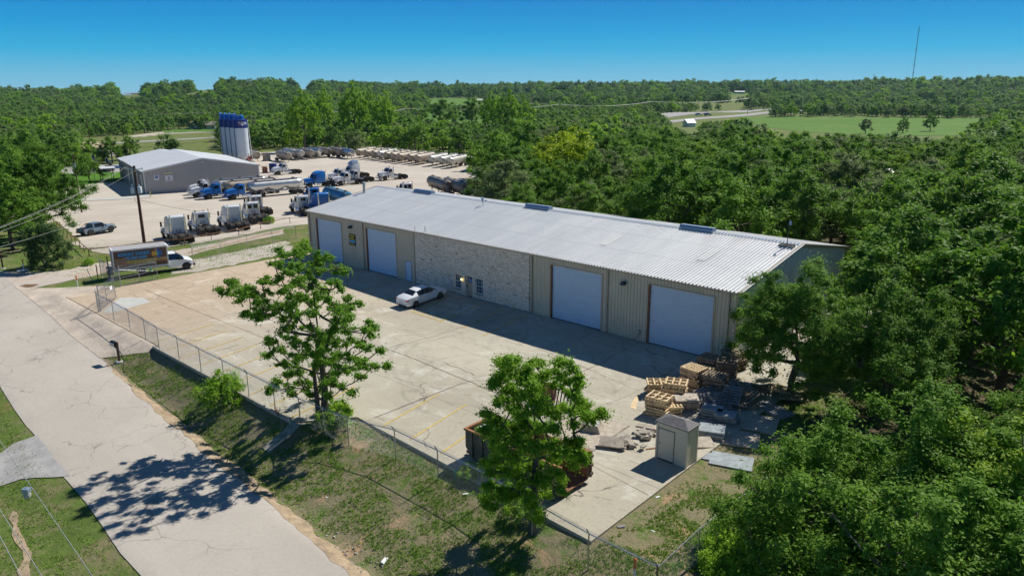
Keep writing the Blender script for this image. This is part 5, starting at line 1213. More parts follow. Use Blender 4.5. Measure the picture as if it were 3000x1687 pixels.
# ---- pneumatic tank trailers
def tanker(label, mat, grp, hop=3, L=12.2, ladder=True):
    e = empty('tank_trailer', label=label, cat='tank trailer', group=grp); r = 1.22; n = 20; xs = np.linspace(-L/2+.3, L/2-.3, 49); vs = []; fs = []
    for i, x in enumerate(xs):
        t = (x+L/2)/L; endk = min(1, (L/2-abs(x))/1.25); rr = r*(.32+.68*math.sin(endk*math.pi/2)); zt = 3.42-(1-endk)*.28
        k = abs(math.sin(math.pi*hop*t)); drop = .80*k**1.3*(1 if hop else 0)
        for j in range(n):
            a = 2*math.pi*j/n; y = rr*math.cos(a); s = math.sin(a); z = (zt-rr)+rr*s
            if s < 0 and hop: z = (zt-rr)-(-s)**1.3*(rr*.55+drop); y = rr*math.cos(a)*(1-.15*(-s)*k)
            vs.append((x, y, z))
    for i in range(len(xs)-1): fs += [(i*n+j, i*n+(j+1) % n, (i+1)*n+(j+1) % n, (i+1)*n+j) for j in range(n)]
    fs += [tuple(range(n)), tuple(range((len(xs)-1)*n, len(xs)*n))]
    mb = MB(); mb.add(vs, fs); mb.build('tank', mat, e, smooth=True)
    mb = MB()
    for s in (-1, 1): mb.box(-L/2, L/2-.4, s*.5-.05, s*.5+.05, 1.02, 1.16)
    for x in np.linspace(-L/2+.1, L/2-.6, 9): mb.box(x-.05, x+.05, -.5, .5, 1.03, 1.13)
    for s in (-1, 1):
        for x0, x1 in ((-L/2+.2, -L/2+1.4), (L/2-.6, L/2-1.9), (-L/2+2.6, -L/2+1.4), (L/2-3.0, L/2-1.9)): mb.bar((x0, s*.55, 1.15), (x1, s*.95, 2.25), .09)
    mb.build('frame', 'chassis' if mat != 'tank_silver' else 'galv', e)
    for s in (-1, 1):
        for x in (-L/2+1.0, -L/2+2.25): wheel(e, x, s*1.08, .5, .25, 'rim_metal', dual=True)
        mb = MB(); mb.box(L/2-3.4, L/2-3.25, s*.75-.06, s*.75+.06, .12, 1.05); mb.box(L/2-3.5, L/2-3.15, s*.75-.12, s*.75+.12, .03, .12); mb.build('landing_leg', 'rust', e)
    mb = MB()
    for i in range(max(2, hop)):
        x = -L/2+L*(i+.5)/max(2, hop); mb.lathe([(.30, 0), (.30, .12), (.22, .17), (.02, .19)], 14, o=(x, 0, 3.40)); mb.cyl((x+.3, 0, 3.5), (x+.45, 0, 3.5), .04, n=6)
    mb.build('manhole', 'steel_dark', e)
    mb = MB(); mb.box(-L/2+1.2, L/2-1.2, .45, .75, 3.33, 3.36); mb.tube([(-L/2+1.0, -.5, 3.3), (L/2-1.2, -.5, 3.32), (L/2-.5, -.7, 2.6), (L/2-.3, -.8, 1.3)], .05); mb.build('walkway', 'galv', e)
    mb = MB()
    for s in (0, .42): mb.bar((-L/2-.05, .2+s, .7), (-L/2+.55, .2+s, 3.4), .05)
    for k in range(8): t = k/7; mb.bar((-L/2-.05+.6*t, .2, .7+2.7*t), (-L/2-.05+.6*t, .62, .7+2.7*t), .035)
    mb.build('ladder', 'white_trim', e)
    mb = MB(); mb.box(-L/2-.1, -L/2, -1.15, 1.15, .5, .68); mb.tube([(L/2-1.5, -.6, .85), (-L/2+3.2, -.6, .85)], .07); mb.build('bumper', 'chassis', e)
    return e
def settank(e, u, v, rt, fw, xl, yl):
    """tank trailer whose local point (xl, yl) touches the ground at a photo point; (rt, fw) is its nose direction seen from the camera"""
    p = tg(u, v); d = camdir(rt, fw); a = math.atan2(d.y, d.x); c, s = math.cos(a), math.sin(a)
    e.location = (p.x-(xl*c-yl*s), p.y-(xl*s+yl*c), 0); e.location.z = Z(e.location.x, e.location.y)+.03; e.rotation_euler = (0, 0, a); return e
G1, G2, G3 = 'tank trailers in the far left row', 'tank trailers in the far right row', 'tank trailers behind the building roof'
K = {m: tanker('', m, G2) for m in ('tank_silver', 'tank_beige', 'tank_white')}
used = set()
def tk(mat, lab, grp):
    e = K[mat] if mat not in used else copy_tree(K[mat]); used.add(mat); e['label'] = lab; e['group'] = grp; return e
ordn = ['leftmost', 'second', 'third', 'fourth', 'fifth', 'sixth', 'seventh', 'eighth', 'ninth', 'tenth', 'eleventh', 'twelfth', 'thirteenth']
row2 = [(1062, 464, 'tank_beige'), (1086, 467, 'tank_beige'), (1108, 469, 'tank_beige'), (1126, 471, 'tank_white'), (1146, 474, 'tank_beige'), (1164, 476, 'tank_beige'), (1184, 479, 'tank_beige'), (1214, 481, 'tank_beige'), (1236, 483.5, 'tank_beige'), (1276, 487, 'tank_white'), (1306, 490, 'tank_white'), (1332, 493, 'tank_white'), (1392, 498, 'tank_beige')]
for i, (u, v, m) in enumerate(row2):
    d = camdir(-.52, -.85)
    settank(tk(m, '%s tank trailer of the far right row, counting from the left' % ordn[i], G2), u+4, v-1, -.34, -.94, 12.2/2-3.3, .75)
row1 = [(846, 475, 'tank_beige', 'beige tank trailer standing in front of the left end of the far left row'), (864, 467, 'tank_white', 'whitish tank trailer at the left end of the far left row'), (884, 468, 'tank_white', 'second whitish tank trailer of the far left row'), (912, 466, 'tank_beige', 'beige tank trailer third in the far left row'), (936, 463, 'tank_silver', 'bright silver tank trailer fourth in the far left row'),
        (962, 461, 'tank_beige', 'beige tank trailer fifth in the far left row'), (998, 462, 'tank_beige', 'beige tank trailer beside the big round silver one')]
for u, v, m, lab in row1: settank(tk(m, lab, G1), u, v, .55, -.83, 12.2/2-3.3, .75)
RT = tanker('big round silver tank trailer at the right end of the far left row', 'tank_silver', G1, hop=0, L=13.0); settank(RT, 1030, 465, .55, -.83, 3.1, .75)
settank(tk('tank_beige', 'beige tank trailer standing right of the blue and white silos', G1), 755, 472, .6, -.8, 2.8, .75)
# trailers coupled to the nose-left tractors
dirL = Vector((math.cos(qa), math.sin(qa)))
def behind(tr, e, off=9.2):
    c, s = math.cos(tr.rotation_euler.z), math.sin(tr.rotation_euler.z); e.rotation_euler = (0, 0, tr.rotation_euler.z)
    e.location = (tr.location.x-off*c+.6*0, tr.location.y-off*s, 0); e.location.z = Z(e.location.x, e.location.y)+.03
behind(a1, tk('tank_silver', 'polished silver tank trailer with cone bottoms coupled to the right blue tractor', 'coupled tank trailers'), 6.9)
behind([o for o in C.objects if o.get('label') == 'bright blue tractor nose-left, left of the other blue one'][0], tk('tank_beige', 'dusty beige tank trailer behind the polished silver one', 'coupled tank trailers'), 6.9)
behind(a2, tk('tank_silver', 'silver tank trailer nearest the warehouse wall', 'coupled tank trailers'), 6.9)
tb = tanker('weathered blue tank trailer ending above the roof of the metal building', 'tank_blue', 'coupled tank trailers'); settank(tb, 1004, 618, -.55, .83, -5.0, 1.1)
for i, (u, v) in enumerate([(1300, 578), (1348, 585), (1396, 592), (1440, 598)]):
    e = tanker('', 'tank_brown', G3, hop=3) if i == 0 else copy_tree(e); e['label'] = ['grimy brown tank trailer behind the roof ridge, nearest the white cab', 'second grimy brown tank trailer behind the roof ridge, with a white hose reel', 'third grimy brown tank trailer behind the roof ridge', 'grimy brown tank trailer half hidden by the dark corner oak'][i]
    settank(e, u, v, -.42, .91, -5.6, 1.1)
# ---- cars
def rows_sedan():
    return [(-2.42, .70, .42, .62, .66, .70), (-2.38, .80, .30, .86, .74, .92), (-2.05, .90, .24, .96, .78, 1.06), (-1.62, .91, .22, .97, .72, 1.12, 'T'), (-1.05, .92, .20, .98, .60, 1.38, 'S'), (-.35, .92, .20, .97, .62, 1.46, 'S'), (.25, .92, .20, .96, .60, 1.43, 'SQ'), (.42, .92, .20, .955, .60, 1.41, 'TS'),
            (1.10, .92, .20, .93, .74, 1.02), (1.55, .91, .22, .89, .76, .95), (2.0, .88, .26, .80, .72, .86), (2.30, .80, .32, .66, .62, .72), (2.40, .66, .40, .55, .50, .60)]
e = empty('sedan', label='white four-door sedan parked nose-in at the stone front with its shadow on the yard', cat='car')
loft('body', rows_sedan(), 'car_white', e)
for s in (-1, 1):
    for x in (-1.42, 1.42):
        w = wheel(e, x, s*.82, .325, .22, 'steel_dark'); mb = MB(); mb.lathe([(.36, -.10), (.385, -.06), (.385, .085), (.34, .09)], 24, axis='y', o=(x, s*.83, .335), caps=False); mb.build('wheel_arch', 'paint_black', e)
        mb = MB()
        for k in range(5):
            a = k*1.2566; mb.bar((x+.05*math.cos(a), s*.935, .325+.05*math.sin(a)), (x+.20*math.cos(a), s*.94, .325+.20*math.sin(a)), .045, .03)
        mb.build('spoke', 'rim_metal', w)
    mb = MB(); mb.box(-2.40, -2.06, s*.72-.14, s*.72+.14, .76, .88); mb.build('tail_light', 'sign_red', e, bevel=.03)
    mb = MB(); mb.box(2.10, 2.31, s*.66-.13, s*.66+.13, .62, .72); mb.build('headlight', 'chrome', e, bevel=.03)
    mb = MB(); mb.box(.62, .80, s*.98-.10, s*.98+.08, .95, 1.07); mb.build('mirror', 'car_white', e, bevel=.03)
    mb = MB()
    for x in (-.95, .05, 1.0): mb.box(x-.008, x+.008, s*.924-.004, s*.924+.004, .35, .95)
    for x in (-.80, .20): mb.box(x, x+.16, s*.925-.015, s*.925+.015, .84, .87)
    mb.box(-1.0, 1.0, s*.92-.006, s*.92+.006, .26, .29); mb.build('door_seam', 'steel_dark', e)
mb = MB(); mb.box(-2.435, -2.40, -.26, .26, .56, .68); mb.build('number_plate', 'sign_white', e); mb = MB(); mb.box(-2.40, -2.30, -.7, .7, .28, .38); mb.build('bumper_insert', 'steel_dark', e)
fa, ra_ = yg(850+1378/3.15, 540+1054/3.15), yg(850+1165/3.15, 540+1132/3.15); dv = fa-ra_; hd = math.atan2(dv.y, dv.x); mid = (fa+ra_)/2; c_, s_ = math.cos(hd), math.sin(hd)
e.scale = (1.05,)*3; e.location = (mid.x-(.85*s_), mid.y+(.85*c_), 0); sl_ = math.atan2(float(yz(e.location.x+c_*1.4, e.location.y+s_*1.4)-yz(e.location.x-c_*1.4, e.location.y-s_*1.4)), 2.8)
e.location.z = float(yz(e.location.x, e.location.y))+.02; e.rotation_euler = (Matrix.Rotation(hd, 3, 'Z') @ Matrix.Rotation(-sl_, 3, 'Y')).to_euler(); print('CAR', mid, dv.length)
# pickup
e = empty('pickup_truck', label='grey-blue crew cab pickup with black flares on the gravel yard', cat='pickup')
loft('body', [(-2.60, .86, .62, 1.02, .84, 1.05), (-2.55, .92, .52, 1.12, .88, 1.16), (-1.05, .93, .50, 1.14, .88, 1.17), (-.95, .93, .48, 1.16, .70, 1.70), (-.82, .93, .48, 1.16, .68, 1.76, 'S'), (0.02, .93, .48, 1.15, .68, 1.80, 'S'), (.62, .93, .48, 1.14, .66, 1.76, 'TS'), (1.20, .93, .48, 1.12, .80, 1.26), (2.0, .92, .50, 1.08, .80, 1.20), (2.5, .88, .55, .98, .72, 1.10), (2.68, .78, .60, .82, .62, .88)], 'paint_grey_blue', e)
mb = MB(); mb.box(-2.48, -1.1, -.74, .74, 1.175, 1.20); mb.build('bed_cover', 'paint_black', e)
mb = MB(); mb.bar((-1.3, -.7, 1.2), (-1.05, -.66, 1.74), .06); mb.bar((-1.3, .7, 1.2), (-1.05, .66, 1.74), .06); mb.bar((-1.05, -.66, 1.74), (-1.05, .66, 1.74), .06); mb.bar((-1.3, -.7, 1.2), (-2.1, -.7, 1.2), .05); mb.bar((-1.05, .66, 1.74), (-2.0, .72, 1.2), .05); mb.bar((-1.05, -.66, 1.74), (-2.0, -.72, 1.2), .05); mb.build('roll_bar', 'paint_black', e)
for s in (-1, 1):
    for x in (-1.62, 1.78):
        wheel(e, x, s*.84, .42, .28, 'paint_black'); P_ = [(x+.58*math.cos(a), .45+.58*math.sin(a)) for a in np.linspace(-.1, math.pi+.1, 11)]; Q_ = [(x+.46*math.cos(a), .45+.46*math.sin(a)) for a in np.linspace(math.pi+.1, -.1, 11)]
        mb = MB(); mb.prism(P_+Q_, s*.88, s*.99); mb.build('fender_flare', 'paint_black', e)
    mb = MB(); mb.box(-2.62, -2.54, s*.82-.08, s*.82+.08, .85, 1.1); mb.build('tail_light', 'sign_red', e); mb = MB(); mb.box(.55, .72, s*1.0-.12, s*1.0+.08, 1.12, 1.32); mb.build('mirror', 'paint_grey_blue', e, bevel=.03)
    mb = MB(); mb.box(-.9, 1.2, s*.92-.08, s*.92+.06, .42, .48); mb.build('side_step', 'paint_black', e)
mb = MB(); mb.box(-2.72, -2.58, -.88, .88, .52, .72); mb.build('rear_bumper', 'paint_black', e, bevel=.03); mb = MB(); mb.box(2.62, 2.80, -.85, .85, .50, .80); mb.bar((2.75, -.5, .8), (2.78, -.4, 1.15), .06); mb.bar((2.75, .5, .8), (2.78, .4, 1.15), .06); mb.bar((2.78, -.4, 1.15), (2.78, .4, 1.15), .06); mb.build('front_bumper', 'paint_black', e, bevel=.02)
stand(e, (334, 680.5), (261, 692.5), 1.78, -1.62, -.95)
# box truck
e = empty('box_truck', label='white box truck wrapped in a colourful heating and cooling advert', cat='truck')
mb = MB(); mb.box(-4.35, 1.05, -1.18, 1.18, 1.0, 3.25); bx = mb.build('cargo_box', 'wrap_brown', e)
mb = MB()
for y in (-1.20, 1.12):
    mb.box(-4.40, 1.10, y, y+.08, .98, 1.20); mb.box(-4.40, 1.10, y, y+.08, 3.15, 3.32); mb.box(-4.43, -4.28, y, y+.08, 1.20, 3.15); mb.box(1.0, 1.13, y, y+.08, 1.20, 3.15)
mb.box(-4.43, -4.30, -1.12, 1.12, 3.15, 3.32); mb.box(1.02, 1.14, -1.12, 1.12, .98, 3.32); mb.build('rim_frame', 'white_trim', bx, bevel=.02)
mb = MB(); mb.box(-4.36, 1.06, -1.14, 1.14, 3.26, 3.30); mb.build('roof', 'siding_grey', bx)
mb = MB(); mb.box(1.06, 1.30, -1.05, 1.05, 2.95, 3.22); mb.build('front_cap', 'white_trim', bx, bevel=.08)
# advert on the near side (faces -y)
yy = -1.186
def patch(x0, x1, z0, z1, mat, name, d=.006, cut=0): mb = MB(); mb.prism([(x0, z0), (x1, z0+cut), (x1, z1+cut), (x0, z1)], yy-d, yy); return mb.build(name, mat, bx)
patch(-4.2, .98, 1.62, 1.96, 'wrap_rust', 'advert_band'); patch(-4.2, .98, 1.98, 2.06, 'wrap_pale', 'advert_stripe', .008); patch(-4.2, -1.0, 2.18, 2.26, 'wrap_orange', 'advert_stripe', .008, .1); patch(-3.0, .98, 1.80, 1.88, 'wrap_orange', 'advert_stripe', .010, .05)
text('KWAT HVAC', .48, 'sign_cyan', bx, (-2.25, yy-.02, 2.72), (math.pi/2, 0, 0), sx=1.12, bold=.025); text('682-507-4500', .44, 'sign_cyan', bx, (-2.2, yy-.02, 2.28), (math.pi/2, 0, 0), sx=.92, bold=.02)
text('HEATING & COOLING', .26, 'sign_yellow', bx, (-1.5, yy-.02, 1.90), (math.pi/2, 0, 0), sx=1.2, bold=.008); text('REPAIR & INSTALL', .22, 'sign_yellow', bx, (-1.4, yy-.02, 1.66), (math.pi/2, 0, 0), sx=1.1, bold=.006); text('WWW.KWATHVAC.NET', .24, 'wrap_pale', bx, (-1.5, yy-.02, 1.42), (math.pi/2, 0, 0), bold=.01)
mb = MB()                                            # half sun, half snow emblem
cx, cz = .02, 2.52
for a0, mat in ((0, 0),):
    for k in range(4):
        a = k*math.pi/2; pts = [(.10, -.12), (.34, -.32), (.46, 0), (.34, .32), (.10, .12)]
        q = [(cx+p[0]*math.cos(a)*1.25-p[1]*math.sin(a), cz+(p[0]*math.sin(a)*1.25+p[1]*math.cos(a))) for p in pts]
        if k == 2: mb.add([(x, yy-.012, z) for x, z in q], [tuple(range(5))], 0)
        elif k == 0: mb.add([(x, yy-.012, z) for x, z in q], [tuple(range(5))], 1)
        else:
            L_ = [(min(x, cx), yy-.012, z) for x, z in q]; R_ = [(max(x, cx), yy-.012, z) for x, z in q]; mb.add(L_, [tuple(range(5))], 2); mb.add(R_, [tuple(range(5))], 1)
mb.add([(cx+min(0, .2*math.cos(t)), yy-.016, cz+.26*math.sin(t)) for t in np.linspace(math.pi/2, 3*math.pi/2, 12)], [tuple(range(12))], 3)
mb.add([(cx+.2*math.cos(t), yy-.016, cz+.26*math.sin(t)) for t in np.linspace(-math.pi/2, math.pi/2, 12)], [tuple(range(12))], 4)
mb.build('emblem', ['wrap_orange', 'sign_blue', 'wrap_rust', 'sign_yellow', 'sign_cyan'], bx, norm=False)
mb = MB(); mb.lathe([(.01, 0), (.22, 0)], 16, axis='y', o=(-3.75, yy-.01, 1.42)); mb.build('badge', 'wrap_pale', bx)
bx.location = (0, 0, -.16)
# rear
mb = MB(); mb.box(-4.37, -4.355, -1.0, 1.0, 2.3, 3.05); mb.build('rear_advert', 'sign_blue', bx); mb = MB(); mb.box(-4.37, -4.355, -1.0, 1.0, 1.1, 2.28); mb.build('rear_door', 'wrap_rust', bx)
mb = MB(); mb.box(-4.95, -4.42, -1.1, 1.1, .95, 1.02); mb.bar((-4.95, -1.1, 1.0), (-4.95, -1.1, .5), .06); mb.bar((-4.95, 1.1, 1.0), (-4.95, 1.1, .5), .06); mb.bar((-4.95, -1.1, .5), (-4.95, 1.1, .5), .08); mb.box(-4.9, -4.45, -1.0, 1.0, .45, .6); mb.build('lift_gate', 'steel_dark', e)
loft('cab', [(1.0, .98, .52, 1.35, .85, 2.05), (1.12, .99, .45, 1.36, .86, 2.12, 'S'), (1.95, .99, .45, 1.34, .84, 2.08, 'TS'), (2.75, .98, .45, 1.28, .86, 1.46), (3.35, .96, .48, 1.16, .82, 1.30), (3.68, .88, .52, .95, .70, 1.08), (3.78, .80, .55, .80, .60, .90)], 'car_white', e, glass='glass_dark')
mb = MB(); mb.box(3.70, 3.92, -.92, .92, .45, .70); mb.build('bumper', 'steel_dark', e, bevel=.03)
for s in (-1, 1):
    mb = MB(); mb.box(3.60, 3.76, s*.74-.12, s*.74+.12, .78, 1.0); mb.build('headlight', 'sign_orange', e, bevel=.02); mb = MB(); mb.box(2.2, 2.36, s*1.08-.12, s*1.08+.10, 1.30, 1.66); mb.build('mirror', 'paint_black', e, bevel=.02)
    wheel(e, 2.95, s*.90, .40, .24); wheel(e, -1.65, s*.98, .40, .24, dual=True); P_ = [(2.95+.52*math.cos(a), .42+.52*math.sin(a)) for a in np.linspace(0, math.pi, 10)]
    mb = MB(); mb.prism(P_, s*.93, s*.995); mb.build('wheel_arch', 'paint_black', e)
mb = MB()
for s in (-1, 1): mb.box(-4.3, 2.6, s*.42-.05, s*.42+.05, .62, .85)
mb.box(-4.3, 1.0, -.95, .95, .85, .98); mb.cyl((-1.65, -.9, .42), (-1.65, .9, .42), .10, n=8); mb.build('chassis', 'chassis', e)
stand(e, (539, 791.5), (429, 806), 2.95, -1.65, -1.0)
# dark SUV by the canopy
e = empty('suv', label='black SUV parked by the canopy at the left end of the warehouse', cat='car')
loft('body', [(-2.35, .85, .45, .95, .80, 1.0), (-2.30, .93, .35, 1.05, .72, 1.55, 'T'), (-2.0, .95, .32, 1.06, .70, 1.72, 'S'), (.4, .95, .32, 1.04, .70, 1.74, 'TS'), (1.1, .94, .34, 1.02, .80, 1.12), (2.2, .90, .40, .90, .75, 1.0), (2.4, .78, .45, .70, .6, .78)], 'paint_black', e)
for s in (-1, 1):
    for x in (-1.4, 1.45): wheel(e, x, s*.86, .38, .24)
    mb = MB(); mb.box(2.3, 2.40, s*.65-.15, s*.65+.15, .66, .80); mb.build('headlight', 'chrome', e)
p = tg(318, 503); d = camdir(.12, -.99); e.location = p; e.rotation_euler = (0, 0, math.atan2(d.y, d.x))
for u, v, lab, mat in ((2047, 340, 'white car on the distant highway, left of the pair', 'car_white'), (2073, 340, 'silver-blue car on the distant highway, right of the pair', 'paint_grey_blue')):
    e = empty('highway_car', label=lab, cat='car'); loft('body', [(-2.5, .9, .4, 1.0, .8, 1.1), (-2.3, .95, .35, 1.1, .75, 1.7, 'TS'), (.3, .95, .35, 1.1, .75, 1.75, 'TS'), (1.1, .95, .35, 1.0, .8, 1.15), (2.5, .9, .4, .9, .7, .95)], mat, e)
    for s in (-1, 1):
        for x in (-1.6, 1.5): wheel(e, x, s*.85, .4)
    p = tg(u, v); e.location = (p.x, p.y, p.z+.3); d = camdir(.95, .3); e.rotation_euler = (0, 0, math.atan2(d.y, d.x)); e.scale = (1.5,)*3
# ------------------------------------------------------------------ fences, gates, posts
def fabric(mb, a, b, za, zb, h, step=.10, w=.006):
    a = Vector(a[:2]); b = Vector(b[:2]); L = (b-a).length; d = (b-a)/L; n = int(L/step)
    for s in (1, -1):
        k0 = -int(h/step)-1
        for k in range(k0, n+int(h/step)+2):
            # wire rising at 45 degrees from x = k*step
            x0, z0 = k*step, 0.0; x1, z1 = x0+s*h, h
            lo, hi = 0.0, 1.0
            for xx0, xx1 in ((x0, x1),):
                dx = xx1-xx0
                t0, t1 = sorted(((0-xx0)/dx, (L-xx0)/dx)); lo = max(lo, t0); hi = min(hi, t1)
            if hi-lo < .02: continue
            p = []
            for t in (lo, hi):
                x = x0+(x1-x0)*t; gz = za+(zb-za)*x/L; p.append(Vector((a.x+d.x*x, a.y+d.y*x, gz+.04+(h-.06)*t)))
            u = Vector((0, 0, w/2)); v = Vector((-d.y, d.x, 0))*w/2; q0, q1 = p
            mb.add([q0-u, q0+u, q1+u, q1-u, q0-v, q0+v, q1+v, q1-v], [(0, 1, 2, 3), (4, 5, 6, 7)])
def chainfence(pts, label, h=1.78, arms=True, zb=None, name='chain_link_fence', mat='galv', wirem='galv', every=None, step=.10):
    e = empty(name, (0, 0, 0), 0, label, 'fence'); fb = MB(); rl = MB(); wr = MB(); P = [Vector((p[0], p[1], p[2] if len(p) > 2 else Z(p[0], p[1]))) for p in pts]
    for i, p in enumerate(P):
        mb = MB(); end = i in (0, len(P)-1); mb.cyl((p.x, p.y, p.z-.2), (p.x, p.y, p.z+h+(.02 if not end else .12)), .04 if end else .032, n=8)
        if arms: mb.bar((p.x, p.y, p.z+h), (p.x-.0, p.y-.18, p.z+h+.30), .04)
        mb.build('post', mat, e, smooth=True)
    for a, b in zip(P, P[1:]):
        fabric(fb, a, b, a.z, b.z, h, step); rl.cyl((a.x, a.y, a.z+h), (b.x, b.y, b.z+h), .024, n=6)
        if arms:
            for k in (.35, .68, 1.0): wr.cyl((a.x, a.y-.18*k, a.z+h+.30*k), (b.x, b.y-.18*k, b.z+h+.30*k), .006, n=3)
    fb.build('chain_link', wirem, e, norm=False); rl.build('top_rail', mat, e)
    if wr.v: wr.build('barbed_wire', mat, e)
    return e
FP = [(6.63, -26.75, 0), (10.48, -26.8, 0), (14.3, -26.9, 0), (17.9, -27.05, 0), (21.35, -27.38, .12), (24.9, -27.38, .12), (28.5, -27.38, .12), (32.0, -27.38, .12), (35.4, -27.38, .12), (38.7, -27.38, .12), (41.3, -27.2), (45.0, -26.3), (48.5, -25.6), (52.1, -25.6), (55.5, -25.65), (59.1, -26.0), (62.6, -26.3), (66.0, -26.3)]
chainfence(FP, 'chain-link front fence with barbed wire running along the kerb and bank', arms=True)
chainfence([(66.0, -26.3), (66.0, -22.9), (66.15, -19.5), (66.3, -16.0), (66.4, -12.5)], 'bright galvanised return fence going back from the front corner', arms=False, h=1.72)
LP = [tg(566, 765), tg(648, 748), tg(726, 731), tg(799, 714), tg(868, 699)]
chainfence([tuple(p) for p in LP], 'chain-link fence between the gravel lane and the left end of the yard', arms=True, step=.14)
def gate(pa, pb, label, h, zl, sign=False, brace=True):
    e = empty('gate', (0, 0, 0), 0, label, 'gate'); a, b = Vector(pa), Vector(pb); m = (a+b)/2; fb = MB(); fr = MB()
    for p in (a, b, m): fr.cyl((p.x, p.y, p.z+.08), (p.x, p.y, p.z+h), .03, n=8)
    for z in (.10, h*.5, h-.02): fr.cyl((a.x, a.y, a.z+z), (b.x, b.y, b.z+z), .024, n=6)
    if brace: fr.cyl((a.x, a.y, a.z+h-.1), (b.x, b.y, b.z+h*.45), .015, n=5)
    fr.build('frame', 'galv', e, smooth=True); fabric(fb, a, b, a.z+.08, b.z+.08, h-.1, .12); fb.build('chain_link', 'galv', e, norm=False)
    mb = MB()
    for k in (.1, .2, .3): mb.cyl((a.x, a.y, a.z+h+k), (b.x, b.y, b.z+h+k), .008, n=3)
    for p in (a, b): mb.cyl((p.x, p.y, p.z+h), (p.x, p.y, p.z+h+.32), .02, n=5)
    mb.build('barbed_wire', 'galv', e)
    if sign:
        d = (b-a).normalized(); c = a+(b-a)*.78; n = Vector((d.y, -d.x, 0)); mb = MB(); u = d*.28; w = Vector((0, 0, .18)); o = n*.04
        zc = Vector((0, 0, 1.35)); mb.add([c+zc-u-w+o, c+zc+u-w+o, c+zc+u+w+o, c+zc-u+w+o, c+zc-u-w, c+zc+u-w, c+zc+u+w, c+zc-u+w], [(0, 1, 2, 3), (7, 6, 5, 4), (0, 4, 5, 1), (1, 5, 6, 2), (2, 6, 7, 3), (3, 7, 4, 0)]); mb.build('sign', 'sign_white', e)
    return e
gp = Vector((6.45, -26.75, 0)); gend = tg(341, 877); gend.z = 0
gate(gp, gend, 'open chain-link gate leaf with small white sign at the near gatepost', 1.95, 0, True)
g1, g2 = tg(355, 841), tg(463, 817); gate(g1, g2, 'open chain-link gate leaf standing in front of the box truck', 1.95, 0)
mb = MB(); p = g1+(g2-g1)*.86; e = empty('round_marker', (p.x, p.y-.06, p.z+1.25), 0, 'green disc hanging on the open gate in front of the box truck', 'disc'); mb.lathe([(.02, -.02), (.20, -.02), (.20, .02), (.02, .02)], 18, axis='y'); mb.build('disc', 'green_disc', e)
chainfence([tuple(tg(297, 811)), tuple(tg(355, 841))], 'short chain-link panel with a diagonal brace left of the box truck', h=2.0, arms=False)
for u, v, vt, lab, mat, r in ((322, 817, 752, 'tall rusty steel post behind the short fence panel', 'rust', .06), (287, 815, 776, 'shorter rusty steel post beside the gravel lane', 'rust', .06), (355, 842, 778, 'galvanised gatepost at the left end of the open gate', 'galv', .05), (296, 915, 838, 'galvanised gatepost where the near gate leaf hangs', 'galv', .055)):
    p = tg(u, v); h = up_to(p, vt); mb = MB(); mb.cyl((0, 0, -.2), (0, 0, h), r, n=10); mb.lathe([(r*1.2, 0), (r, .04), (.01, .06)], 10, o=(0, 0, h)); o = mb.build('fence_post', mat, loc=p, smooth=True); tag(o, lab, 'post')
p = tg(269, 819); mb = MB(); mb.cyl((0, 0, -.1), (-.75, -.1, 1.15), .035, n=8); mb.box(-.12, .12, -.12, .12, -.1, .03); o = mb.build('fence_post', 'steel_dark', loc=p); tag(o, 'thin dark post leaning over beside the gravel lane', 'post')
def pipefence(pts, label, n):
    e = empty('pipe_fence', (0, 0, 0), 0, label, 'fence'); P = [Vector(p) for p in pts]; mb = MB()
    for a, b in zip(P, P[1:]): mb.cyl((a.x, a.y, a.z+.95), (b.x, b.y, b.z+.95), .055, n=8)
    mb.build('top_rail', 'rust', e, smooth=True); cum = []
    for a, b, k in zip(P, P[1:], n):
        for j in range(k): cum.append(a+(b-a)*j/k)
    cum.append(P[-1])
    for p in cum: mb = MB(); z = Z(p.x, p.y); mb.cyl((p.x, p.y, z-.2), (p.x, p.y, max(z+.5, p.z+.95)), .05, n=8); mb.build('post', 'rust', e, smooth=True)
    return e
pipefence([tg(150, 652), tg(262, 752)], 'rusty pipe fence running back from the corner beside the pickup', [10])
pipefence([tg(262, 752), tg(352, 741), tg(448, 728), tg(541, 719), tg(620, 704), tg(700, 690), tg(764, 671), tg(850, 655)], 'long rusty pipe fence in front of the parked tractors', [1, 2, 1, 1, 1, 1, 1])
mb = MB(); mb.cyl((0, 0, -.2), (0, 0, 1.0), .06, n=8); mb.bar((0, 0, .9), (.9, .3, .8), .06); mb.bar((0, 0, .5), (.9, .3, .45), .06); p = tg(160, 680); o = mb.build('pipe_stub', 'rust', loc=p); tag(o, 'rusty bent pipe stub lying in the grass by the shade tree', 'pipe')
# roadside markers
def marker(p, label):
    e = empty('marker_post', p, 0, label, 'marker', 'orange and white roadside markers'); mb = MB(); mb.cyl((0, 0, -.1), (0, 0, .78), .055, n=12); mb.build('post', 'sign_white', e, smooth=True)
    mb = MB(); mb.cyl((0, 0, .78), (0, 0, 1.22), .06, n=12); mb.lathe([(.06, 0), (.03, .04), (.005, .05)], 12, o=(0, 0, 1.22)); mb.build('cap', 'sign_orange', e, smooth=True)
marker(tg(228, 841), 'orange-topped white marker post between the lane and the driveway'); marker(tg(70, 790), 'orange-topped white marker post on a small pad near the street sign')
q = g(1861, 1637, .95); marker((q[0], q[1], Z(q[0], q[1])), 'orange-topped white marker post at the front fence corner')
p = tg(68, 793); mb = MB(); mb.lathe([(.9, -.1), (.9, .05), (.85, .07)], 14); mb.v = [(x, y*.7, z) for x, y, z in mb.v]; tag(mb.build('concrete_pad', 'new_concrete', loc=p), 'small round concrete pad under the left marker post', 'pad')
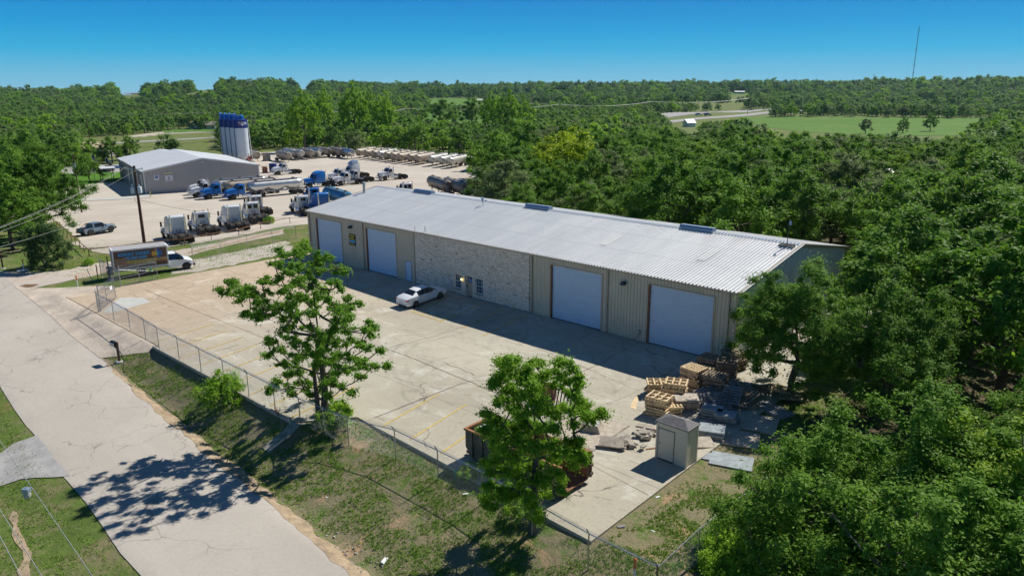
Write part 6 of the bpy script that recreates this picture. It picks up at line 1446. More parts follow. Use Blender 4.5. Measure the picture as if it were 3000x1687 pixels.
# mailboxes
def mailbox(p, rz, label, mat, num=None, s=1.0):
    e = empty('mailbox', p, rz, label, 'mailbox'); e.scale = (s,)*3
    mb = MB(); mb.box(-.06, .06, -.06, .06, -.2, 1.28); mb.box(-.30, -.06, -.05, .05, .92, .98); mb.build('post', 'pole_wood', e, bevel=.008)
    mb = MB(); pr = [(-.13, .98), (.13, .98), (.13, 1.18)]+[(.13*math.cos(a), 1.18+.12*math.sin(a)) for a in np.linspace(.2, math.pi-.2, 7)]+[(-.13, 1.18)]
    n = len(pr); mb.add([(-.62, y, z) for y, z in pr]+[(-.06, y, z) for y, z in pr], [tuple(range(n)), tuple(range(n, 2*n))[::-1]]+[(i, n+i, n+(i+1) % n, (i+1) % n) for i in range(n)])
    b = mb.build('box', mat, e, bevel=.006)
    if num: text(num, .24, 'sign_white', b, (-.34, -.135, 1.10), (math.pi/2, 0, 0), bold=.008)
    mb = MB(); mb.lathe([(.25, -.12), (.24, .03), (.20, .05)], 12); mb.build('footing', 'new_concrete', e)
    return e
p = tg(350, 1059); mailbox(p, R(8), 'black mailbox numbered 2915 on a wooden post beside the street', 'paint_black', '2915', 1.25)
mailbox(tg(9, 787), R(-10), 'rusty brown mailbox on a post at the left edge of the photo', 'brown_box', None, 1.3)
e = empty('street_sign', tg(110, 779), R(-8), 'street name sign with blue blade on a thin grey post', 'sign'); mb = MB(); mb.cyl((0, 0, -.1), (0, 0, 3.0), .045, n=8); mb.build('post', 'galv', e); mb = MB(); mb.box(-.6, .6, -.012, .012, 2.75, 2.98); mb.build('blade', 'sign_blue', e)
mb = MB(); mb.box(-.45, -.12, -.012, .012, 3.02, 3.32); mb.build('small_plate', 'cream_roof', e)
e = empty('warning_sign', tg(139, 692), R(20), 'red sign on a post beside the shade tree trunk', 'sign'); mb = MB(); mb.cyl((0, 0, -.1), (0, 0, 1.7), .04, n=8); mb.build('post', 'rust', e); mb = MB(); mb.lathe([(.01, -.01), (.32, -.01), (.32, .01), (.01, .01)], 8, axis='y', o=(0, -.06, 1.5)); mb.build('panel', 'sign_red', e)
# ---- poles and wires
def catenary(mb, a, b, sag, r, n=14, s=4):
    a, b = Vector(a), Vector(b); pts = [a+(b-a)*t-Vector((0, 0, 4*sag*t*(1-t))) for t in np.linspace(0, 1, n)]; mb.tube(pts, r, s)
p = tg(423, 713); hp = up_to(p, 486); e = empty('utility_pole', p, 0, 'tall wooden utility pole with crossarm and two transformers in the truck yard', 'utility pole')
mb = MB(); mb.cyl((0, 0, -.3), (0, 0, hp), .23, .16, n=12); mb.build('pole', 'pole_wood', e, smooth=True)
rt = camdir(1, 0); d3 = Vector((rt.x, rt.y, 0)); fwv = camdir(0, 1); f3 = Vector((fwv.x, fwv.y, 0)); zc = hp-.45
mb = MB(); mb.bar(-d3*1.25+Vector((0, 0, zc))-f3*.16, d3*1.25+Vector((0, 0, zc))-f3*.16, .10, .10); arm = mb.build('crossarm', 'galv', e)
mb = MB()
for k in (-1.2, -.95, 1.1): c = d3*k+Vector((0, 0, zc))-f3*.16; mb.cyl(c+Vector((0, 0, .05)), c+Vector((0, 0, .28)), .045, n=8)
mb.build('insulators', 'chrome', arm)
for s in (-1, 1):
    c = d3*.50*s-f3*.30+Vector((0, 0, hp-3.75)); mb = MB(); mb.lathe([(.24, 0), (.28, .04), (.28, .85), (.24, .92), (.03, .96)], 16, o=c); t_ = mb.build('transformer', 'siding_blue', e, smooth=True)
    mb = MB(); mb.cyl(c+Vector((-.08, 0, .92)), c+Vector((-.1, 0, 1.25)), .04, n=6); mb.cyl(c+Vector((.08, 0, .92)), c+Vector((.12, 0, 1.22)), .04, n=6); mb.build('bushing', 'white_trim', t_)
    c2 = d3*.75*s-f3*.2+Vector((0, 0, hp-2.0)); mb = MB(); mb.bar(c2, c2+Vector((.05, 0, .45)), .06); mb.bar(c2+Vector((0, 0, .45)), d3*.2*s+Vector((0, 0, hp-1.6)), .03); mb.build('cutout', 'galv', e)
mb = MB(); mb.tube([(0, -.2, hp-3.3), (-.6, -.3, hp-3.9), (-.5, -.3, hp-4.8), (.1, -.2, hp-5.2)], .018, 5); mb.tube([(0, -.2, hp-3.3), (.7, -.2, hp-3.8), (.6, -.2, hp-4.7), (.1, -.2, hp-5.2)], .018, 5); mb.build('jumper', 'wire_dark', e)
def aim(u, v, dist): d = D(u, v); t = dist/math.hypot(d[0], d[1]); return CAM+d*t
mb = MB(); base = Vector(p)
for k, (u, v, zz) in zip((-1.2, -.95, 1.1), ((-90, 698, .3), (-90, 702, .3), (-90, 712, .3))): catenary(mb, base+d3*k+Vector((0, 0, zc+zz))-f3*.16, aim(u, v, 66), .5, .010)
tag(mb.build('power_line', 'wire_white'), 'three pale power lines from the crossarm to the left edge', 'power line')
mb = MB(); catenary(mb, base+Vector((-.4, -.2, hp-4.7)), aim(-90, 748, 62), .4, .010); tag(mb.build('service_cable', 'wire_white'), 'single lower pale cable from the pole to the left edge', 'cable')
mb = MB(); catenary(mb, base+Vector((.3, -.2, hp-4.6)), (0.0, 1.0, 4.6), .9, .016); tag(mb.build('service_cable', 'wire_dark'), 'dark cable sagging from the pole to the metal building corner', 'cable')
def pole(u, v, vt, label, arm=None, r=.13, lamp=False, mat='pole_wood', name='utility_pole'):
    p = tg(u, v); h = up_to(p, vt); e = empty(name, p, 0, label, 'utility pole'); mb = MB(); mb.cyl((0, 0, -.3), (0, 0, h), r, r*.7, n=8); mb.build('pole', mat, e, smooth=True)
    if arm: mb = MB(); mb.bar(-d3*arm+Vector((0, 0, h-.4)), d3*arm+Vector((0, 0, h-.4)), .14); mb.build('crossarm', mat, e)
    if lamp: mb = MB(); mb.bar((0, 0, h-.3), (-1.3, -.2, h+.1), .05); mb.cyl((0, 0, h-2.4), (0, 0, h-1.7), .25, n=10); mb.build('lamp_arm', 'galv', e)
    return p, h
pole(239.6, 622.6, 451, 'wooden pole with a lamp arm beside the shade tree', None, .16, True)
q1 = pole(262, 406, 332, 'distant dark pole at the left of the meadow', .9, .2); q2 = pole(627, 389, 329, 'distant dark pole left of the silos', 1.2, .22); pole(366, 430, 368, 'short brown pole beside the country road', None, .15)
mb = MB()
for k in (-.8, .8): catenary(mb, q1[0]+d3*k+Vector((0, 0, q1[1])), q2[0]+d3*k+Vector((0, 0, q2[1])), 1.0, .05)
tag(mb.build('power_line', 'wire_dark'), 'pair of dark wires strung across the meadow to the silos', 'power line')
pole(1337, 450, 397, 'grey pole standing in the tree belt behind the tank trailers', .5, .14)
HP = [pole(u, v, vt, lab, 1.6, .28) for u, v, vt, lab in ((951, 400, 322, 'leftmost tall pole of the highway power line'), (1195, 380, 318, 'second tall pole of the highway power line'), (1640, 370, 306, 'third tall pole of the highway power line'), (1905, 352, 298, 'fourth tall pole of the highway power line'), (2190, 335, 288, 'last tall pole of the highway power line beside the green field'))]
mb = MB()
for (a, ha), (b, hb) in zip(HP, HP[1:]):
    for k in (-1.5, 0, 1.5): catenary(mb, a+d3*k+Vector((0, 0, ha)), b+d3*k+Vector((0, 0, hb)), 2.5, .06, 12, 3)
tag(mb.build('power_line', 'wire_white'), 'long pale power lines strung over the wood towards the highway', 'power line')
# wires over the street corner, bottom left
for i, (a, b, lab) in enumerate((((-20, 1262), (290, 1715), 'pale overhead wire crossing the bottom left corner, rightmost of three'), ((-40, 1430), (150, 1730), 'pale overhead wire crossing the bottom left corner, middle of three'), ((-30, 1515), (90, 1740), 'pale overhead wire crossing the bottom left corner, leftmost of three'))):
    A_, B_ = g(*a, 6.6), g(*b, 6.6); dv = (B_-A_); mb = MB(); catenary(mb, A_-dv*1.2, B_+dv*.5, 0.0, .011, 4); tag(mb.build('power_line', 'wire_white'), lab, 'power line')
c = g(77, 1437, 6.5); e = empty('cable_splice', c, R(40), 'grey-blue cable splice closure hanging on the wire over the side drive', 'cable splice'); mb = MB(); mb.box(-.12, .12, -.10, .10, -.05, .10); mb.bar((0, 0, .08), (0, 0, .16), .03); mb.build('housing', 'ridge_blue', e, bevel=.02)  # cable splice closure hung on the overhead wire, no lamp
mb = MB(); mb.lathe([(.10, 0), (.13, -.10), (.10, -.20), (.02, -.22)], 12, o=(0, 0, -.05)); mb.build('lens', 'siding_grey', e, smooth=True)  # rounded lower end of the splice closure, gives no light
# ---- the well house, dumpster, pallets
e = empty('well_house', (60.58, -15.6, 0), 0, 'small beige shed with grey shingled hip roof on the yard corner', 'shed'); w, d, h = .92, .55, 2.2
mb = MB(); mb.box(-w, w, -d, d, 0, h); mb.build('wall', 'shed_wall', e)
mb = MB()
for sx in (-1, 1):
    for sy in (-1, 1): mb.box(sx*w-.05, sx*w+.05, sy*d-.05, sy*d+.05, 0, h-.12)
mb.box(-w-.03, w+.03, -d-.03, d+.03, h-.12, h-.005); mb.build('corner_trim', 'shed_wall', e)
mb = MB(); mb.box(-w+.12, .15, -d-.03, -d+.01, .08, 1.85); dd = mb.build('door', 'shed_wall', e, bevel=.008); mb = MB()
mb.box(-w+.09, -w+.115, -d-.012, -d, .06, 1.88); mb.box(.155, .18, -d-.012, -d, .06, 1.88); mb.box(-w+.09, .18, -d-.012, -d, 1.86, 1.885); mb.box(-w+.12, .15, -d-.012, -d, .0, .06); mb.build('gap', 'paint_black', dd)
mb = MB(); mb.cyl((-w+.22, -d-.09, 1.0), (-w+.22, -d-.03, 1.0), .03, n=8); mb.build('handle', 'steel_dark', dd)
mb = MB(); a, b = w+.10, d+.10; mb.add([(-a, -b, h-.02), (a, -b, h-.02), (a, b, h-.02), (-a, b, h-.02), (-a, -b, h+.05), (a, -b, h+.05), (a, b, h+.05), (-a, b, h+.05), (-.38, 0, h+.34), (.38, 0, h+.34)],
    [(3, 2, 1, 0), (0, 1, 5, 4), (1, 2, 6, 5), (2, 3, 7, 6), (3, 0, 4, 7), (4, 5, 9, 8), (5, 6, 9), (6, 7, 8, 9), (7, 4, 8)]); rf = mb.build('roof', 'shingle', e)
mb = MB()
for k in range(1, 6):
    t = k/6; zz = h+.05+.29*t+.004; x0 = -a+(a-.38)*t; y0 = -b+b*t
    for (p, q) in (((x0, y0), (-x0, y0)), ((-x0, y0), (-x0, -y0)), ((x0, y0), (x0, -y0))): mb.bar((p[0], p[1], zz), (q[0], q[1], zz), .012, .008)
mb.build('shingle_course', 'paint_black', rf)
# roll-off dumpster
e = empty('dumpster', (51.9, -23.35, 0), R(1.0), 'long rusty roll-off dumpster with its end door open', 'dumpster'); L_, W_, H_ = 6.7, 2.3, 1.75
mb = MB(); mb.box(0.35, L_, 0, .07, .28, H_); mb.box(.35, L_, W_-.07, W_, .28, H_); mb.add([(0, 0, H_), (0, W_, H_), (.0, W_, .75), (0, 0, .75), (.35, 0, .28), (.35, W_, .28)], [(0, 1, 2, 3), (3, 2, 5, 4)])
mb.add([(0, 0, H_), (0, 0, .75), (.35, 0, .28), (.35, 0, H_)], [(0, 1, 2, 3)]); mb.add([(0, W_, H_), (0, W_, .75), (.35, W_, .28), (.35, W_, H_)], [(0, 1, 2, 3)]); o = mb.build('side_wall', ['dumpster_paint'], e)
mb = MB(); mb.box(.3, L_, .07, W_-.07, .24, .30); mb.add([(.45, .085, .31), (L_, .085, .31), (L_, .085, H_-.02), (.45, .085, H_-.02)], [(0, 1, 2, 3)]); mb.add([(.45, W_-.085, .31), (L_, W_-.085, .31), (L_, W_-.085, H_-.02), (.45, W_-.085, H_-.02)], [(0, 1, 2, 3)]); mb.build('floor', 'rust', e)
mb = MB(); mb.box(-.06, L_+.02, -.07, .07, H_-.02, H_+.10); mb.box(-.06, L_+.02, W_-.07, W_+.07, H_-.02, H_+.10); mb.box(-.08, .06, .07, W_-.07, H_-.02, H_+.10); mb.build('top_rail', 'rust_light', e, bevel=.015)
mb = MB()
for x in np.linspace(.55, L_-.08, 9):
    for y0 in (-.10, W_): mb.box(x-.06, x+.06, y0, y0+.10, .30, H_-.02)
mb.build('rib', 'dumpster_paint', e, bevel=.01)
mb = MB()
for y in (.45, W_-.45): mb.box(-.35, L_-.05, y-.06, y+.06, .08, .24)
for y in (.45, W_-.45): mb.cyl((.3, y-.15, .12), (.3, y+.15, .12), .12, n=10); mb.cyl((L_-.2, y-.15, .12), (L_-.2, y+.15, .12), .12, n=10)
mb.build('skid', 'rust', e)
mb = MB(); mb.box(L_-2.35, L_+.06, W_+.14, W_+.24, .30, H_+.05); dr = mb.build('end_door', 'rust', e, bevel=.01); mb = MB()
for z in (.5, 1.0, 1.5): mb.box(L_-.0, L_+.10, W_+.05, W_+.30, z-.08, z+.08)
mb.build('hinge', 'dumpster_paint', dr, bevel=.01)
rnd = random.Random(21)
for i in range(12):
    mb = MB(); k = i % 3; lx, ly, lz = (rnd.uniform(.5, 1.2), rnd.uniform(.3, .7), rnd.uniform(.05, .3)) if k else (rnd.uniform(.9, 1.5), .08, .08)
    mb.box(-lx/2, lx/2, -ly/2, ly/2, -lz/2, lz/2)
    if k == 1: mb.v = [(x*(1-.2*(z > 0)), y, z) for x, y, z in mb.v]
    if k == 0: mb.bar((-lx/2, 0, 0), (-lx/2, .5, .1), .05); mb.bar((lx/2, 0, 0), (lx/2, .5, .1), .05)
    o = mb.build('scrap_metal', ['siding_grey', 'sign_white', 'galv'][i % 3], bevel=.01); o.location = (52.7+rnd.uniform(-.1, 2.3), -22.2+rnd.uniform(-.6, .6), 1.2+rnd.uniform(-.1, .65)); o.rotation_euler = (rnd.uniform(-.7, .7), rnd.uniform(-.5, .5), rnd.uniform(0, 3))
    tag(o, 'piece of pale scrap metal piled in the left end of the rusty dumpster', 'scrap', 'scrap metal in the dumpster')
mb = MB(); mb.box(.3, 3.4, .3, 2.0, .31, 1.15)
mb.v = [(x, y, z*(1 if x < 2 else .6)) for x, y, z in mb.v]; o = mb.build('debris', 'steel_dark', loc=(51.9, -23.35, 0)); tag(o, 'dark loose debris filling the closed end of the dumpster', 'debris', kind='stuff')
p = tg(1640, 1197); e = empty('metal_rack', p, R(25), 'black slatted metal rack leaning beside the bright green oak', 'rack'); mb = MB()
for k in range(9): mb.bar((-.9+k*.22, 0, .10), (-.9+k*.22, .75, .95), .08, .03)
mb.build('slats', 'sign_navy', e); mb = MB(); mb.bar((-.95, 0, .08), (.95, 0, .08), .06); mb.bar((-.95, .75, .93), (.95, .75, .93), .06); mb.bar((-.9, .75, 0), (-.9, .75, .93), .06); mb.bar((.9, .75, 0), (.9, .75, .93), .06); mb.build('frame', 'steel_dark', e)
p = tg(1600, 1178); e = empty('steel_bin', p, R(25), 'rusty steel bin behind the bright green oak', 'bin'); mb = MB()
for (a0, a1, b0, b1) in ((-.6, .6, -.4, -.35), (-.6, .6, .35, .4), (-.6, -.55, -.35, .35), (.55, .6, -.35, .35)): mb.box(a0, a1, b0, b1, .1, 1.15)
mb.box(-.55, .55, -.35, .35, .1, .18); mb.build('bin_wall', 'rust', e); mb = MB(); mb.box(-.55, -.4, -.4, .4, 0, .1); mb.box(.4, .55, -.4, .4, 0, .1); mb.build('runner', 'rust', e)
# pallets
def pallet_mesh(mat):
    mb = MB(); rnd = random.Random(hash(mat) % 99 if False else len(mat)); L_, W_ = 1.18, 1.0
    for y in (-.46, 0, .46): mb.box(-L_/2, L_/2, y-.022, y+.022, .02, .11)
    for k in range(7): x = -L_/2+.05+k*(L_-.10)/6; w = rnd.choice([.045, .05, .04]); mb.box(x-w, x+w, -W_/2, W_/2, .11, .13)
    for k in range(4): x = -L_/2+.05+k*(L_-.10)/3; mb.box(x-.045, x+.045, -W_/2, W_/2, 0, .02)
    return mb
PAL = {}
def pallet(mat, loc, rot, label, group):
    if mat not in PAL: o = pallet_mesh(mat).build('wooden_pallet', mat); PAL[mat] = o
    else: o = PAL[mat].copy(); C.objects.link(o)
    o.location = loc; o.rotation_euler = rot; o.scale = (1.22, 1.22, 1.2); tag(o, label, 'pallet', group); return o
rnd = random.Random(31)
def stack(u, v, n, mat, rz, desc, flip=False, s=1.0):
    p = tg(u, v); zz = p.z; x, y = p.x, p.y
    for k in range(n):
        x_, y_ = x+rnd.gauss(0, .06), y+rnd.gauss(0, .06); fl = flip and k == n-1; lab = ('topmost pallet of the ' if k == n-1 else 'bottom pallet of the ' if k == 0 else 'pallet %s up in the ' % NUM(k+1))+desc
        pallet(mat, (x_, y_, zz+k*.164+.002+(.156 if fl else 0)), (math.pi if fl else rnd.gauss(0, .012), rnd.gauss(0, .012), rz+rnd.gauss(0, .09)), lab, 'stack: '+desc)
stack(1924, 1158, 6, 'wood_new', .5, 'new pale wood stack furthest left by the building shadow', True)
stack(1928, 1218, 8, 'wood_new', .2, 'new pale wood stack nearest behind the shed', True)
stack(1975, 1180, 9, 'wood_new', .35, 'tall new pale wood stack in the middle', True)
stack(1958, 1214, 4, 'wood_new', .9, 'low splayed pale stack beside the shed')
stack(2028, 1142, 10, 'wood_new', -.1, 'tall stack with pale slatted top at the shadow edge')
stack(2058, 1140, 8, 'wood_new', .5, 'stack slumping against the tall slatted one')
stack(2076, 1088, 7, 'wood_old', .1, 'dark stack nearest the last roll-up door')
stack(2094, 1160, 9, 'wood_old', .15, 'tall dark stack in the tree shade')
stack(2126, 1108, 8, 'wood_old', .4, 'stack under the corner oak branches', True)
stack(2150, 1080, 8, 'wood_old', -.2, 'rearmost stack beside the building corner')
for i in range(20):
    u = rnd.uniform(2100, 2225); v = rnd.uniform(1150, 1205)+(u-2105)*-.1; p = tg(u, v)
    pallet('wood_grey' if i % 3 else 'wood_old', (p.x, p.y, p.z+rnd.uniform(.15, .65)), (rnd.uniform(-.7, .7), rnd.uniform(-.6, .6), rnd.uniform(0, 3)), 'grey weathered pallet thrown on the jumbled heap in the tree shade', 'jumbled grey pallets')
for i in range(5):
    p = tg(2040+i*14, 1178+(i % 2)*12); pallet('wood_grey', (p.x, p.y, p.z+.12+.1*(i % 3)), (rnd.uniform(-.3, .5), rnd.uniform(-.3, .3), rnd.uniform(0, 3)), 'grey loose pallet lying flat between the stacks and the stone slabs', 'loose grey pallets')
for i in range(4):
    p = tg(2262+i*18, 1145+i*9); pallet('wood_new' if i < 2 else 'wood_old', (p.x, p.y, p.z+.1+.12*(i % 2)), (rnd.uniform(-.2, .3), rnd.uniform(-.2, .2), .4), 'pallet lying on the ground right of the heap under the corner oak', 'pallets under the corner oak')
def slab(u, v, lx, ly, t, rz, mat, label, group=None, z0=0, rot=(0, 0), n=1, pal=False):
    p = tg(u, v); z = p.z+z0+.01
    if pal: pallet('wood_grey', (p.x, p.y, z), (0, 0, rz), 'grey pallet under '+label, 'pallets under the stone slabs'); z += .165
    for k in range(n):
        mb = MB(); r = random.Random(u+k); q = [(-lx/2+r.uniform(-.05, .05), -ly/2+r.uniform(-.05, .05)), (lx/2+r.uniform(-.05, .05), -ly/2), (lx/2, ly/2+r.uniform(-.05, .05)), (-lx/2, ly/2)]
        mb.add([(x, y, 0) for x, y in q]+[(x, y, t) for x, y in q], [(3, 2, 1, 0), (4, 5, 6, 7), (0, 1, 5, 4), (1, 2, 6, 5), (2, 3, 7, 6), (3, 0, 4, 7)])
        o = mb.build('stone_slab', mat, bevel=.015); o.location = (p.x+r.gauss(0, .05), p.y+r.gauss(0, .05), z+k*(t+.035)); o.rotation_euler = (rot[0], rot[1], rz+r.gauss(0, .06))
        tag(o, ('topmost ' if k == n-1 and n > 1 else 'lower ' if n > 1 else '')+label, 'slab', group or ('slabs: '+label if n > 2 else None))
slab(2010, 1200, 1.5, 1.2, .13, .75, 'slab_tan', 'greenish slab of the stack left of the grey pallets', n=4, pal=True); slab(2083, 1222, 1.25, 1.0, .12, .3, 'slab_blue', 'blue-grey slab of the stack right behind the shed', n=3, pal=True)
slab(2128, 1240, 1.2, 1.0, .12, .25, 'slab_blue', 'bluest slab of the stack at the yard edge', n=3, pal=True); slab(2083, 1278, 1.5, 1.2, .12, .35, 'slab_blue', 'blue-grey slab of the low stack beside the shed', n=2, pal=True)
slab(2204, 1240, 2.9, 2.4, .10, .35, 'slab_tan', 'large flat concrete slab under the trees, farther of two'); slab(2150, 1285, 2.9, 2.1, .10, .35, 'slab_tan', 'large flat concrete slab under the trees, nearer of two'); slab(2083, 1340, 1.3, .9, .08, .3, 'slab_blue', 'small flat slab on the grass right of the shed'); slab(2142, 1352, 2.3, 1.6, .08, .3, 'slab_blue', 'large bluish slab on the grass near the return fence')
slab(2055, 1308, 1.3, .9, .08, .9, 'slab_tan', 'thin broken slab sloping behind the shed', rot=(.3, .1), n=2); slab(2268, 1205, 2.2, 1.2, .2, -.3, 'wood_grey', 'dark low timber deck under the corner oak')
drape('patch', P2([(1690, 1205), (1845, 1248), (1738, 1321), (1600, 1270)]), 'slab_tan', .115)
p = tg(1734, 1262); e = empty('planter', p, R(20), 'low dark block with white rubble on top in the yard', 'planter'); e.location.z = .01; mb = MB(); mb.prism([(-.65, 0), (.65, 0), (.45, .42), (-.45, .42)], -.5, .5, inset=[0, 0, .12, .12]); mb.build('block', 'slab_tan', e); mb = MB()
for k in range(40): x, y = rnd.uniform(-.4, .4), rnd.uniform(-.34, .34); s = rnd.uniform(.03, .07); mb.box(x-s, x+s, y-s, y+s, .40, .42+s)
mb.build('white_rubble', 'white_trim', e, bevel=.01)
def rubble(u, v, n, spread, label, seed):
    rnd = random.Random(seed); c = tg(u, v)
    for i in range(n):
        mb = MB(); s = rnd.uniform(.10, .30); q = []
        for sx in (-1, 1):
            for sy in (-1, 1):
                for sz in (-1, 1): q.append((sx*s*rnd.uniform(.6, 1.5), sy*s*rnd.uniform(.5, 1), sz*s*rnd.uniform(.25, .5)))
        mb.add(q, [(0, 1, 3, 2), (4, 6, 7, 5), (0, 4, 5, 1), (2, 3, 7, 6), (0, 2, 6, 4), (1, 5, 7, 3)]); o = mb.build('rubble_block', ['rock', 'slab_tan', 'brown_box'][0 if i % 4 else 1], bevel=.01)
        o.location = (c.x+rnd.gauss(0, spread), c.y+rnd.gauss(0, spread*.7), .08+abs(rnd.gauss(0, .12))); o.rotation_euler = (rnd.uniform(-.5, .5), rnd.uniform(-.5, .5), rnd.uniform(0, 3)); tag(o, label, 'rubble', 'broken blocks: '+label)
rubble(1825, 1308, 26, .42, 'broken stone block in the pile beside the leaning tan slab', 5); rubble(1895, 1280, 9, .40, 'broken stone block in the small heap left of the shed', 6)
slab(1790, 1315, 1.35, .75, .08, .55, 'slab_tan', 'tan framed slab leaning on the rubble pile', z0=.28, rot=(.45, 0)); slab(1900, 1272, 1.3, .35, .12, .5, 'slab_tan', 'long stone sill lying on the small heap left of the shed', z0=.3, rot=(.2, .1)); slab(1885, 1288, .9, .3, .12, .2, 'rock', 'rough stone beam at the front of the small heap', z0=.12, rot=(.1, .2))
slab(1915, 1316, 1.1, .08, .04, .9, 'rust_light', 'thin rusty board on the concrete left of the shed')
drape('stain', P2([(1846, 1195), (1862, 1163), (1872, 1166), (1862, 1205)]), 'wood_new', .112, jag=.05)
# litter
for i, (u, v, m, s, lab) in enumerate(((2080, 1424, 'cream_roof', .16, 'crumpled yellow and blue wrapper on the grass'), (1927, 1456, 'sign_white', .2, 'flattened white cup beside the slab edge'), (2056, 1477, 'sign_white', .09, 'white paper scrap on the grass'), (1912, 1555, 'sign_white', .14, 'white scrap on the bare dirt patch'), (1364, 1447, 'sign_white', .22, 'white bottle lying on the bank'), (1126, 1643, 'sign_white', .35, 'flat white stone in the ditch near the bottom edge'), (957, 1457, 'sign_white', .12, 'white stone at the foot of the bank'), (1820, 1543, 'wood_grey', .3, 'grey stick lying at the slab edge'))):
    p = tg(u, v); mb = MB(); mb.box(-s, s, -s*.5, s*.5, 0, s*.3); mb.v = [(x*(1+.3*(y > 0)), y+.2*x, z*(1+.5*(x > 0))) for x, y, z in mb.v]; mb.v = [(x*.55, y*.55, z*.5) for x, y, z in mb.v]; o = mb.build('litter', m, bevel=.01); o.location = p; o.rotation_euler = (0, 0, i); tag(o, lab, 'litter')
p = tg(1334, 1400); mb = MB(); mb.cyl((0, 0, 0), (0, 0, .35), .05); mb.lathe([(.02, 0), (.13, .01), (.13, .05), (.02, .06)], 12, axis='y', o=(0, 0, .35)); tag(mb.build('green_marker', 'green_disc', loc=p), 'small green marker disc in the grass below the fence', 'marker')
p = tg(815, 1222); e = empty('drain_pipe', (p.x, p.y, 0), 0, 'small thin weed growing from the concrete near the chute', 'weed'); mb = MB()
for k in range(7): a = k*.9; mb.tube([(0, 0, 0), (.08*math.cos(a), .08*math.sin(a), .25), (.2*math.cos(a), .2*math.sin(a), .45+.04*k)], .012, 4)
mb.build('stem', 'rust_light', e); e.name = 'weed'
# ------------------------------------------------------------------ warehouse, silos, flags, far buildings, masts
F_ = tg(429, 570); B_ = tg(365, 529); nn = Vector((B_.x-F_.x, B_.y-F_.y)).normalized(); ww = Vector((nn.y, -nn.x)); lo, hi = 5, 90
for _ in range(40):
    m = (lo+hi)/2
    if px((F_.x+ww.x*m, F_.y+ww.y*m, F_.z))[0] < 761: lo = m
    else: hi = m
R_ = Vector((F_.x+ww.x*lo, F_.y+ww.y*lo, F_.z)); wv = Vector((R_.x-F_.x, R_.y-F_.y)); Wd = wv.length; wa = math.atan2(wv.y, wv.x); wz = Z(F_.x, F_.y); eh = up_to(F_, 502)
nv = Vector((-math.sin(wa), math.cos(wa)))
e = empty('warehouse', (F_.x, F_.y, wz), wa, 'large light grey ribbed warehouse with a white low-pitched roof beside the silos', 'building')
def pxw(a, b, z): return px((F_.x+math.cos(wa)*a+nv.x*b, F_.y+math.sin(wa)*a+nv.y*b, wz+z))
lo, hi = 0, 6
for _ in range(40):
    m = (lo+hi)/2
    if pxw(Wd/2, 0, eh+m)[1] > 463: lo = m
    else: hi = m
rs_ = lo
lo, hi = 5, 60
for _ in range(40):
    m = (lo+hi)/2
    if pxw(Wd/2, m, eh+rs_)[0] > 512: lo = m
    else: hi = m
Ln = lo; print('HP', hp, 'WAREHOUSE', Wd, Ln, eh, rs_, pxw(0, Ln, eh), pxw(Wd, 0, eh))
mb = MB(); siding(mb, 0, Wd, -1.0, 0, 'x', 0, -1, rib=.6, d=.05, slope=lambda x: eh+rs_*(1-abs(x-Wd/2)/(Wd/2))-.05); siding(mb, 0, Ln, -1.0, eh, 'y', 0, -1, rib=.6, d=.05); siding(mb, 0, Ln, -1.0, eh, 'y', Wd, 1, rib=.6, d=.05)
mb.build('wall', 'siding_grey', e)
def wroof(name, x0, x1, y0, y1, h0, h1, par):
    mb = MB(); xm = (x0+x1)/2
    for a, b in ((x0-.3, xm), (x1+.3, xm)):
        mb.add([(a, y0, h0), (a, y1, h0), (b, y1, h1), (b, y0, h1), (a, y0, h0-.12), (a, y1, h0-.12), (b, y1, h1-.12), (b, y0, h1-.12)], [(0, 1, 2, 3), (4, 7, 6, 5), (0, 4, 5, 1), (0, 3, 7, 4), (1, 5, 6, 2), (2, 6, 7, 3)])
    return mb.build(name, 'roof_metal', par)
wroof('roof', 0, Wd, -.3, Ln+.3, eh, eh+rs_, e)
mb = MB()
for a, b in ((0, Wd/2), (Wd, Wd/2)): mb.bar((a-.3 if a == 0 else a+.3, -.36, eh-.1), (b, -.36, eh+rs_-.1), .12, .32)
mb.bar((-.38, -.3, eh-.12), (-.38, Ln, eh-.12), .16, .22); mb.bar((Wd+.38, -.3, eh-.12), (Wd+.38, Ln, eh-.12), .16, .22)
for x in (-.06, Wd+.06): mb.box(x-.12, x+.12, -.14, .12, -1, eh-.1)
mb.build('trim', 'white_trim', e)
for k in range(4): mb = MB(); y = 2.2+k*(Ln-4)/4; mb.box(-.10, -.02, y, y+3.2, 0, eh-1.0); dd = mb.build('roll_up_door', 'white_trim', e); mb = MB(); mb.box(-.12, -.04, y-.18, y-.02, 0, eh-.9); mb.box(-.12, -.04, y+3.22, y+3.38, 0, eh-.9); mb.build('door_jamb', 'steel_dark', dd)
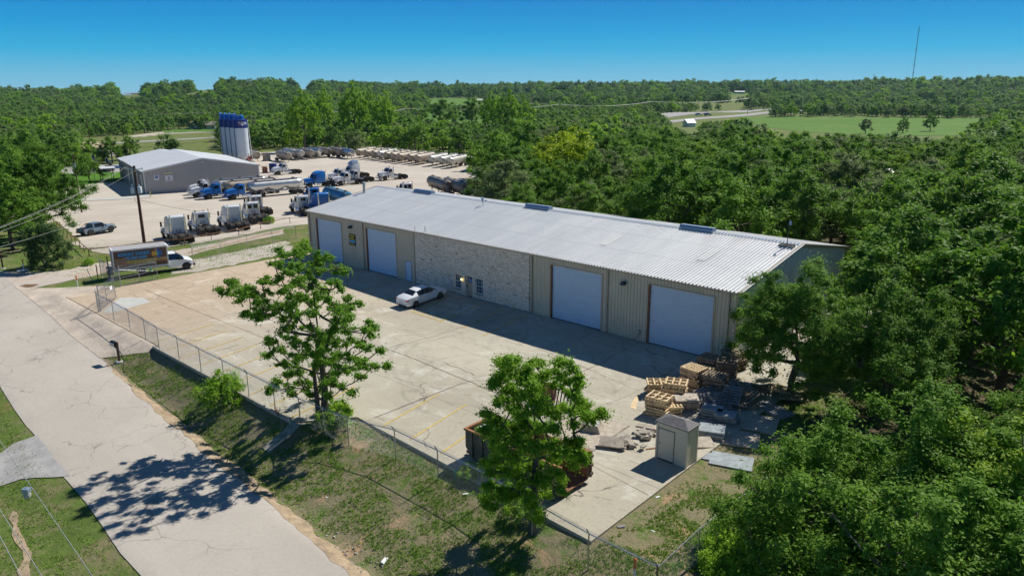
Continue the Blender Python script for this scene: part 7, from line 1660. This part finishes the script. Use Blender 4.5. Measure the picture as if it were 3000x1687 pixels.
for (x, w, z, h, m) in ((1.9, 1.0, 2.9, 1.1, 'sign_white'), (4.1, 1.5, 2.6, 1.8, 'sign_white')):
    mb = MB(); mb.box(x, x+w, -.12, -.07, z, z+h); s = mb.build('wall_sign', m, e)
    if w < 1.2: mb = MB(); mb.lathe([(.20, 0), (.33, 0)], 18, axis='y', o=(x+w/2, -.13, z+h*.62), caps=False); mb.lathe([(.01, 0), (.16, 0)], 14, axis='y', o=(x+w/2, -.13, z+h*.62), caps=False); mb.build('emblem', 'sign_blue', s, norm=False)
    else:
        mb = MB(); mb.box(x+.05, x+w-.05, -.13, -.12, z+h-.30, z+h-.08); mb.build('sign_band', 'sign_yellow', s); mb = MB(); mb.box(x+.05, x+w-.05, -.13, -.12, z+h-.52, z+h-.36); mb.build('sign_band', 'sign_navy', s)
        mb = MB(); cx = x+w/2; mb.bar((cx, -.13, z+.75), (cx-.25, -.13, z+.1), .08, .02, up=(0, 1, 0)); mb.bar((cx, -.13, z+.75), (cx+.25, -.13, z+.1), .08, .02, up=(0, 1, 0)); mb.bar((cx-.3, -.13, z+1.0), (cx, -.13, z+.8), .07, .02, up=(0, 1, 0)); mb.bar((cx+.3, -.13, z+1.0), (cx, -.13, z+.8), .07, .02, up=(0, 1, 0)); mb.build('sign_symbol', 'sign_navy', s)
mb = MB(); mb.box(Wd/2-.15, Wd/2+.15, -.3, -.05, eh+rs_-1.0, eh+rs_-.75); mb.build('wall_light', 'white_trim', e)
# lower wing behind, with its canopy
e2 = empty('warehouse_wing', (F_.x+nv.x*(Ln+.31), F_.y+nv.y*(Ln+.31), wz), wa, 'far wing of the warehouse with a slightly lower white roof and posted canopy', 'building'); W2, L2_ = Wd*.86, Ln*.35
mb = MB(); siding(mb, 0, W2, -1.0, 0, 'x', 0, -1, rib=.6, d=.05, slope=lambda x: eh-.3+rs_*.86*(1-abs(x-W2/2)/(W2/2))-.05); siding(mb, 0, L2_, -1, eh-.3, 'y', 0, -1, rib=.6, d=.05); siding(mb, 0, L2_, -1, eh-.3, 'y', W2, 1, rib=.6, d=.05); mb.build('wall', 'siding_grey', e2)
wroof('roof', 0, W2, .0, L2_, eh-.3, eh-.3+rs_*.86, e2)
mb = MB(); mb.box(-5.2, -.35, L2_*.1, L2_*.1+6.0, 2.9, 3.05); cn = mb.build('canopy', 'roof_metal', e2); mb = MB()
for x, y in ((-5.0, L2_*.1+.2), (-5.0, L2_*.1+5.8), (-2.6, L2_*.1+.2)): mb.box(x-.08, x+.08, y-.08, y+.08, -1, 2.9)
mb.build('canopy_posts', 'steel_dark', cn)
# bollard
p = tg(441, 577); mb = MB(); mb.cyl((0, 0, -.1), (0, 0, 1.1), .10, n=12); mb.lathe([(.10, 0), (.06, .06), (.01, .08)], 12, o=(0, 0, 1.1)); tag(mb.build('bollard', 'paint_yellow', loc=p, smooth=True), 'yellow bollard at the near corner of the warehouse', 'bollard')
# silos
sp = tg(714, 478); sd = camdir(-.60, .80)
def silo(k, label):
    e = empty('silo', (sp.x+sd.x*4.9*k, sp.y+sd.y*4.9*k, 0), math.atan2(-sd.x, sd.y), label, 'silo', 'four blue-topped silos'); e.location.z = Z(e.location.x, e.location.y)
    S = HS/13.5; r = 2.15; mb = MB(); mb.lathe([(.5, .9), (r, 2.2), (r, 11.0), (r, 11.0)], 36, caps=False); mb.v = [(x, y, z*S) for x, y, z in mb.v]; mb.build('drum', 'silo_white', e, smooth=True)
    mb = MB(); mb.lathe([(r+.03, 10.6), (r+.03, 13.0), (r-.2, 13.1), (.01, 13.3)], 36, caps=False); mb.v = [(x, y, z*S) for x, y, z in mb.v]; mb.build('blue_band', 'paint_blue_dk', e, smooth=True)
    mb = MB()
    for a in range(4): q = a*math.pi/2+.6; mb.bar((r*math.cos(q), r*math.sin(q), -.3), (r*math.cos(q), r*math.sin(q), 3.0*S), .22)
    mb.build('leg', 'white_trim', e)
    mb = MB(); mb.bar((-r-.12, -.9, 0), (-r-.12, -.9, 12.8*S), .16); mb.build('riser_pipe', 'paint_blue_dk', e)
    mb = MB(); mb.prism([(-1.8, 13.1*S), (1.6, 13.1*S), (1.5, 13.4*S), (-1.2, 14.6*S), (-1.8, 14.6*S)], -.35, .35); mb.cyl((-1.9, -.3, 14.5*S), (-1.4, .3, 14.7*S), .38, n=10); mb.lathe([(.8, 13.2*S), (.7, 14.2*S), (.3, 14.5*S)], 14, o=(.5, 0, 0)); mb.build('dust_collector', 'paint_blue', e)
    return e
HS = up_to(sp, 346.5); print('SILO', HS)
sl = [silo(k, lab) for k, lab in enumerate(('nearest of four tall white silos, its blue band carrying the logo', 'second nearest of four tall white silos with blue bands', 'third nearest of four tall white silos with blue bands', 'farthest and leftmost of four tall white silos with blue bands'))]
e = sl[0]; S = HS/13.5; vd = Vector((CAM[0]-sp.x, CAM[1]-sp.y)).normalized(); ca_ = math.atan2(vd.y, vd.x)-e.rotation_euler.z
ca_ += .18
def onsilo(s, size, mat, da, z, sx=1): a = ca_+da; return text(s, size, mat, e, (2.22*math.cos(a), 2.22*math.sin(a), z*S), (math.pi/2, 0, a+math.pi/2), sx=sx, bold=.03)
onsilo('X', .95, 'sign_white', .12, 12.0, 1.1); onsilo('C', .95, 'sign_white', .36, 12.0); onsilo('E', .95, 'sign_white', .58, 12.0); onsilo('L', .95, 'sign_white', .80, 12.0)
mb = MB()
for da, z0, z1, m in ((-.38, 12.5, 11.3, 1),):
    pts = [(2.24*math.cos(ca_+a), 2.24*math.sin(ca_+a), (z0+(z1-z0)*t)*S) for t, a in [(t, -.42+.62*t) for t in np.linspace(0, 1, 8)]]; mb.tube(pts, .09, 5, 0)
pts = [(2.24*math.cos(ca_-.12+.28*math.cos(a)), 2.24*math.sin(ca_-.12+.28*math.cos(a)), (11.95+.6*math.sin(a))*S) for a in np.linspace(.6, 4.6, 14)]; mb.tube(pts, .10, 5, 1)
mb.build('logo_swoosh', ['sign_white', 'wrap_rust'], e)
mb = MB(); mb.cyl((2.9, -.2, 0), (2.4, -.2, 12.9*S), .10, n=8); mb.build('fill_pipe', 'white_trim', e)
mb = MB(); c = Vector((.4, 0, 1.3)); mb.lathe([(.35, -.12), (.62, -.12), (.62, .12), (.35, .12)], 20, axis='y', o=(1.2, -2.2, 1.4), caps=False); mb.build('hose_reel', 'sign_red', e)
p = tg(765, 474); e = empty('equipment_cabinet', (0, 0, 0), 0, 'grey equipment cabinet beside the fence right of the silos', 'cabinet'); p = tg(782, 472); e.location = p; mb = MB(); mb.box(-.9, .9, -.9, .9, .3, 2.7); mb.build('case', 'roof_shingle_grey', e, bevel=.05); mb = MB(); mb.box(-1.2, 1.2, -1.2, 1.2, 0, .3); mb.build('base', 'chassis', e)
p = tg(801, 506); e = empty('steel_hopper', p, .3, 'tall blue steel hopper bin with a dark opening behind the warehouse corner', 'hopper'); mb = MB(); mb.lathe([(1.0, 0), (1.05, 2.4), (.98, 2.5), (.02, 2.55)], 24); mb.build('drum', 'paint_blue_dk', e, smooth=True); mb = MB(); mb.box(.1, .85, -1.09, -.8, 1.3, 2.0); mb.build('opening', 'paint_black', e)
for k in range(5): p = tg(776, 507); mb = MB(); mb.box(-.9, .9, -.35, .35, 0, .32); o = mb.build('timber_bundle', 'brown_wood', loc=(p.x+(k % 2)*.3, p.y, p.z+k*.36), bevel=.03); tag(o, 'red-brown timber bundle stacked behind the warehouse corner', 'timber', 'timber stack behind the warehouse')
# flags
def flagpole(u, v, vt, label, kind):
    p = tg(u, v); h = up_to(p, vt); e = empty('flagpole', p, 0, label, 'flagpole'); mb = MB(); mb.cyl((0, 0, 0), (0, 0, h), .07, .04, n=8); mb.build('pole', 'steel_dark' if kind == 'none' else 'galv', e)
    if kind == 'none': return
    fl = empty('flag', (p.x, p.y, p.z+h), math.atan2(rt.y, rt.x)-.2, ('American flag drooping from the left flagpole' if kind == 'us' else 'Texas flag drooping from the right flagpole'), 'flag')
    def quad(a0, a1, b0, b1, mat, name):
        mb = MB(); n = 6
        for i in range(n):
            x0, x1 = a0+(a1-a0)*i/n, a0+(a1-a0)*(i+1)/n; f = lambda x, z: (x*1.5+.1, .10*math.sin(x*7)+.02*(name != 'canton'), -z*1.35-x*1.0-.1)
            mb.add([f(x0, b0), f(x1, b0), f(x1, b1), f(x0, b1)], [(0, 1, 2, 3)])
        mb.build(name, mat, fl, norm=False)
    if kind == 'us':
        for i in range(13): quad(0 if i > 6 else .4, 1, i/13, (i+1)/13, 'flag_red' if i % 2 == 0 else 'sign_white', 'stripe')
        quad(0, .4, 0, 7/13, 'flag_blue', 'canton')
    else: quad(0, .33, 0, 1, 'flag_blue', 'canton'); quad(.33, 1, 0, .5, 'sign_white', 'stripe'); quad(.33, 1, .5, 1, 'flag_red', 'stripe')
flagpole(278.6, 529, 451, 'left flagpole on the lawn carrying the American flag', 'us'); flagpole(317, 523, 461, 'middle flagpole on the lawn carrying the Texas flag', 'tx'); flagpole(328, 528, 470, 'bare dark flagpole on the lawn nearest the canopy', 'none')
# small far buildings
def house(u, v, wpx, h, dep, rise, rz, wall, roof, label, name='house', win=0):
    p = tg(u, v); dist = math.hypot(p.x-CAM[0], p.y-CAM[1]); w = wpx/FOC*dist; d = camdir(math.cos(rz), math.sin(rz)); e = empty(name, p, math.atan2(d.y, d.x), label, 'building')
    mb = MB(); mb.box(-w/2, w/2, 0, dep, -1.5, h); mb.add([(-w/2, 0, h), (-w/2, dep, h), (-w/2, dep/2, h+rise*.96), (w/2, 0, h), (w/2, dep, h), (w/2, dep/2, h+rise*.96)], [(0, 1, 2), (3, 5, 4)]); mb.build('wall', wall, e)
    mb = MB(); o = w*.03+.2
    for y0 in (-o, dep+o): mb.add([(-w/2-o, y0, h-.1), (w/2+o, y0, h-.1), (w/2+o, dep/2, h+rise), (-w/2-o, dep/2, h+rise), (-w/2-o, y0, h+.1), (w/2+o, y0, h+.1), (w/2+o, dep/2, h+rise+.2), (-w/2-o, dep/2, h+rise+.2)], [(3, 2, 1, 0), (4, 5, 6, 7), (0, 1, 5, 4), (1, 2, 6, 5), (0, 4, 7, 3)])
    mb.build('roof', roof, e)
    for k in range(win): x = -w/2+w*(k+.5)/win; mb = MB(); mb.box(x-.7, x+.7, -.08, .0, 1.0, 2.2); wn_ = mb.build('window', 'glass_dark', e); mb = MB(); mb.box(x-.9, x+.9, -.7, -.09, 2.2, 2.35); mb.build('awning', 'sign_white', wn_)
    return e
house(592, 379, 70, 3.0, 9, 2.6, .1, 'house_white', 'roof_shingle_grey', 'white house with grey roof and awnings across the meadow', win=4)
house(278, 462, 60, 3.2, 9, 1.8, .2, 'siding_grey', 'cream_roof', 'grey shed with a cream roof behind the flagpoles')
house(598, 256, 46, 6, 18, 3, .2, 'house_white', 'white_trim', 'white barn on top of the left hill', 'barn'); house(385, 276, 34, 4, 12, 4, -.1, 'roof_red', 'roof_red', 'red barn on the skyline', 'barn'); house(365, 277, 30, 3, 10, 2, -.1, 'house_white', 'white_trim', 'white roofed shed beside the red skyline barn', 'barn')
house(890, 258, 22, 4, 10, 2, 0, 'brown_box', 'wrap_orange', 'small far house with an orange roof on the hill'); house(1408, 301, 28, 4, 12, 2, 0, 'house_white', 'white_trim', 'white shed at the far green pasture', 'barn'); house(1492, 299, 74, 3.5, 14, 1.5, 0, 'house_white', 'white_trim', 'long white shed behind the tall pasture trees', 'barn')  # hill house: brown walls, orange roof
house(2168, 275, 26, 4, 14, 2, 0, 'siding_grey', 'white_trim', 'pale barn on the far green slope', 'barn'); house(2785, 262, 34, 4, 14, 2, 0, 'wrap_pale', 'white_trim', 'pale building on the right skyline'); house(2960, 278, 10, 9, 9, 1, 0, 'sign_white', 'white_trim', 'narrow white tower block near the right skyline')
house(2026, 372, 24, 3, 8, 2.5, .3, 'house_white', 'ridge_blue', 'white house in the trees near the highway'); house(2595, 560, 100, 3, 8.5, 1.4, .05, 'house_white', 'white_trim', 'white roofed house half hidden in the dense wood')
house(150, 262, 18, 4, 12, 2, 0, 'house_white', 'white_trim', 'tiny white building on the left skyline')
p = tg(1008, 356); mb = MB(); mb.box(-2.6, 2.6, 0, 5, 0, .1); mb.prism([(-2.7, 2.2), (2.7, 2.2), (2.5, 3.6), (-2.5, 3.6)], 0, 4); e = empty('pool_cover', p, math.atan2(rt.y, rt.x), 'blue tarpaulin showing through the trees beyond the trailer yard', 'tarpaulin'); mb.build('tarpaulin', 'blue_tarp', e)
# masts
def mast(u, vb, vt, d, label, r, guy=True):
    dv = D(u, vb); t = d/math.hypot(dv[0], dv[1]); x, y = (CAM+dv*t)[:2]; z = Z(x, y); lo = 0; hi = 600
    for _ in range(50):
        m = (lo+hi)/2
        if px((x, y, z+m))[1] > vt: lo = m
        else: hi = m
    e = empty('radio_mast', (x, y, z), 0, label, 'radio mast'); mb = MB(); n = 30
    for k in range(3):
        a = k*2.094; mb.bar((r*math.cos(a), r*math.sin(a), 0), (r*math.cos(a), r*math.sin(a), lo), .35)
    for k in range(n):
        for j in range(3): a, b = j*2.094, (j+1)*2.094; mb.bar((r*math.cos(a), r*math.sin(a), lo*k/n), (r*math.cos(b), r*math.sin(b), lo*(k+1)/n), .22)
    mb.build('lattice', 'steel_dark', e)
    if guy:
        for f in (.37, .24, .62): mb = MB(); mb.cyl((0, 0, lo*f), (0, 0, lo*f+2.5), r*2.4, n=10); mb.build('antenna_drum', 'siding_grey', e)
        mb = MB()
        for k in range(3):
            a = k*2.094+.5
            for f in (.5, .95): mb.cyl((0, 0, lo*f), (lo*.5*math.cos(a), lo*.5*math.sin(a), 0), .04, n=3)
        mb.build('guy_wire', 'wire_dark', e)
    return e
mast(2669, 264, 78, 2450, 'tall guyed radio mast on the right skyline', 1.0); mast(2556, 262, 217, 2500, 'small thin mast left of the tall radio mast', .5, False); mast(33, 268, 246, 2500, 'faint thin mast on the left skyline', .35, False); mast(143, 268, 250, 2500, 'second faint mast on the left skyline', .35, False)

# air between the camera and the far hills
bm = bmesh.new(); x0, x1, y0, y1, z0, z1 = GX[0]-60, GX[-1]+60, GY[0]-60, GY[-1]+60, float(ZZ.min())-1, 262
mb = MB(); mb.box(x0, x1, y0, y1, z0, z1); hz = mb.build('haze', 'car_white'); hz.data.materials.clear(); m = bpy.data.materials.new('haze_air'); m.use_nodes = True; nt = m.node_tree
for n_ in list(nt.nodes):
    if n_.type != 'OUTPUT_MATERIAL': nt.nodes.remove(n_)
pv = nt.nodes.new('ShaderNodeVolumePrincipled'); pv.inputs['Density'].default_value = .00004; pv.inputs['Color'].default_value = (.45, .72, 1, 1); pv.inputs['Anisotropy'].default_value = .2
nt.links.new(pv.outputs[0], [n_ for n_ in nt.nodes if n_.type == 'OUTPUT_MATERIAL'][0].inputs['Volume']); hz.data.materials.append(m); tag(hz, 'thin blue summer haze over the far woodland', 'haze', kind='stuff')
